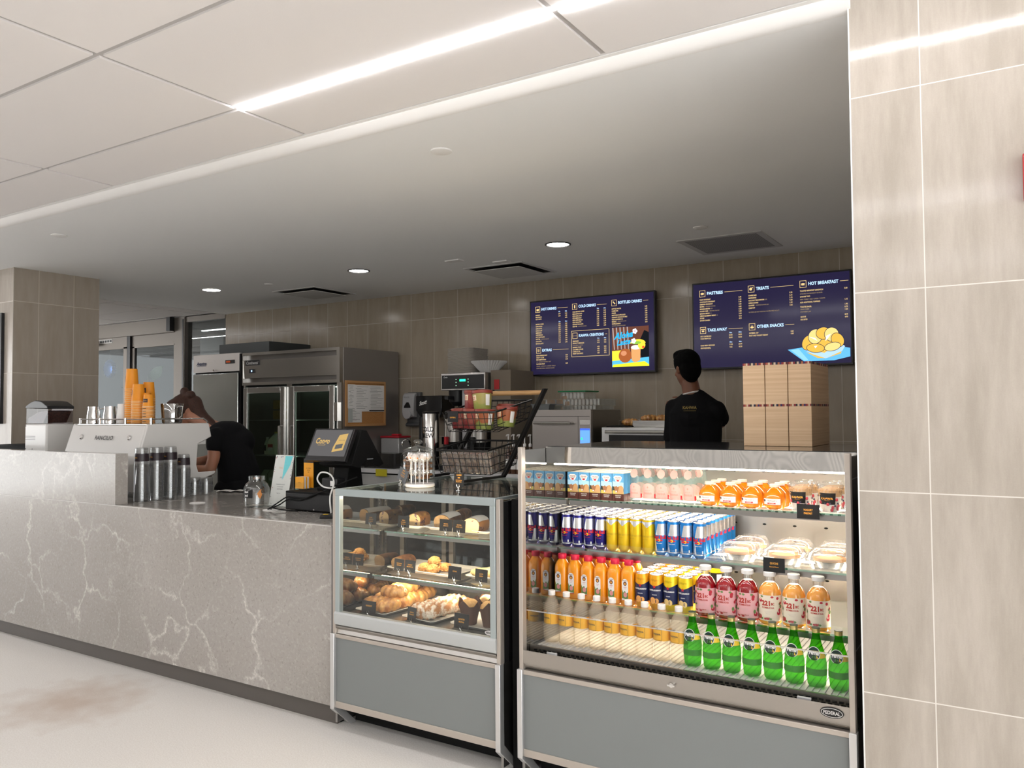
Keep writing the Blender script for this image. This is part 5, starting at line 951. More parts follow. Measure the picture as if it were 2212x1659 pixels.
# soap and towel dispensers
c = thing('soap_dispenser', 'grey wall soap dispenser beside the fridge', 'soap dispenser', (-5.375, 6.61, 1.30)); sg = mat('dispenser grey', (.44, .44, .45), .35); sd = mat('dispenser dark grey', (.10, .105, .11), .4)
B(sd).prism([(-.01, .01), (-.07, .012), (-.085, .03), (-.05, .06), (-.05, .33), (-.04, .37), (0, .37), (0, .01)], 'x', -.065, .105).obj('back_plate', c, bevel=.006); B(sg).prism([(-.05, .10), (-.11, .115), (-.125, .16), (-.11, .33), (-.085, .36), (-.05, .362)], 'x', -.08, .075).obj('cover', c, bevel=.012); B(dark).prism([(-.045, .205), (-.04, .225), (-.01, .262), (.01, .262), (.035, .225), (.04, .205)], 'y', -.128, -.118).obj('window', c); B(sg).prism([(.052*cos(a*pi/8), .135 + .045*sin(a*pi/8)) for a in range(16)], 'y', -.138, -.11).obj('push_bar', c, bevel=.004); B(mat('label ink', (.15, .15, .15), .5)).text('PROVON', .022, (-.01, -.127, .315)).obj('lettering', c)
c = thing('towel_dispenser', 'black paper towel dispenser on the tiled wall', 'towel dispenser', (-5.02, 6.61, 1.40)); B(mat('gloss black', (.008, .008, .009), .12)).prism([(-.165, .075), (-.10, 0.0), (.12, .0), (.165, .04), (.165, .225), (-.165, .225)], 'y', -.22, 0).obj('cover', c, bevel=.008); B(whp).text('Scott', .055, (-.07, -.222, .155), ux=(1, 0, .22), shear=.3, bold=.04, fit=.10).obj('lettering', c); B(paper).prism([(-.09, .01), (-.02, .03), (-.01, -.05), (-.06, -.04)], 'y', -.17, -.165).obj('paper_towel', c)
# cold brew urn, twin coffee brewer
c = thing('cold_brew_urn', 'tall steel cold brew urn on the back counter', 'urn', (-4.71, 6.03, .9145)); B(steelb).lathe([(.080, .0), (.080, .53), (.076, .54)], 32).obj('cylinder', c); B(dark).lathe([(.082, .53), (.084, .545), (.05, .555), (.001, .555)], 28, caps=(False, False)).obj('lid', c); b = B(dark); b.text('COLD', .062, (0, 0, .385), wrap=(.0815, 0, 0, .1), fit=.15, bold=.01).text('BREW', .062, (0, 0, .325), wrap=(.0815, 0, 0, .1), fit=.15, bold=.01); b.obj('lettering', c)
B(dark).box(-.125, -.03, .0, -.082, .05, .50).obj('side_grip', c, bevel=.01); b = B(dark).tube([(-.02, -.08, .20), (-.05, -.12, .20), (-.06, -.14, .26)], .012, 8).cyl(-.05, -.115, .17, .21, .014, 12); b.obj('tap', c)
c = thing('coffee_brewer', 'twin coffee brewer with green display on the back counter', 'coffee maker', (-4.33, 6.05, .9145)); B(mat('brewer frame', (.62, .60, .58), .25, .9)).box(-.26, -.02, .745, .24, .42, .905).obj('head', c, bevel=.006); B(dark).box(-.245, -.024, .758, .228, -.018, .885).obj('control_panel', c)
b = B(emis('green display', (.02, 1, .35), 2.2)).box(-.04, -.026, .825, .025, -.024, .846); b.obj('display', c); b = B(emis('button glow', (.5, .9, .6), 1.0)); [b.box(x, -.026, z, x + .008, -.024, z + .006) for x in (-.085, .052) for z in (.785, .815, .842)]; b.obj('buttons', c); B(alum).text('Curtis', .022, (-.225, -.026, .868), al='L', shear=.2, bold=.02).obj('lettering', c)
B(mat('brewer column', (.42, .42, .43), .35, .5)).box(-.045, .02, .20, .005, .35, .745).obj('column', c); B(dark).box(-.26, .25, 0, .24, .42, .745).box(-.26, -.06, 0, .24, .25, .045).obj('base', c)
for x in (-.145, .12):
    b = B(dark).lathe([(.04, .60), (.075, .64), (.08, .745)], 20, (x, .08, 0)); b.box(x - .02, -.09, .66, x + .02, .02, .69); b.obj('brew_basket', c)
for k, x in enumerate((-.165, .135)):
    u = thing('coffee_server', ['left', 'right'][k] + ' black and steel coffee server under the brewer', 'coffee server', (-4.33 + x, 6.10, .9600)); B(blackm).lathe([(.10, 0), (.10, .22)], 24).obj('base', u); B(steel).lathe([(.088, .22), (.088, .44)], 28).obj('steel_body', u); B(dark).lathe([(.095, .44), (.098, .47), (.06, .50), (.001, .505)], 24, caps=(True, False)).obj('lid', u); B(dark).box(-.02, -.13, .12, .02, -.09, .20).obj('tap', u)
    B(mat('red tap handle', (.5, .02, .03), .4) if not k else dark).box(-.012, -.135, .20, .012, -.10, .27).obj('tap_handle', u)
c = thing('cup_carrier', 'x', 'cup carrier'); b = B(mat('grey pulp', (.52, .48, .43), .9)).loft([[(x*q, y*q, z) for x, y in [(-.15, -.12), (-.12, -.15), (.12, -.15), (.15, -.12), (.15, .12), (.12, .15), (-.12, .15), (-.15, .12)]] for q, z in ((.94, 0), (1, .006), (1, .009), (.95, .009))]); b.obj('tray', c)
for k in range(24):
    o = c if k == 0 else dup(c, (0, 0, 0)); o.location = (-4.42 + random.uniform(-.004, .004), 6.23 + random.uniform(-.004, .004), 1.8205 + k*.0098); o.rotation_euler.z = random.uniform(-.03, .03); o['label'] = f'grey pulp cup carrier, number {k+1} up the stack on the coffee brewer'; o['group'] = 'pulp cup carriers stacked on the brewer'
b = B(paper); n = 72; ks = thing('coffee_filters', 'nested white fluted coffee filters on top of the brewer', 'coffee filter', (-4.16, 6.20, 1.820))
for q in range(3): b.loft([[((r + (.004 if k % 2 else -.004)*f)*cos(2*pi*k/n), (r + (.004 if k % 2 else -.004)*f)*sin(2*pi*k/n), z + q*.006) for k in range(n)] for r, z, f in ((.075, .001, 0), (.10, .03, 1), (.14, .075, 1.5), (.165, .095, 2))], (q == 0, False))
b.obj('filter_stack', ks)
tag(B(mat('kraft carton', (.20, .165, .125), .8)).box(-4.075, 6.10, .9145, -3.86, 6.50, 1.835).obj('cardboard_box'), 'tall brown carton behind the coffee brewer', 'box'); B(mat('red sticker', (.4, .02, .02), .6)); tag(B(mat('red sticker', (.4, .02, .02), .6)).box(-4.035, 6.094, 1.66, -3.98, 6.0985, 1.75).obj('sticker'), 'red sticker on the brown carton', 'sticker')
c = thing('syrup_pump_bottle', 'x', 'bottle'); B(mat('syrup glass', (.10, .05, .03), .1)).lathe([(.033, 0), (.035, .01), (.035, .17), (.014, .22), (.014, .24)], 18).obj('bottle_body', c); b = B(whp); patch(b, .035, -1.2, 1.2, .04, .13, 10); b.obj('label', c); B(whp).lathe([(.018, .24), (.018, .26), (.006, .27), (.006, .33), (.012, .335), (.012, .345)], 14).tube([(0, 0, .34), (0, -.03, .34), (0, -.045, .33)], .005, 6).obj('pump', c)
for k in range(5):
    o = c if k == 0 else dup(c, (0, 0, 0)); o.location = (-3.80 + k*.056, 5.96, .9145); o.scale = (.78, .78, 1); o['label'] = f'syrup bottle with white pump, {ORD[k+1]} from left behind the baskets'; o['group'] = 'syrup bottles with white pumps'
# red-lid jug, tap, wall plate
c = thing('red_lid_container', 'white container with red lid beside the sink tap', 'container', (-5.42, 6.35, .9145)); B(pane('frosted plastic', (.8, .8, .8), .1, .6, haze=.55, hazec=(.6, .6, .6))).box(-.12, -.09, 0, .12, .09, .285).obj('body', c, bevel=.01); B(mat('red lid', (.45, .015, .03), .4)).box(-.125, -.095, .285, .125, .095, .305).box(-.03, -.03, .305, .06, .03, .325).obj('lid', c, bevel=.006)
c = thing('sink_tap', 'curved chrome sink tap on the back counter', 'tap', (-5.27, 6.35, .9145)); B(chrome).tube([(.03, .03, 0), (.03, .03, .20), (.025, .01, .25), (.0, -.01, .27), (-.03, -.03, .25), (-.035, -.035, .20)], .010, 10).obj('spout', c); B(chrome).cyl(.03, .03, 0, .02, .025, 16).obj('base', c)
tag(B(pane('smoked clear bin', (.40, .40, .40), .1, .7, haze=.2, hazec=(.1, .1, .1))).box(-5.50, 5.97, .9145, -5.12, 6.18, 1.06).obj('clear_bin'), 'smoked clear bin on the back counter by the tap', 'bin')
tag(B(whp).lathe([(.035, 0), (.04, .11), (.043, .30), (.043, .32)], 20, (-4.86, 6.25, .9145)).obj('cup_dispenser'), 'white paper cup stack left of the cold brew urn', 'cups')
tag(B(blackm).box(-5.02, 6.604, 1.13, -4.86, 6.612, 1.205).obj('wall_notice'), 'small black notice on the tiles under the towel dispenser', 'sign')
tag(B(mat('yellow sticky note', (.55, .48, .02), .6)).box(-5.28, 5.893, .845, -5.14, 5.896, .914).obj('sticky_note'), 'yellow sticky note on the back counter edge', 'note')
# ovens
ov = mat('oven steel', (.40, .37, .345), .38, .85); c = thing('rapid_oven', 'stainless rapid cook oven with blue touch screen', 'oven', (-3.53, YC + .02, .9145)); w, d, h = .56, .58, .555
B(ov).box(0, 0, .04, w, .03, h).obj('front', c, bevel=.003); B(steeld).box(0, .03, .04, w, d, h).obj('side_body', c, bevel=.003); b = B(blackm).box(.012, -.0006, .498, w - .012, 0, .501).box(.440, -.0006, .05, .443, 0, .498); b.obj('panel_gap', c)
B(steelb).tube([(.04, 0, .445), (.04, -.04, .445), (.39, -.04, .445), (.39, 0, .445)], .012, 10).obj('door_handle', c)
b = B(emis('touch screen blue', (.13, .33, 1.0), 1.1)).box(.460, -.003, .22, .548, -.001, .40); b.mat(emis('touch screen top', (.05, .12, .8), 1.1)).box(.460, -.004, .385, .548, -.003, .40); b.mat(emis('touch green', (.05, .9, .4), 1.0)).box(.467, -.004, .305, .482, -.003, .325); b.obj('touch_screen', c); B(steelb).box(.458, -.002, .43, .552, 0, .47).obj('usb_cover', c, bevel=.002)
[B(blackm).cyl(x, y, 0, .04, .02, 12).obj('foot', c) for x in (.05, w - .05) for y in (.05, d - .05)]
c = thing('countertop_oven', 'low steel oven with window, baking trays on top', 'oven', (-2.875, YC + .02, .9145)); w, d, h = .60, .55, .41; B(steel).box(0, .03, .03, w, d, h).obj('body', c, bevel=.004); B(alum).prism([(0, .03), (0, h), (w, h), (w, .03)], 'y', 0, .03).obj('door', c, bevel=.004); B(dark).box(.065, -.004, .06, w - .065, 0, h - .060).obj('door_window', c, bevel=.003); B(steelb).tube([(.04, 0, h - .035), (.05, -.035, h - .035), (w - .05, -.035, h - .035), (w - .04, 0, h - .035)], .013, 10).obj('door_handle', c); [B(blackm).cyl(x, y, 0, .03, .018, 12).obj('foot', c) for x in (.05, w - .05) for y in (.06, d - .06)]
tr = thing('baking_tray', 'x', 'tray'); b = B(alum).loft([[(x*q, y*q, z) for x, y in [(-.17, -.12), (.17, -.12), (.17, .12), (-.17, .12)]] for q, z in ((.93, 0), (1, .018), (1.01, .018), (1.01, .0195), (.985, .0195), (.92, .002))]); b.obj('tray_body', tr)
for k in range(4):
    o = tr if k == 0 else dup(tr, (0, 0, 0)); o.location = (-2.47, 6.12, 1.326 + k*.0105); o['label'] = f'aluminium baking tray, {ORD[k+1]} from the bottom of the stack'; o['group'] = 'stacked baking trays'
tag(B(blackm).box(-2.87, 6.0, 1.3255, -2.645, 6.22, 1.335).obj('black_tray', bevel=.002), 'flat black tray on the low oven', 'tray')
o = dup(cr, (-2.69, 6.08, 1.336), .3, 'baked croissant on the black tray', 'croissants left on the oven trays'); dup(cr, (-2.53, 6.10, 1.366), .8, 'baked croissant at the left of the baking trays', 'croissants left on the oven trays'); dup(cr, (-2.42, 6.12, 1.366), .2, 'baked croissant at the right of the baking trays', 'croissants left on the oven trays')
wb = thing('wire_stand', 'small wire rack on the low oven', 'rack', (-2.83, 6.32, 1.3255)); b = B(steel)
for y in (0, .12): b.tube([(-.08, y, 0), (-.07, y, .05), (.12, y, .055), (.13, y, 0)], .003, 6)
b.tube([(-.07, 0, .05), (-.07, .12, .05)], .003, 6).tube([(.12, 0, .055), (.12, .12, .055)], .003, 6); b.obj('wire_frame', wb)
cb = pane('clear food bin', (.86, .87, .86), .12, .8, haze=.07)
def bin_(name, lab, x0, y0, z0, x1, y1, z1, m_):
    c = thing(name, lab, 'container', (0, 0, 0)); b = B(m_); t = .004; b.box(x0, y0, z0, x1, y1, z0 + t).box(x0, y0, z0 + t, x0 + t, y1, z1).box(x1 - t, y0, z0 + t, x1, y1, z1).box(x0 + t, y0, z0 + t, x1 - t, y0 + t, z1).box(x0 + t, y1 - t, z0 + t, x1 - t, y1, z1); b.obj('bin_body', c); B(m_).box(x0 - .012, y0 - .012, z1, x1 + .012, y1 + .012, z1 + .006).obj('rim', c); return c
bin_('clear_food_bin', 'long clear food bin on top of the rapid cook oven', -3.50, 6.05, 1.4700, -2.99, 6.40, 1.50, cb); bin_('clear_food_bin', 'shallow clear bin resting on the lower food bin', -3.48, 6.06, 1.5070, -2.96, 6.38, 1.555, cb)
c = bin_('green_lid_container', 'clear container with green lid above the rapid cook oven', -3.36, 6.12, 1.5625, -3.13, 6.34, 1.615, cb); B(mat('green lid', (.01, .20, .07), .4)).box(-3.38, 6.10, 1.6215, -3.11, 6.36, 1.633).obj('green_lid', c, bevel=.004)
c = thing('grey_tub', 'small grey plastic tub at the front of the oven top', 'tub', (-3.46, 5.99, 1.470)); B(mat('grey tub', (.17, .18, .18), .4)).loft([[(x*q, y*q, z) for x, y in [(-.09, -.05), (.09, -.05), (.09, .05), (-.09, .05)]] for q, z in ((.85, 0), (1, .045), (1.08, .045), (1.08, .05))]).obj('tub_body', c)
# take-away boxes stacked on the drinks case
bamboo = NT('bamboo print board'); P_ = bamboo.P(); f = bamboo.noise(2.5, 5, None, .6, (.6, .6, 40)); bamboo.bsdf(Base_Color=bamboo.mix(bamboo.ramp(f, .35, .65), (.60, .40, .23), (.72, .52, .33)), Roughness=.55); bamboo = bamboo.m
def tkb():
    c = thing('takeaway_box', 'x', 'takeaway box'); w, d, h = .0865, .34, .168; B(bamboo).box(-w/2, 0, 0, w/2, d, h - .010).obj('box_body', c, bevel=.001); rr = random.Random(5); b = B()
    cols = [mat('stripe ' + n, cc, .6) for n, cc in (('maroon', (.22, .02, .03)), ('navy', (.02, .02, .10)), ('cream', (.62, .48, .34)), ('rust', (.40, .13, .06)), ('black', (.02, .02, .02)))]
    x = -w/2; k = 0
    while x < w/2 - .001: ww = min(rr.uniform(.003, .008), w/2 - x); b.mat(cols[(k*3 + k//2) % 5]).box(x, 0, h - .010, x + ww, .004, h - .001); x += ww; k += 1
    y = .004
    while y < d - .001: ww = min(rr.uniform(.006, .016), d - y); b.mat(cols[(k*3 + k//2) % 5]).box(w/2 - .004, y, h - .010, w/2, y + ww, h - .001); y += ww; k += 1
    b.mat(cols[2]).box(-w/2, .004, h - .010, w/2 - .004, d, h - .0008); b.obj('striped_edge', c, label='strip of maroon, navy and cream blocks'); return c
tb = tkb(); first = True
for j in range(2):
    for i in range(3):
        o = tb if first else dup(tb, (0, 0, 0)); first = False; o.location = (-.907 + .0895*i, 3.27, 1.3085 + .1665*j); o['label'] = ['left', 'middle', 'right'][i] + ' bamboo patterned takeaway box in the ' + ['lower', 'upper'][j] + ' row'; o['group'] = 'bamboo patterned takeaway boxes'
# pillar poster, red corner sign, lobby plant and balloon
c = thing('framed_poster', 'black framed poster on the left tiled pillar', 'poster', (-7.62, 3.478, 1.385)); B(dark).box(-.31, -.025, 0, .315, 0, .945).obj('frame', c, bevel=.003); b = B(mat('poster blue', (.30, .45, .62), .4)).box(-.28, -.027, .03, .285, -.0255, .915); b.mat(orng).box(-.28, -.0275, .03, .285, -.027, .20); b.obj('print', c)
tag(B(mat('red fire sign', (.40, .02, .02), .4)).box(.024, 2.63, 2.03, .30, 2.667, 2.16).obj('wall_sign', bevel=.004), 'red wall box cut off at the right edge of the photo', 'sign')
c = thing('lobby_plant', 'tall broad-leaved plant seen through the glass doors', 'plant', (-11.75, 7.75, 0)); B(mat('planter', (.2, .2, .2), .5)).lathe([(.18, 0), (.24, .45)], 20).obj('planter', c); lf = mat('big leaf green', (.05, .14, .035), .4)
def leaf(p0, p1, wd, nm):
    p0, p1 = Vector(p0), Vector(p1); d = (p1 - p0); s = Vector((0, 0, 1)).cross(Vector((0, 1, 0))) ; s = d.cross(Vector((0, 1, 0))).normalized(); V = []
    for i in range(9): t = i/8; q = wd*sin(pi*t**.7); c0 = p0 + d*t + Vector((0, .05*sin(pi*t), 0)); V += [tuple(c0 - s*q), tuple(c0 + Vector((0, .02, 0))), tuple(c0 + s*q)]
    B(lf).add(V, [(3*i, 3*i+1, 3*i+4, 3*i+3) for i in range(8)] + [(3*i+1, 3*i+2, 3*i+5, 3*i+4) for i in range(8)]).obj('leaf', c)
leaf((.0, 0, 2.05), (.38, 0, 2.22), .10, 1); leaf((-.35, 0, 1.72), (-.75, 0, 1.92), .05, 2); leaf((.4, 0, 1.45), (.72, 0, 1.85), .06, 3); B(mat('stem green', (.08, .13, .05), .6)).tube([(0, 0, .4), (0, 0, 1.6), (.02, 0, 2.06)], .02, 8).tube([(0, 0, .5), (-.2, 0, 1.4), (-.36, 0, 1.74)], .012, 6).tube([(0, 0, .5), (.25, 0, 1.2), (.41, 0, 1.47)], .012, 6).obj('stem', c)
c = thing('foil_balloon', 'blue pleated foil balloon hanging in the lobby', 'balloon', (-12.55, 7.6, 2.21)); b = B(mat('blue foil', (.12, .25, .60), .15, .8)); n = 32; b.loft([[((r*(1 + (.12 if k % 2 else -.08)*f))*cos(2*pi*k/n), y, (r*(1 + (.12 if k % 2 else -.08)*f))*sin(2*pi*k/n)) for k in range(n)] for r, y, f in ((.03, -.05, 0), (.12, -.04, 1), (.14, 0, 1), (.10, .05, 1), (.02, .06, 0))]); b.obj('foil_body', c); B(paper).tube([(0, 0, .12), (0, 0, .528)], .002, 5).obj('string', c)
# ---------- things on the quartz counter ----------
ZT = .9275
cupm = pane('stacked clear cups', (.86, .86, .86), .09, .75, haze=.07, hazec=(.45, .45, .45))
def cupstack(label, x, y, n, r=.0455, h0=.118, pitch=.0078, band=True, taper=.76):
    c = thing('clear_cup_stack', label, 'cup stack', (x, y, ZT)); k_ = .9
    # upside-down nested cups: every rim shows as a ring
    for i in range(n):
        z = i*pitch; b = B(cupm).lathe([(r, z), (r + .0012, z + .0015), (r - .0015, z + .0045), (r - .004, z + .030 if i < n - 1 else z + .03), ], 22, caps=(False, False))
        if i == n - 1: b.lathe([(r - .004, z + .03), (r*taper + .002, z + h0), (r*taper - .004, z + h0 + .004), (.001, z + h0 + .003)], 22, caps=(False, False))
        b.obj('cup', c)
    top = (n - 1)*pitch
    if band:
        b = B(mat('dark cup band', (.022, .014, .018), .4)); rr = lambda z: r - .004 + (r*taper + .002 - r + .004)*(z - .03)/(h0 - .03) + .0008
        b.loft([[(rr(q)*cos(2*pi*k/22), rr(q)*sin(2*pi*k/22), top + q) for k in range(22)] for q in (.040, .085)], (False, False)); b.mat(orng).text('KAHWA', .010, (0, 0, top + .062), wrap=(rr(.062) + .001, 0, 0, 0), fit=.03); b.obj('printed_band', c)
    b = B(cupm)
    for q in range(4): b.lathe([(r*taper + .001, top + h0 - .030 + q*.009), (r*taper + .003, top + h0 - .028 + q*.009), (r*taper + .001, top + h0 - .026 + q*.009)], 22, caps=(False, False))
    b.obj('ribs', c); return c
cupstack('tall stack of clear cups with dark band, nearest the raised counter end', -4.520, 2.945, 27); cupstack('tall stack of clear cups with dark band, second from the raised counter end', -4.520, 3.045, 27); cupstack('tall stack of clear cups with dark band, third from the raised counter end', -4.520, 3.14, 27); cupstack('slimmer stack of clear cups with dark band beside the short stacks', -4.515, 3.232, 22, .042, .105)
cupstack('short stack of clear deli cups, left one', -4.545, 3.335, 10, .044, .045, .0075, False, .86); cupstack('short stack of clear deli cups, right one', -4.545, 3.425, 9, .044, .045, .0075, False, .86)
tag(B(paper).lathe([(.047, 0), (.047, .003), (.001, .0035)], 24, (-4.13, 3.05, ZT), sy=.9).obj('coaster'), 'round white coaster alone on the quartz worktop', 'coaster')
b = B(paper); V = [(-.10 + .2*i/6, -.04 + .08*j/4, .004 + .010*abs(sin(i*1.1 + j*.8))) for i in range(7) for j in range(5)]; b.add(V, [(5*i + j, 5*i + j + 1, 5*i + j + 6, 5*i + j + 5) for i in range(6) for j in range(4)])
o = b.obj('napkin', loc=(-4.50, 3.60, ZT)); o.rotation_euler.z = .5; tag(o, 'crumpled white napkin at the back edge of the worktop', 'napkin')
# tip jar
c = thing('tip_jar', 'clear glass tip jar with black label', 'jar', (-3.665, 3.095, ZT)); B(jg).lathe([(.062, 0), (.070, .008), (.071, .105), (.060, .130), (.043, .145), (.042, .150), (.046, .152), (.046, .172), (.043, .174)], 28, caps=(True, False)).obj('jar_body', c)
b = B(dark); patch(b, .071, -.55, .55, .055, .10, 8, 0, .001, top=lambda t: .10 + .006*cos(4*pi*t)); b.mat(whp).text('thank', .017, (0, 0, .090), wrap=(.0725, 0, 0, 0), bold=.03, shear=.2).text('you!', .018, (0, 0, .070), wrap=(.0725, 0, 0, 0), bold=.03, shear=.2); b.obj('label', c)
B(mat('autumn leaf print', (.62, .25, .07), .6)).add([((.0715)*sin(a), -.0715*cos(a), z) for a, z in [(1.0, .06), (1.15, .05), (1.3, .075), (1.2, .09), (1.25, .105), (1.05, .095), (.9, .08)]], [tuple(range(7))]).obj('leaf_print', c)
for k, (x, y) in enumerate([(-.02, -.02), (.02, -.03), (.0, .01), (.03, .01), (-.035, .015)]): tag(B(mat('coin', (.50, .42, .34), .3, .8)).cyl(-3.665 + x, 3.095 + y, ZT + .0085 + .0015*(k % 2), ZT + .010 + .0015*(k % 2), .011, 14).obj('coin'), 'small coin lying in the bottom of the tip jar', 'coin', 'coins in the tip jar')
# leaflet stand
c = thing('sign_stand', 'tall leaning white notice in an acrylic stand', 'sign', (-3.625, 3.145, ZT + .0015)); b = B(paper).box(0, 0, .004, .148, .0012, .292); tx = mat('notice ink', (.12, .12, .15), .6); b.mat(tx)
b.text('JOIN US', .012, (.074, -.0005, .165), sq=.7).text('FOR BREAKFAST & SNACKS', .009, (.072, -.0005, .125), sq=.65).text('AT THE COUNTER', .009, (.072, -.0005, .112), sq=.65).text('EVERY MORNING', .009, (.072, -.0005, .099), sq=.65).text('THANK YOU', .008, (.065, -.0005, .075), sq=.65)
rr = random.Random(3)
for k in range(46):
    x, z = (rr.choice([.006, .142]) + rr.uniform(-.003, .003), rr.uniform(.01, .285)) if k % 2 else (rr.uniform(.01, .14), rr.choice([.01, .28]) + rr.uniform(-.004, .004)); b.mat([mat('confetti navy', (.05, .06, .25), .6), mat('confetti red', (.45, .06, .08), .6), tx][k % 3]).box(x, -.0006, z, x + .0035, 0, z + .004)
b.mat(mat('confetti gold', (.75, .5, .3), .6)).text('Kahwa', .014, (.055, -.0006, .22), shear=.2); b.mat(mat('aqua stripe', (.16, .72, .80), .5)); b.add([(.080, -.0008, .288), (.140, -.0008, .288), (.128, -.0008, .235), (.078, -.0008, .150)], [(0, 3, 2, 1)])
b.xf(Matrix.Rotation(R(-11), 4, 'X')); b.obj('notice', c); b = B(glassp).box(-.002, -.003, .0, .150, -.0015, .295).box(-.002, .0025, 0, .150, .004, .295); b.xf(Matrix.Rotation(R(-11), 4, 'X')); b.obj('acrylic_sleeve', c); B(glassp).box(-.002, -.03, 0, .15, .075, .0025).obj('foot', c)
tag(B(paper).lathe([(.05, 0), (.05, .003), (.001, .0035)], 24, (-3.46, 3.02, ZT), sy=.8).obj('coaster'), 'round white coaster under the black cables', 'coaster')
# till: cash drawer, touch screen, rear display, printer, card reader, cables
c = thing('cash_drawer', 'black steel cash drawer under the touch screen till', 'cash drawer', (-3.397, 3.065, ZT)); B(blackm).box(0, 0, .005, .36, .36, .105).obj('drawer_body', c, bevel=.003); B(dark).box(.005, -.004, .010, .355, 0, .095).obj('drawer_front', c, bevel=.002); B(chrome).box(.215, -.006, .012, .225, -.004, .018).obj('lock', c)
c = thing('till', 'black touch screen till showing a gold logo', 'till', (-3.16, 3.20, ZT + .1055)); tilt = Matrix.Translation((0, -.07, .165)) @ Matrix.Rotation(R(-26), 4, 'X')
b = B(dark).box(-.148, -.012, -.005, .148, .012, .185); b.xf(tilt); b.obj('screen_housing', c, bevel=.003)
b = B(emis('till screen grey', (.105, .10, .10), 1.0)).box(-.135, -.0135, .022, .135, -.0122, .176); b.xf(tilt); b.obj('display', c)
b = B(em('till gold', (.50, .33, .12), 1.0)).text('Congo', .046, (-.055, -.0145, .110), bold=.03, fit=.105); b.box(-.085, -.0145, .084, -.03, -.014, .086); b.add([(.035, -.0145, .075), (.055, -.0145, .145), (.115, -.0145, .155), (.112, -.0145, .058), (.035, -.0145, .045)][::-1], [(0, 1, 2, 3, 4)]); b.mat(em('till dark', (.10, .10, .10), 1.0)); b.add([(.05, -.0147, .088), (.10, -.0147, .095), (.10, -.0147, .070), (.05, -.0147, .062)][::-1], [(0, 1, 2, 3)]).text('KAHWA COFFEE', .008, (.083, -.0148, .115), sq=.7); b.xf(tilt); b.obj('screen_graphic', c, label='gold logo on the grey till screen')
B(blackm).prism([(-.02, .14), (.06, .33), (.10, .325), (.24, .135), (.20, .12), (.10, .16), (.04, .12)], 'x', -.10, .14).obj('rear_display', c, label='second black display leaning away to the back', bevel=.003)
B(em('badge grey', (.10, .10, .10), .6)).box(.1405, .10, .165, .1408, .15, .172).obj('badge', c)
B(blackm).prism([(.02, 0), (.16, 0), (.13, .19), (.06, .19)], 'x', -.05, .06).box(-.11, -.03, 0, .12, .20, .018).obj('stand', c, bevel=.004)
c = thing('scanner', 'small black scanner with white sticker on the till base', 'scanner', (-3.10, 3.12, ZT + .1055)); B(dark).box(-.06, -.02, .020, .05, .05, .075).obj('scanner_body', c, bevel=.006); B(whp).box(.005, -.0215, .035, .035, -.0205, .062).obj('sticker', c); B(dark).tube([(0, .03, 0), (0, .03, .025)], .02, 12).obj('neck', c)
c = thing('card_stand', 'acrylic stand with orange leaflet and gift cards', 'leaflet holder', (-3.455, 3.20, ZT + .1055)); c.location = (-3.395, 3.17, ZT + .1055); og = mat('orange card', (.85, .38, .02), .5)
b = B(og).box(.0, .025, .008, .075, .027, .150); b.mat(dark).box(0, .0245, .145, .075, .027, .168).text('BUY 10 DRINKS', .008, (.0375, .0245, .115), sq=.65).text('GET ONE', .008, (.0375, .0245, .104), sq=.65).text('FREE!', .008, (.0375, .0245, .093), sq=.65); b.obj('leaflet', c); b = B(og)
for k in range(5): b.mat(whp if k % 2 else og).box(-.002, -.035 + k*.011, .006, .062, -.030 + k*.011, .070)
b.mat(dark).text('kahwa', .009, (.03, -.0355, .040)); b.obj('gift_cards', c); b = B(glassp).box(-.004, .029, 0, .079, .031, .17).box(-.004, -.040, 0, .068, -.038, .04).box(-.004, -.040, 0, .079, .031, .003); b.obj('acrylic_holder', c)
c = thing('card_reader', 'small black card reader at the counter front edge', 'card reader', (-2.935, 2.93, ZT), .6); B(dark).prism([(-.045, 0), (.045, 0), (.042, .022), (-.042, .014)], 'y', -.02, .04).obj('reader_body', c, bevel=.004) ; b = B(yelp).box(-.03, .0, .0185, -.005, .02, .0195); b.obj('keypad_light', c)
tag(B(mat('white cable', (.72, .72, .70), .4)).tube([(-2.95, 2.96, ZT + .02), (-2.972, 2.975, ZT + .10), (-3.0, 3.03, ZT + .165), (-3.05, 3.055, ZT + .205), (-3.11, 3.05, ZT + .215), (-3.135, 3.045, ZT + .18), (-3.10, 3.045, ZT + .145), (-3.05, 3.05, ZT + .135), (-3.02, 3.06, ZT + .14)], .0042, 8, smooth=6).obj('white_cable'), 'looped white cable running from the card reader', 'cable')
for k, pts in enumerate([[(-3.47, 3.02, ZT + .01), (-3.42, 3.04, ZT + .045), (-3.36, 3.045, ZT + .075), (-3.30, 3.05, ZT + .07), (-3.20, 3.055, ZT + .08), (-3.12, 3.055, ZT + .11), (-3.04, 3.06, ZT + .14), (-2.95, 3.15, ZT + .19)], [(-3.475, 3.01, ZT + .006), (-3.41, 3.03, ZT + .03), (-3.36, 3.05, ZT + .06), (-3.27, 3.05, ZT + .06), (-3.18, 3.05, ZT + .09), (-3.08, 3.05, ZT + .12), (-3.0, 3.06, ZT + .14)], [(-3.46, 3.02, ZT + .006), (-3.43, 3.0, ZT + .018), (-3.37, 3.01, ZT + .010), (-3.28, 3.045, ZT + .004)]]):
    tag(B(blackm).tube(pts, .0035, 8, smooth=5).obj('black_cable'), ['upper black cable draped over the cash drawer', 'lower black cable draped over the cash drawer', 'short black cable at the foot of the cash drawer'][k], 'cable')
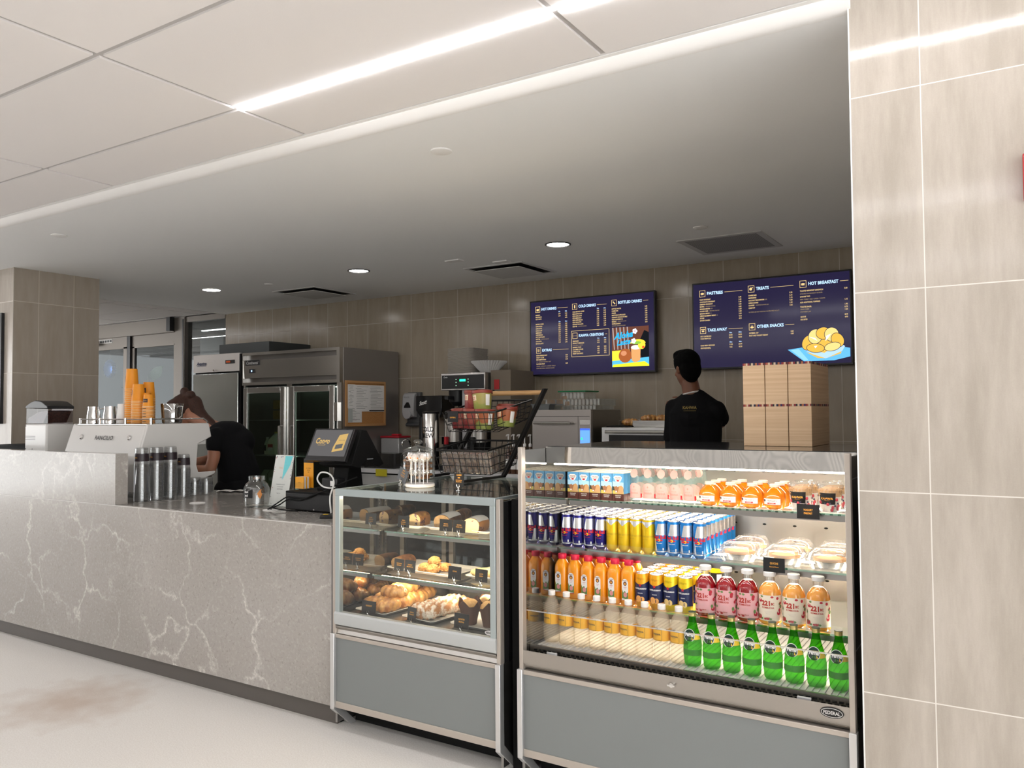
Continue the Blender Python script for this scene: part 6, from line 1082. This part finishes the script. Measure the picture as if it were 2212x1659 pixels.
# ---------- espresso machine and grinder ----------
wm = mat('warm white enamel', (.66, .645, .62), .3, coat=.2)
XM0, XM1 = -5.455, -4.62; c = thing('espresso_machine', 'white espresso machine on the counter behind the raised end', 'espresso machine')
B(wm).prism([(3.045, 1.386), (2.985, 1.20), (2.985, 1.17), (3.01, 1.02), (3.02, .965), (3.05, .965), (3.08, 1.386)], 'x', XM0, XM1 - .02).obj('back_panel', c, bevel=.006)
side_ = [(3.05, 1.394), (2.99, 1.20), (2.985, 1.17), (3.02, .965), (3.30, .965), (3.385, 1.005), (3.545, 1.048), (3.555, 1.070), (3.42, 1.068), (3.405, 1.115), (3.415, 1.255), (3.52, 1.302), (3.50, 1.388), (3.49, 1.394)]
for x in (XM1 - .02, XM0 - .005): B(wm).prism(side_, 'x', x, x + .02).obj('side_panel', c, bevel=.006)
B(steeld).box(XM0 + .02, 3.08, .96, XM1 - .02, 3.38, 1.386).obj('body', c); B(wm).box(XM0 + .015, 3.08, 1.25, XM1 - .02, 3.49, 1.385).obj('group_housing', c, bevel=.004); B(steel).box(XM0 + .02, 3.38, 1.02, XM1 - .02, 3.54, 1.05).obj('drip_tray', c); B(steelb).box(XM0 + .02, 3.06, 1.388, XM1 - .02, 3.47, 1.392).obj('cup_tray', c)
b = B(dark); b.text('RANCILIO', .040, (-5.035, 3.024, 1.305), uy=(0, .31, .95), bold=.015, fit=.205); b.v = [(x, y - .0125, z) for x, y, z in b.v]; b.obj('lettering', c, label='black maker lettering')
for x in (-5.305, -4.765): b = B(chrome).lathe([(.0, .006), (.012, .006), (.017, .002), (.017, 0)], 20, caps=(False, False)); b.xf(Matrix.Rotation(R(72), 4, 'X')); b.obj('round_badge', c, loc=(x, 3.016, 1.308))
b = B(steelb); ry = 3.075; b.tube([(XM0 + .03, ry, 1.424), (XM1 - .005, ry, 1.424), (XM1 - .005, 3.46, 1.424), (XM1 - .005, 3.485, 1.41), (XM1 - .005, 3.49, 1.392)], .0045, 8)
for x in (XM0 + .03, -5.19, -4.90, XM1 - .005): b.tube([(x, ry, 1.39), (x, ry, 1.432)], .008, 10)
b.obj('cup_rail', c); b = B(dark)
for x in (-5.25, -4.85): b.tube([(x, 3.42, 1.12), (x, 3.56, 1.11)], .014, 10)
b.obj('portafilter', c); [B(blackm).cyl(x, y, .9275, .965, .02, 12).obj('foot', c) for x in (XM0 + .06, XM1 - .08) for y in (3.08, 3.27)]
oran = mat('orange paper cup', (.80, .29, .012), .5); crm = mat('cream cup rim', (.82, .62, .40), .5)
def ostack(label, x, y, n, r, h, pitch, lab_a=0.):
    c = thing('orange_cup_stack', label, 'cup stack', (x, y, 1.3925)); rt = r*.78
    for i in range(n):
        z = i*pitch; last = i == n - 1; hh = h if last else pitch + .002
        f = lambda q: r + (rt - r)*q/h
        b = B(crm).lathe([(r - .001, z), (r + .0015, z + .001), (r + .0015, z + .0028), (f(.003), z + .0035)], 20, caps=(False, False)); b.mat(oran).lathe([(f(.003), z + .0035), (f(hh), z + hh)], 20, caps=(False, last)); b.mat(blackm)
        if i % 2 and not last and r < .040: patch(b, f(.005), lab_a - .5, lab_a + .3, z + .0045, z + .0075, 4, 0, .0012)
        b.obj('cup', c)
    zt = (n - 1)*pitch; b = B(mat('dark cup label', (.05, .03, .035), .5)); rr = r + (rt - r)*.5 + .0012
    V = []
    for i in range(7):
        a = lab_a - .55 + 1.1*i/6
        for q in (.36, .66): r2 = r + (rt - r)*q + .001; V.append((r2*sin(a), -r2*cos(a), zt + h*q))
    b.add(V, [(2*i, 2*i+2, 2*i+3, 2*i+1) for i in range(6)]); b.mat(orng).text('KAHWA', .008, (0, 0, zt + h*.5), wrap=(rr + .001, 0, 0, lab_a), fit=r*.75); b.obj('label', c); return c
ostack('tallest stack of large orange paper cups on the espresso machine', -5.03, 3.20, 18, .044, .138, .0135, -.9); ostack('second tallest stack of orange paper cups, front one', -4.925, 3.18, 15, .043, .115, .0105, -.75); ostack('stack of orange paper cups hidden behind the front stacks', -4.995, 3.30, 16, .043, .115, .0110, 0); ostack('slim stack of small orange paper cups at the back', -4.893, 3.22, 15, .034, .085, .0085, .6); ostack('shortest stack of small orange paper cups in front', -4.815, 3.18, 14, .036, .080, .0085, .3)
pt_ = thing('milk_pitcher', 'x', 'pitcher'); B(chrome).lathe([(.040, 0), (.044, .004), (.044, .05), (.036, .10), (.037, .118), (.0355, .118), (.034, .10), (.042, .05), (.03, .006), (.001, .005)], 26, caps=(True, False)).obj('pitcher_body', pt_); B(chrome).tube([(-.036, 0, .105), (-.065, 0, .10), (-.068, 0, .04), (-.044, 0, .03)], .004, 8).obj('handle', pt_)
for k, (x, y, lab) in enumerate([(-5.41, 3.16, 'chrome milk pitcher at the left end of the espresso machine'), (-5.36, 3.28, 'dark chrome pitcher behind the leftmost pitcher'), (-5.215, 3.16, 'chrome milk pitcher next to the white cups'), (-5.20, 3.30, 'chrome pitcher half hidden behind the white cups')]):
    o = pt_ if k == 0 else dup(pt_, (0, 0, 0), k*.4); o.location = (x, y, 1.3925); o['label'] = lab; o['group'] = 'chrome milk pitchers'
c = thing('white_cup_stack', 'short stack of white cups on the espresso machine', 'cup stack', (-5.12, 3.19, 1.3925)); [B(whp).lathe([(.036, 0 + k*.012), (.038, .002 + k*.012), (.029, .110 + k*.012), (.001, .110 + k*.012)] if k == 2 else [(.036, k*.012), (.038, .002 + k*.012), (.035, .016 + k*.012)], 22, caps=(False, False)).obj('cup', c) for k in range(3)]
c = thing('measuring_pitcher', 'large clear steel-banded pitcher at the right of the machine top', 'pitcher', (-4.735, 3.30, 1.3925)); B(pane('smoky pitcher', (.62, .60, .58), .25, .9)).lathe([(.055, 0), (.062, .005), (.072, .13), (.071, .132), (.060, .006)], 28, caps=(True, False)).obj('pitcher_body', c); B(steelb).tube([(.066, 0, .115), (.115, 0, .112), (.10, 0, .05), (.062, 0, .03)], .004, 8).obj('handle', c)
B(mat('coffee brown drink', (.16, .05, .02), .3)).lathe([(.035, .004), (.04, .10)], 20, (-.01, 0, 0)).obj('drink', c)
c = thing('coffee_grinder', 'white coffee grinder with bean hopper at the far left', 'grinder', (-5.95, 3.05, ZT)); w = .29; B(wm).box(-w/2, 0, .01, w/2, .20, .465).obj('body', c, bevel=.012); b = B(dark)
for k in range(3): b.box(-w/2 + .01, -.0006, .375 - .012*k, .0, 0, .378 - .012*k)
for x, z in ((-w/2 + .015, .45), (-w/2 + .015, .285), (-w/2 + .105, .285)): b.prism([(x + .005*cos(a*pi/5), z + .005*sin(a*pi/5)) for a in range(10)], 'y', -.0006, 0)
b.obj('vents', c); hp = [(-w/2 + .0, .467), (w/2, .467), (w/2, .571), (-w/2, .577)]; B(pane('smoked hopper', (.80, .78, .80), .05, .35)).prism(hp, 'y', .01, .19).obj('hopper', c)
b = B(noisy('roasted coffee beans', (.03, .012, .010), (.09, .035, .025), 90, .4)).prism([(-w/2 + .012, .470), (w/2 - .075, .470), (w/2 - .012, .553), (w/2 - .04, .560), (-.01, .545), (-w/2 + .012, .505)], 'y', .018, .182); b.obj('beans', c)
B(dark).prism([(-w/2 - .003, .578), (-w/2 - .002, .592), (-w/2 + .06, .618), (-.02, .632), (.06, .624), (w/2, .590), (w/2 + .003, .572)], 'y', .004, .196).obj('lid', c, bevel=.004)
tag(B(blackm).box(-6.60, 3.10, ZT + .003, -6.14, 3.32, 1.235).obj('knock_box', bevel=.01), 'black equipment behind the counter left of the grinder', 'appliance')
# ---------- people ----------
skin1 = mat('light skin', (.42, .19, .115), .5, sss=.15); skin2 = mat('brown skin', (.20, .082, .045), .5, sss=.15); cloth = mat('black cotton', (.006, .006, .007), .85, spec=.15); cloth2 = mat('black trousers', (.008, .008, .009), .85, spec=.15)
hair1 = noisy('auburn hair', (.060, .016, .005), (.014, .004, .001), 60, .7, .35, .65, .5, 0, (6, 6, 1)); hair2 = mat('black hair', (.003, .003, .003), .9, spec=.1, bump=.8, bs=400)
def limb(b, pts):  # tapered chain with round joints
    for i in range(len(pts) - 1):
        (p, r), (q, s) = pts[i], pts[i+1]; p, q = Vector(p), Vector(q); n = 6
        b.tube([p.lerp(q, k/n) for k in range(n + 1)], [r + (s - r)*k/n for k in range(n + 1)], 14)
    for p, r in pts: b.ell(p, r, r, r, 14, 8)
def torso(b, secs):  # (centre, half width, half depth, yaw) stacked
    b.loft([[(c[0] + w*cos(a)*cos(y) - d*sin(a)*sin(y), c[1] + w*cos(a)*sin(y) + d*sin(a)*cos(y), c[2] + (ti*cos(a) if False else 0)) for a in [2*pi*k/20 for k in range(20)]] for c, w, d, y in secs])
def fused(b, name, parent, vox=.008, sm=6, **k):
    o = b.obj(name, parent, **k); m_ = o.modifiers.new('r', 'REMESH'); m_.mode = 'VOXEL'; m_.voxel_size = vox; m_.use_smooth_shade = True; s = o.modifiers.new('sm', 'SMOOTH'); s.factor = .5; s.iterations = sm; return o
def head(b, M):  # faces local -Y, origin at head centre
    k0 = len(b.v)
    b.ell((0, .012, .025), .074, .092, .092, 20, 12); b.ell((0, -.018, -.035), .058, .066, .075, 18, 10); b.ell((0, -.055, -.085), .026, .022, .022, 12, 8)
    b.ell((0, -.092, -.018), .011, .018, .014, 10, 7); b.tube([(0, -.082, .018), (0, -.095, -.014)], [.007, .010], 8)
    b.ell((0, -.083, -.052), .022, .008, .0045, 12, 6); b.ell((0, -.082, -.061), .019, .009, .005, 12, 6); b.ell((-.026, -.076, .030), .020, .012, .006, 10, 6); b.ell((.026, -.076, .030), .020, .012, .006, 10, 6); b.ell((-.038, -.062, -.022), .020, .016, .018, 10, 6); b.ell((.038, -.062, -.022), .020, .016, .018, 10, 6)
    for s in (-1, 1): b.ell((s*.076, .012, .0), .008, .020, .032, 10, 8); b.ell((s*.083, .022, .012), .007, .012, .016, 8, 6)
    b.v[k0:] = [tuple(M @ Vector(p)) for p in b.v[k0:]]
def eyes(parent, M):
    for s, nm in ((-1, 'eye'), (1, 'eye')):
        b = B(mat('eye white', (.65, .62, .6), .2)).ell((s*.028, -.074, .012), .011, .007, .0065, 12, 8); b.mat(mat('iris', (.03, .015, .01), .2)).ell((s*.028, -.0795, .012), .005, .003, .005, 8, 6); b.v = [tuple(M @ Vector(p)) for p in b.v]; b.obj(nm, parent)
    b = B(mat('brow', (.02, .01, .006), .7))
    for s in (-1, 1): b.tube([(s*.012, -.086, .032), (s*.028, -.084, .038), (s*.044, -.072, .032)], .0028, 6)
    b.v = [tuple(M @ Vector(p)) for p in b.v]; b.obj('eyebrows', parent)
def hand(b, M, curl=.5, s=1):  # palm along +X, thumb side +Y
    k0 = len(b.v); b.loft([[(x, y, z*t) for y, z in [(-.038, -.008), (-.030, -.014), (.030, -.014), (.038, -.008), (.038, .008), (.030, .014), (-.030, .014), (-.038, .008)]] for x, t in ((0, .9), (.045, 1.1), (.085, .8))])
    for i, (y, L) in enumerate([(.029, .070), (.010, .080), (-.010, .075), (-.029, .058)]):
        p = Vector((.082, y, 0)); a = 0; pts = [(tuple(p), .0095)]
        for q, (f, r_) in enumerate(((.45, .0088), (.30, .008), (.25, .0072))): a += curl*(.5 + .25*q); p = p + Vector((cos(a), y*.12, -sin(a)))*L*f; pts.append((tuple(p), r_))
        limb(b, pts)
    limb(b, [((.02, .034, -.002), .013), ((.045, .058, -.010), .011), ((.072, .068, -.018), .0095), ((.092, .064, -.024), .0085)])
    b.v[k0:] = [tuple(M @ Vector((p[0]*s, p[1]*s, p[2]*s))) for p in b.v[k0:]]
def frame(o, x, y):  # matrix from origin, X axis and approximate Y axis
    x = Vector(x).normalized(); y = Vector(y); y = (y - x*y.dot(x)).normalized(); z = x.cross(y)
    return Matrix.Translation(o) @ Matrix(((x.x, y.x, z.x), (x.y, y.y, z.y), (x.z, y.z, z.z))).to_4x4()
# man seen from behind at the oven, head turned left
c = thing('person', 'person in black t-shirt seen from behind, short black hair, facing the back wall', 'person', (-1.93, 5.48, 0))
b = B(skin2); ox, oy = 1.93, -5.48
HM = Matrix.Translation((-.060, -.01, 1.742)) @ Matrix.Rotation(R(232), 4, 'Z') @ Matrix.Rotation(R(6), 4, 'X'); head(b, HM)
limb(b, [((0, .01, 1.50), .075), ((-.025, .0, 1.58), .064), ((-.045, .0, 1.68), .060)])
torso(b, [((0, 0, .86), .165, .11, 0), ((0, 0, 1.0), .165, .11, .05), ((.0, 0, 1.15), .145, .10, .05), ((0, -.01, 1.32), .165, .115, .1), ((.0, -.01, 1.44), .17, .11, .1), ((-.005, 0, 1.53), .10, .075, .1)])
limb(b, [((-.165, .01, 1.475), .055), ((-.185, .02, 1.22), .046), ((-.19, .16, 1.06), .038), ((-.17, .27, 1.02), .028)]); hand(b, frame((-.17, .27, 1.02), (.2, 1, -.1), (-1, .2, 0)), .5)
limb(b, [((.145, .0, 1.445), .052), ((.10, .24, 1.37), .045), ((-.10, .31, 1.47), .036), ((-.19, .33, 1.49), .028)]); hand(b, frame((-.19, .33, 1.49), (-1, .15, .1), (0, -.3, 1)), .4)
for s in (-1, 1): limb(b, [((s*.085, 0, .88), .092), ((s*.09, .01, .50), .058), ((s*.095, -.02, .10), .042)]); b.ell((s*.095, .06, .045), .045, .12, .045, 14, 8)
fused(b, 'body', c, .0075, 4); eyes(c, HM)
b = B(cloth); torso(b, [((0, 0, .93), .182, .128, 0), ((0, 0, 1.1), .170, .125, .05), ((0, -.005, 1.3), .185, .135, .1), ((0, -.01, 1.44), .186, .130, .1), ((-.004, 0, 1.525), .125, .095, .1), ((-.010, .004, 1.565), .078, .075, .1)])
limb(b, [((-.155, .01, 1.470), .072), ((-.172, .018, 1.32), .066), ((-.183, .02, 1.265), .064)]); limb(b, [((.150, -.01, 1.455), .070), ((.135, .12, 1.40), .066)]); limb(b, [((-.15, .0, 1.465), .060), ((-.03, .0, 1.545), .062)]); limb(b, [((.15, .0, 1.455), .060), ((.02, .0, 1.545), .062)]); b.ell((0, -.02, 1.40), .17, .135, .13, 16, 10); fused(b, 'tshirt', c, .009, 6)
b = B(cloth2)
for s in (-1, 1): limb(b, [((s*.085, 0, .92), .104), ((s*.09, .01, .50), .072), ((s*.095, -.02, .12), .060)])
b.ell((0, 0, .93), .175, .122, .09, 16, 8); fused(b, 'trousers', c, .010, 4); b = B(blackm)
for s in (-1, 1): b.ell((s*.095, .055, .045), .052, .135, .05, 14, 8)
b.obj('shoes', c)
b = B(hair2); k0 = 0; b.ell((0, .020, .050), .090, .106, .090, 20, 12).ell((0, .055, .0), .082, .066, .09, 18, 10).ell((0, -.02, .115), .075, .075, .035, 16, 8).ell((0, -.035, .100), .070, .062, .040, 16, 8).ell((0, .06, -.055), .055, .035, .045, 14, 8)
rr = random.Random(9)
for k in range(260):
    a, e = rr.uniform(0, 2*pi), rr.uniform(.15, 1.5); p = Vector((.083*cos(a)*cos(e), .018 + .097*sin(a)*cos(e), .052 + .088*sin(e))); b.ell(p, .010, .010, .009, 6, 4)
b.v = [tuple(HM @ Vector(p)) for p in b.v]; fused(b, 'hair', c, .006, 2)
b = B(mat('pale neck band', (.60, .57, .54), .6)); pts = [(-.022 + .064*cos(a), .0 + .060*sin(a), 1.578 + .012*cos(a)) for a in [2*pi*k/24 for k in range(24)]]; b.tube(pts, .0065, 8, True); b.obj('collar', c); b = B(chrome).ell((-.095, -.045, 1.725), .006, .006, .007, 8, 6); b.obj('earring', c)
b = B(mat('dim gold print', (.28, .20, .05), .7)).text('KAHWA', .028, (.01, -.146, 1.475), bold=.03, fit=.10, uy=(0, .16, .98)); b.box(-.035, -.1465, 1.452, .055, -.146, 1.454); b.obj('shirt_print', c)
b = B(whp); pts = [(-.172 , .33 + .030*cos(a), 1.487 + .032*sin(a)) for a in [2*pi*k/16 for k in range(16)]]; b.tube(pts, .005, 6, True); b.obj('wristband', c)
# woman leaning over the espresso machine, hair in a bun
c = thing('person', 'person with auburn hair in a bun, leaning over the espresso machine in black', 'person', (-5.05, 3.98, 0))
b = B(skin1); HM = Matrix.Translation((-.400, -.080, 1.470)) @ Matrix.Rotation(R(-22), 4, 'Z') @ Matrix.Rotation(R(30), 4, 'X'); head(b, HM)
limb(b, [((-.10, .0, 1.33), .062), ((-.22, -.03, 1.39), .052), ((-.33, -.06, 1.44), .050)])
torso(b, [((.10, .04, .86), .15, .12, .3), ((.11, .04, .98), .15, .12, .3), ((.07, .02, 1.12), .13, .10, .3), ((.01, .01, 1.25), .145, .11, .3), ((-.05, 0, 1.33), .13, .09, .3)])
limb(b, [((.02, -.12, 1.285), .052), ((.035, -.14, 1.13), .044), ((.02, -.16, 1.04), .040), ((-.13, -.22, 1.045), .034), ((-.26, -.28, 1.06), .026)]); hand(b, frame((-.26, -.28, 1.06), (-1, -.5, .1), (.5, -1, 0)), .8, .92)
limb(b, [((-.13, .10, 1.31), .050), ((-.22, .12, 1.12), .042), ((-.33, -.12, 1.07), .032), ((-.38, -.22, 1.07), .026)]); hand(b, frame((-.38, -.22, 1.07), (-.5, -1, .0), (1, -.4, 0)), .8, .92)
for s in (-1, 1): limb(b, [((.10 + s*.05, .04 + s*.07, .86), .092), ((.10 + s*.05, .05 + s*.07, .48), .056), ((.12 + s*.05, .06 + s*.07, .10), .040)]); b.ell((.06 + s*.05, .02 + s*.07, .045), .10, .055, .042, 14, 8)
fused(b, 'body', c, .0075, 4); eyes(c, HM)
b = B(cloth); torso(b, [((.10, .04, .90), .165, .135, .3), ((.095, .035, 1.04), .158, .13, .3), ((.06, .02, 1.16), .150, .122, .3), ((.0, .01, 1.27), .158, .125, .3), ((-.07, 0, 1.345), .11, .085, .3)])
limb(b, [((.015, -.105, 1.29), .068), ((.03, -.128, 1.22), .062)]); limb(b, [((-.13, .09, 1.31), .064), ((-.18, .11, 1.22), .058)]); b.ell((-.03, .03, 1.32), .16, .13, .085, 16, 10); b.ell((.05, .06, 1.24), .14, .12, .12, 16, 10); fused(b, 'tshirt', c, .009, 6)
b = B(cloth2); b.ell((.12, .05, .90), .165, .155, .13, 16, 8)
for s in (-1, 1): limb(b, [((.11 + s*.05, .04 + s*.07, .88), .105), ((.10 + s*.05, .05 + s*.07, .48), .070), ((.12 + s*.05, .06 + s*.07, .12), .055)])
fused(b, 'trousers', c, .010, 4); b = B(blackm)
for s in (-1, 1): b.ell((.06 + s*.05, .02 + s*.07, .045), .125, .06, .048, 14, 8)
b.obj('shoes', c)
b = B(hair1); b.ell((0, .025, .045), .088, .104, .094, 20, 12).ell((0, .06, -.02), .080, .060, .09, 18, 10).ell((0, -.035, .095), .072, .06, .038, 14, 8)
b.v = [tuple(HM @ Vector(p)) for p in b.v]
b.ell((-.400, -.075, 1.628), .036, .034, .036, 14, 9).ell((-.335, -.07, 1.600), .042, .036, .036, 14, 9).ell((-.375, -.075, 1.590), .05, .045, .04, 14, 8)
limb(b, [((-.33, -.04, 1.54), .060), ((-.30, -.03, 1.47), .055), ((-.22, -.03, 1.425), .040), ((-.14, -.03, 1.39), .030), ((-.07, -.04, 1.36), .014)]); fused(b, 'hair', c, .006, 2)
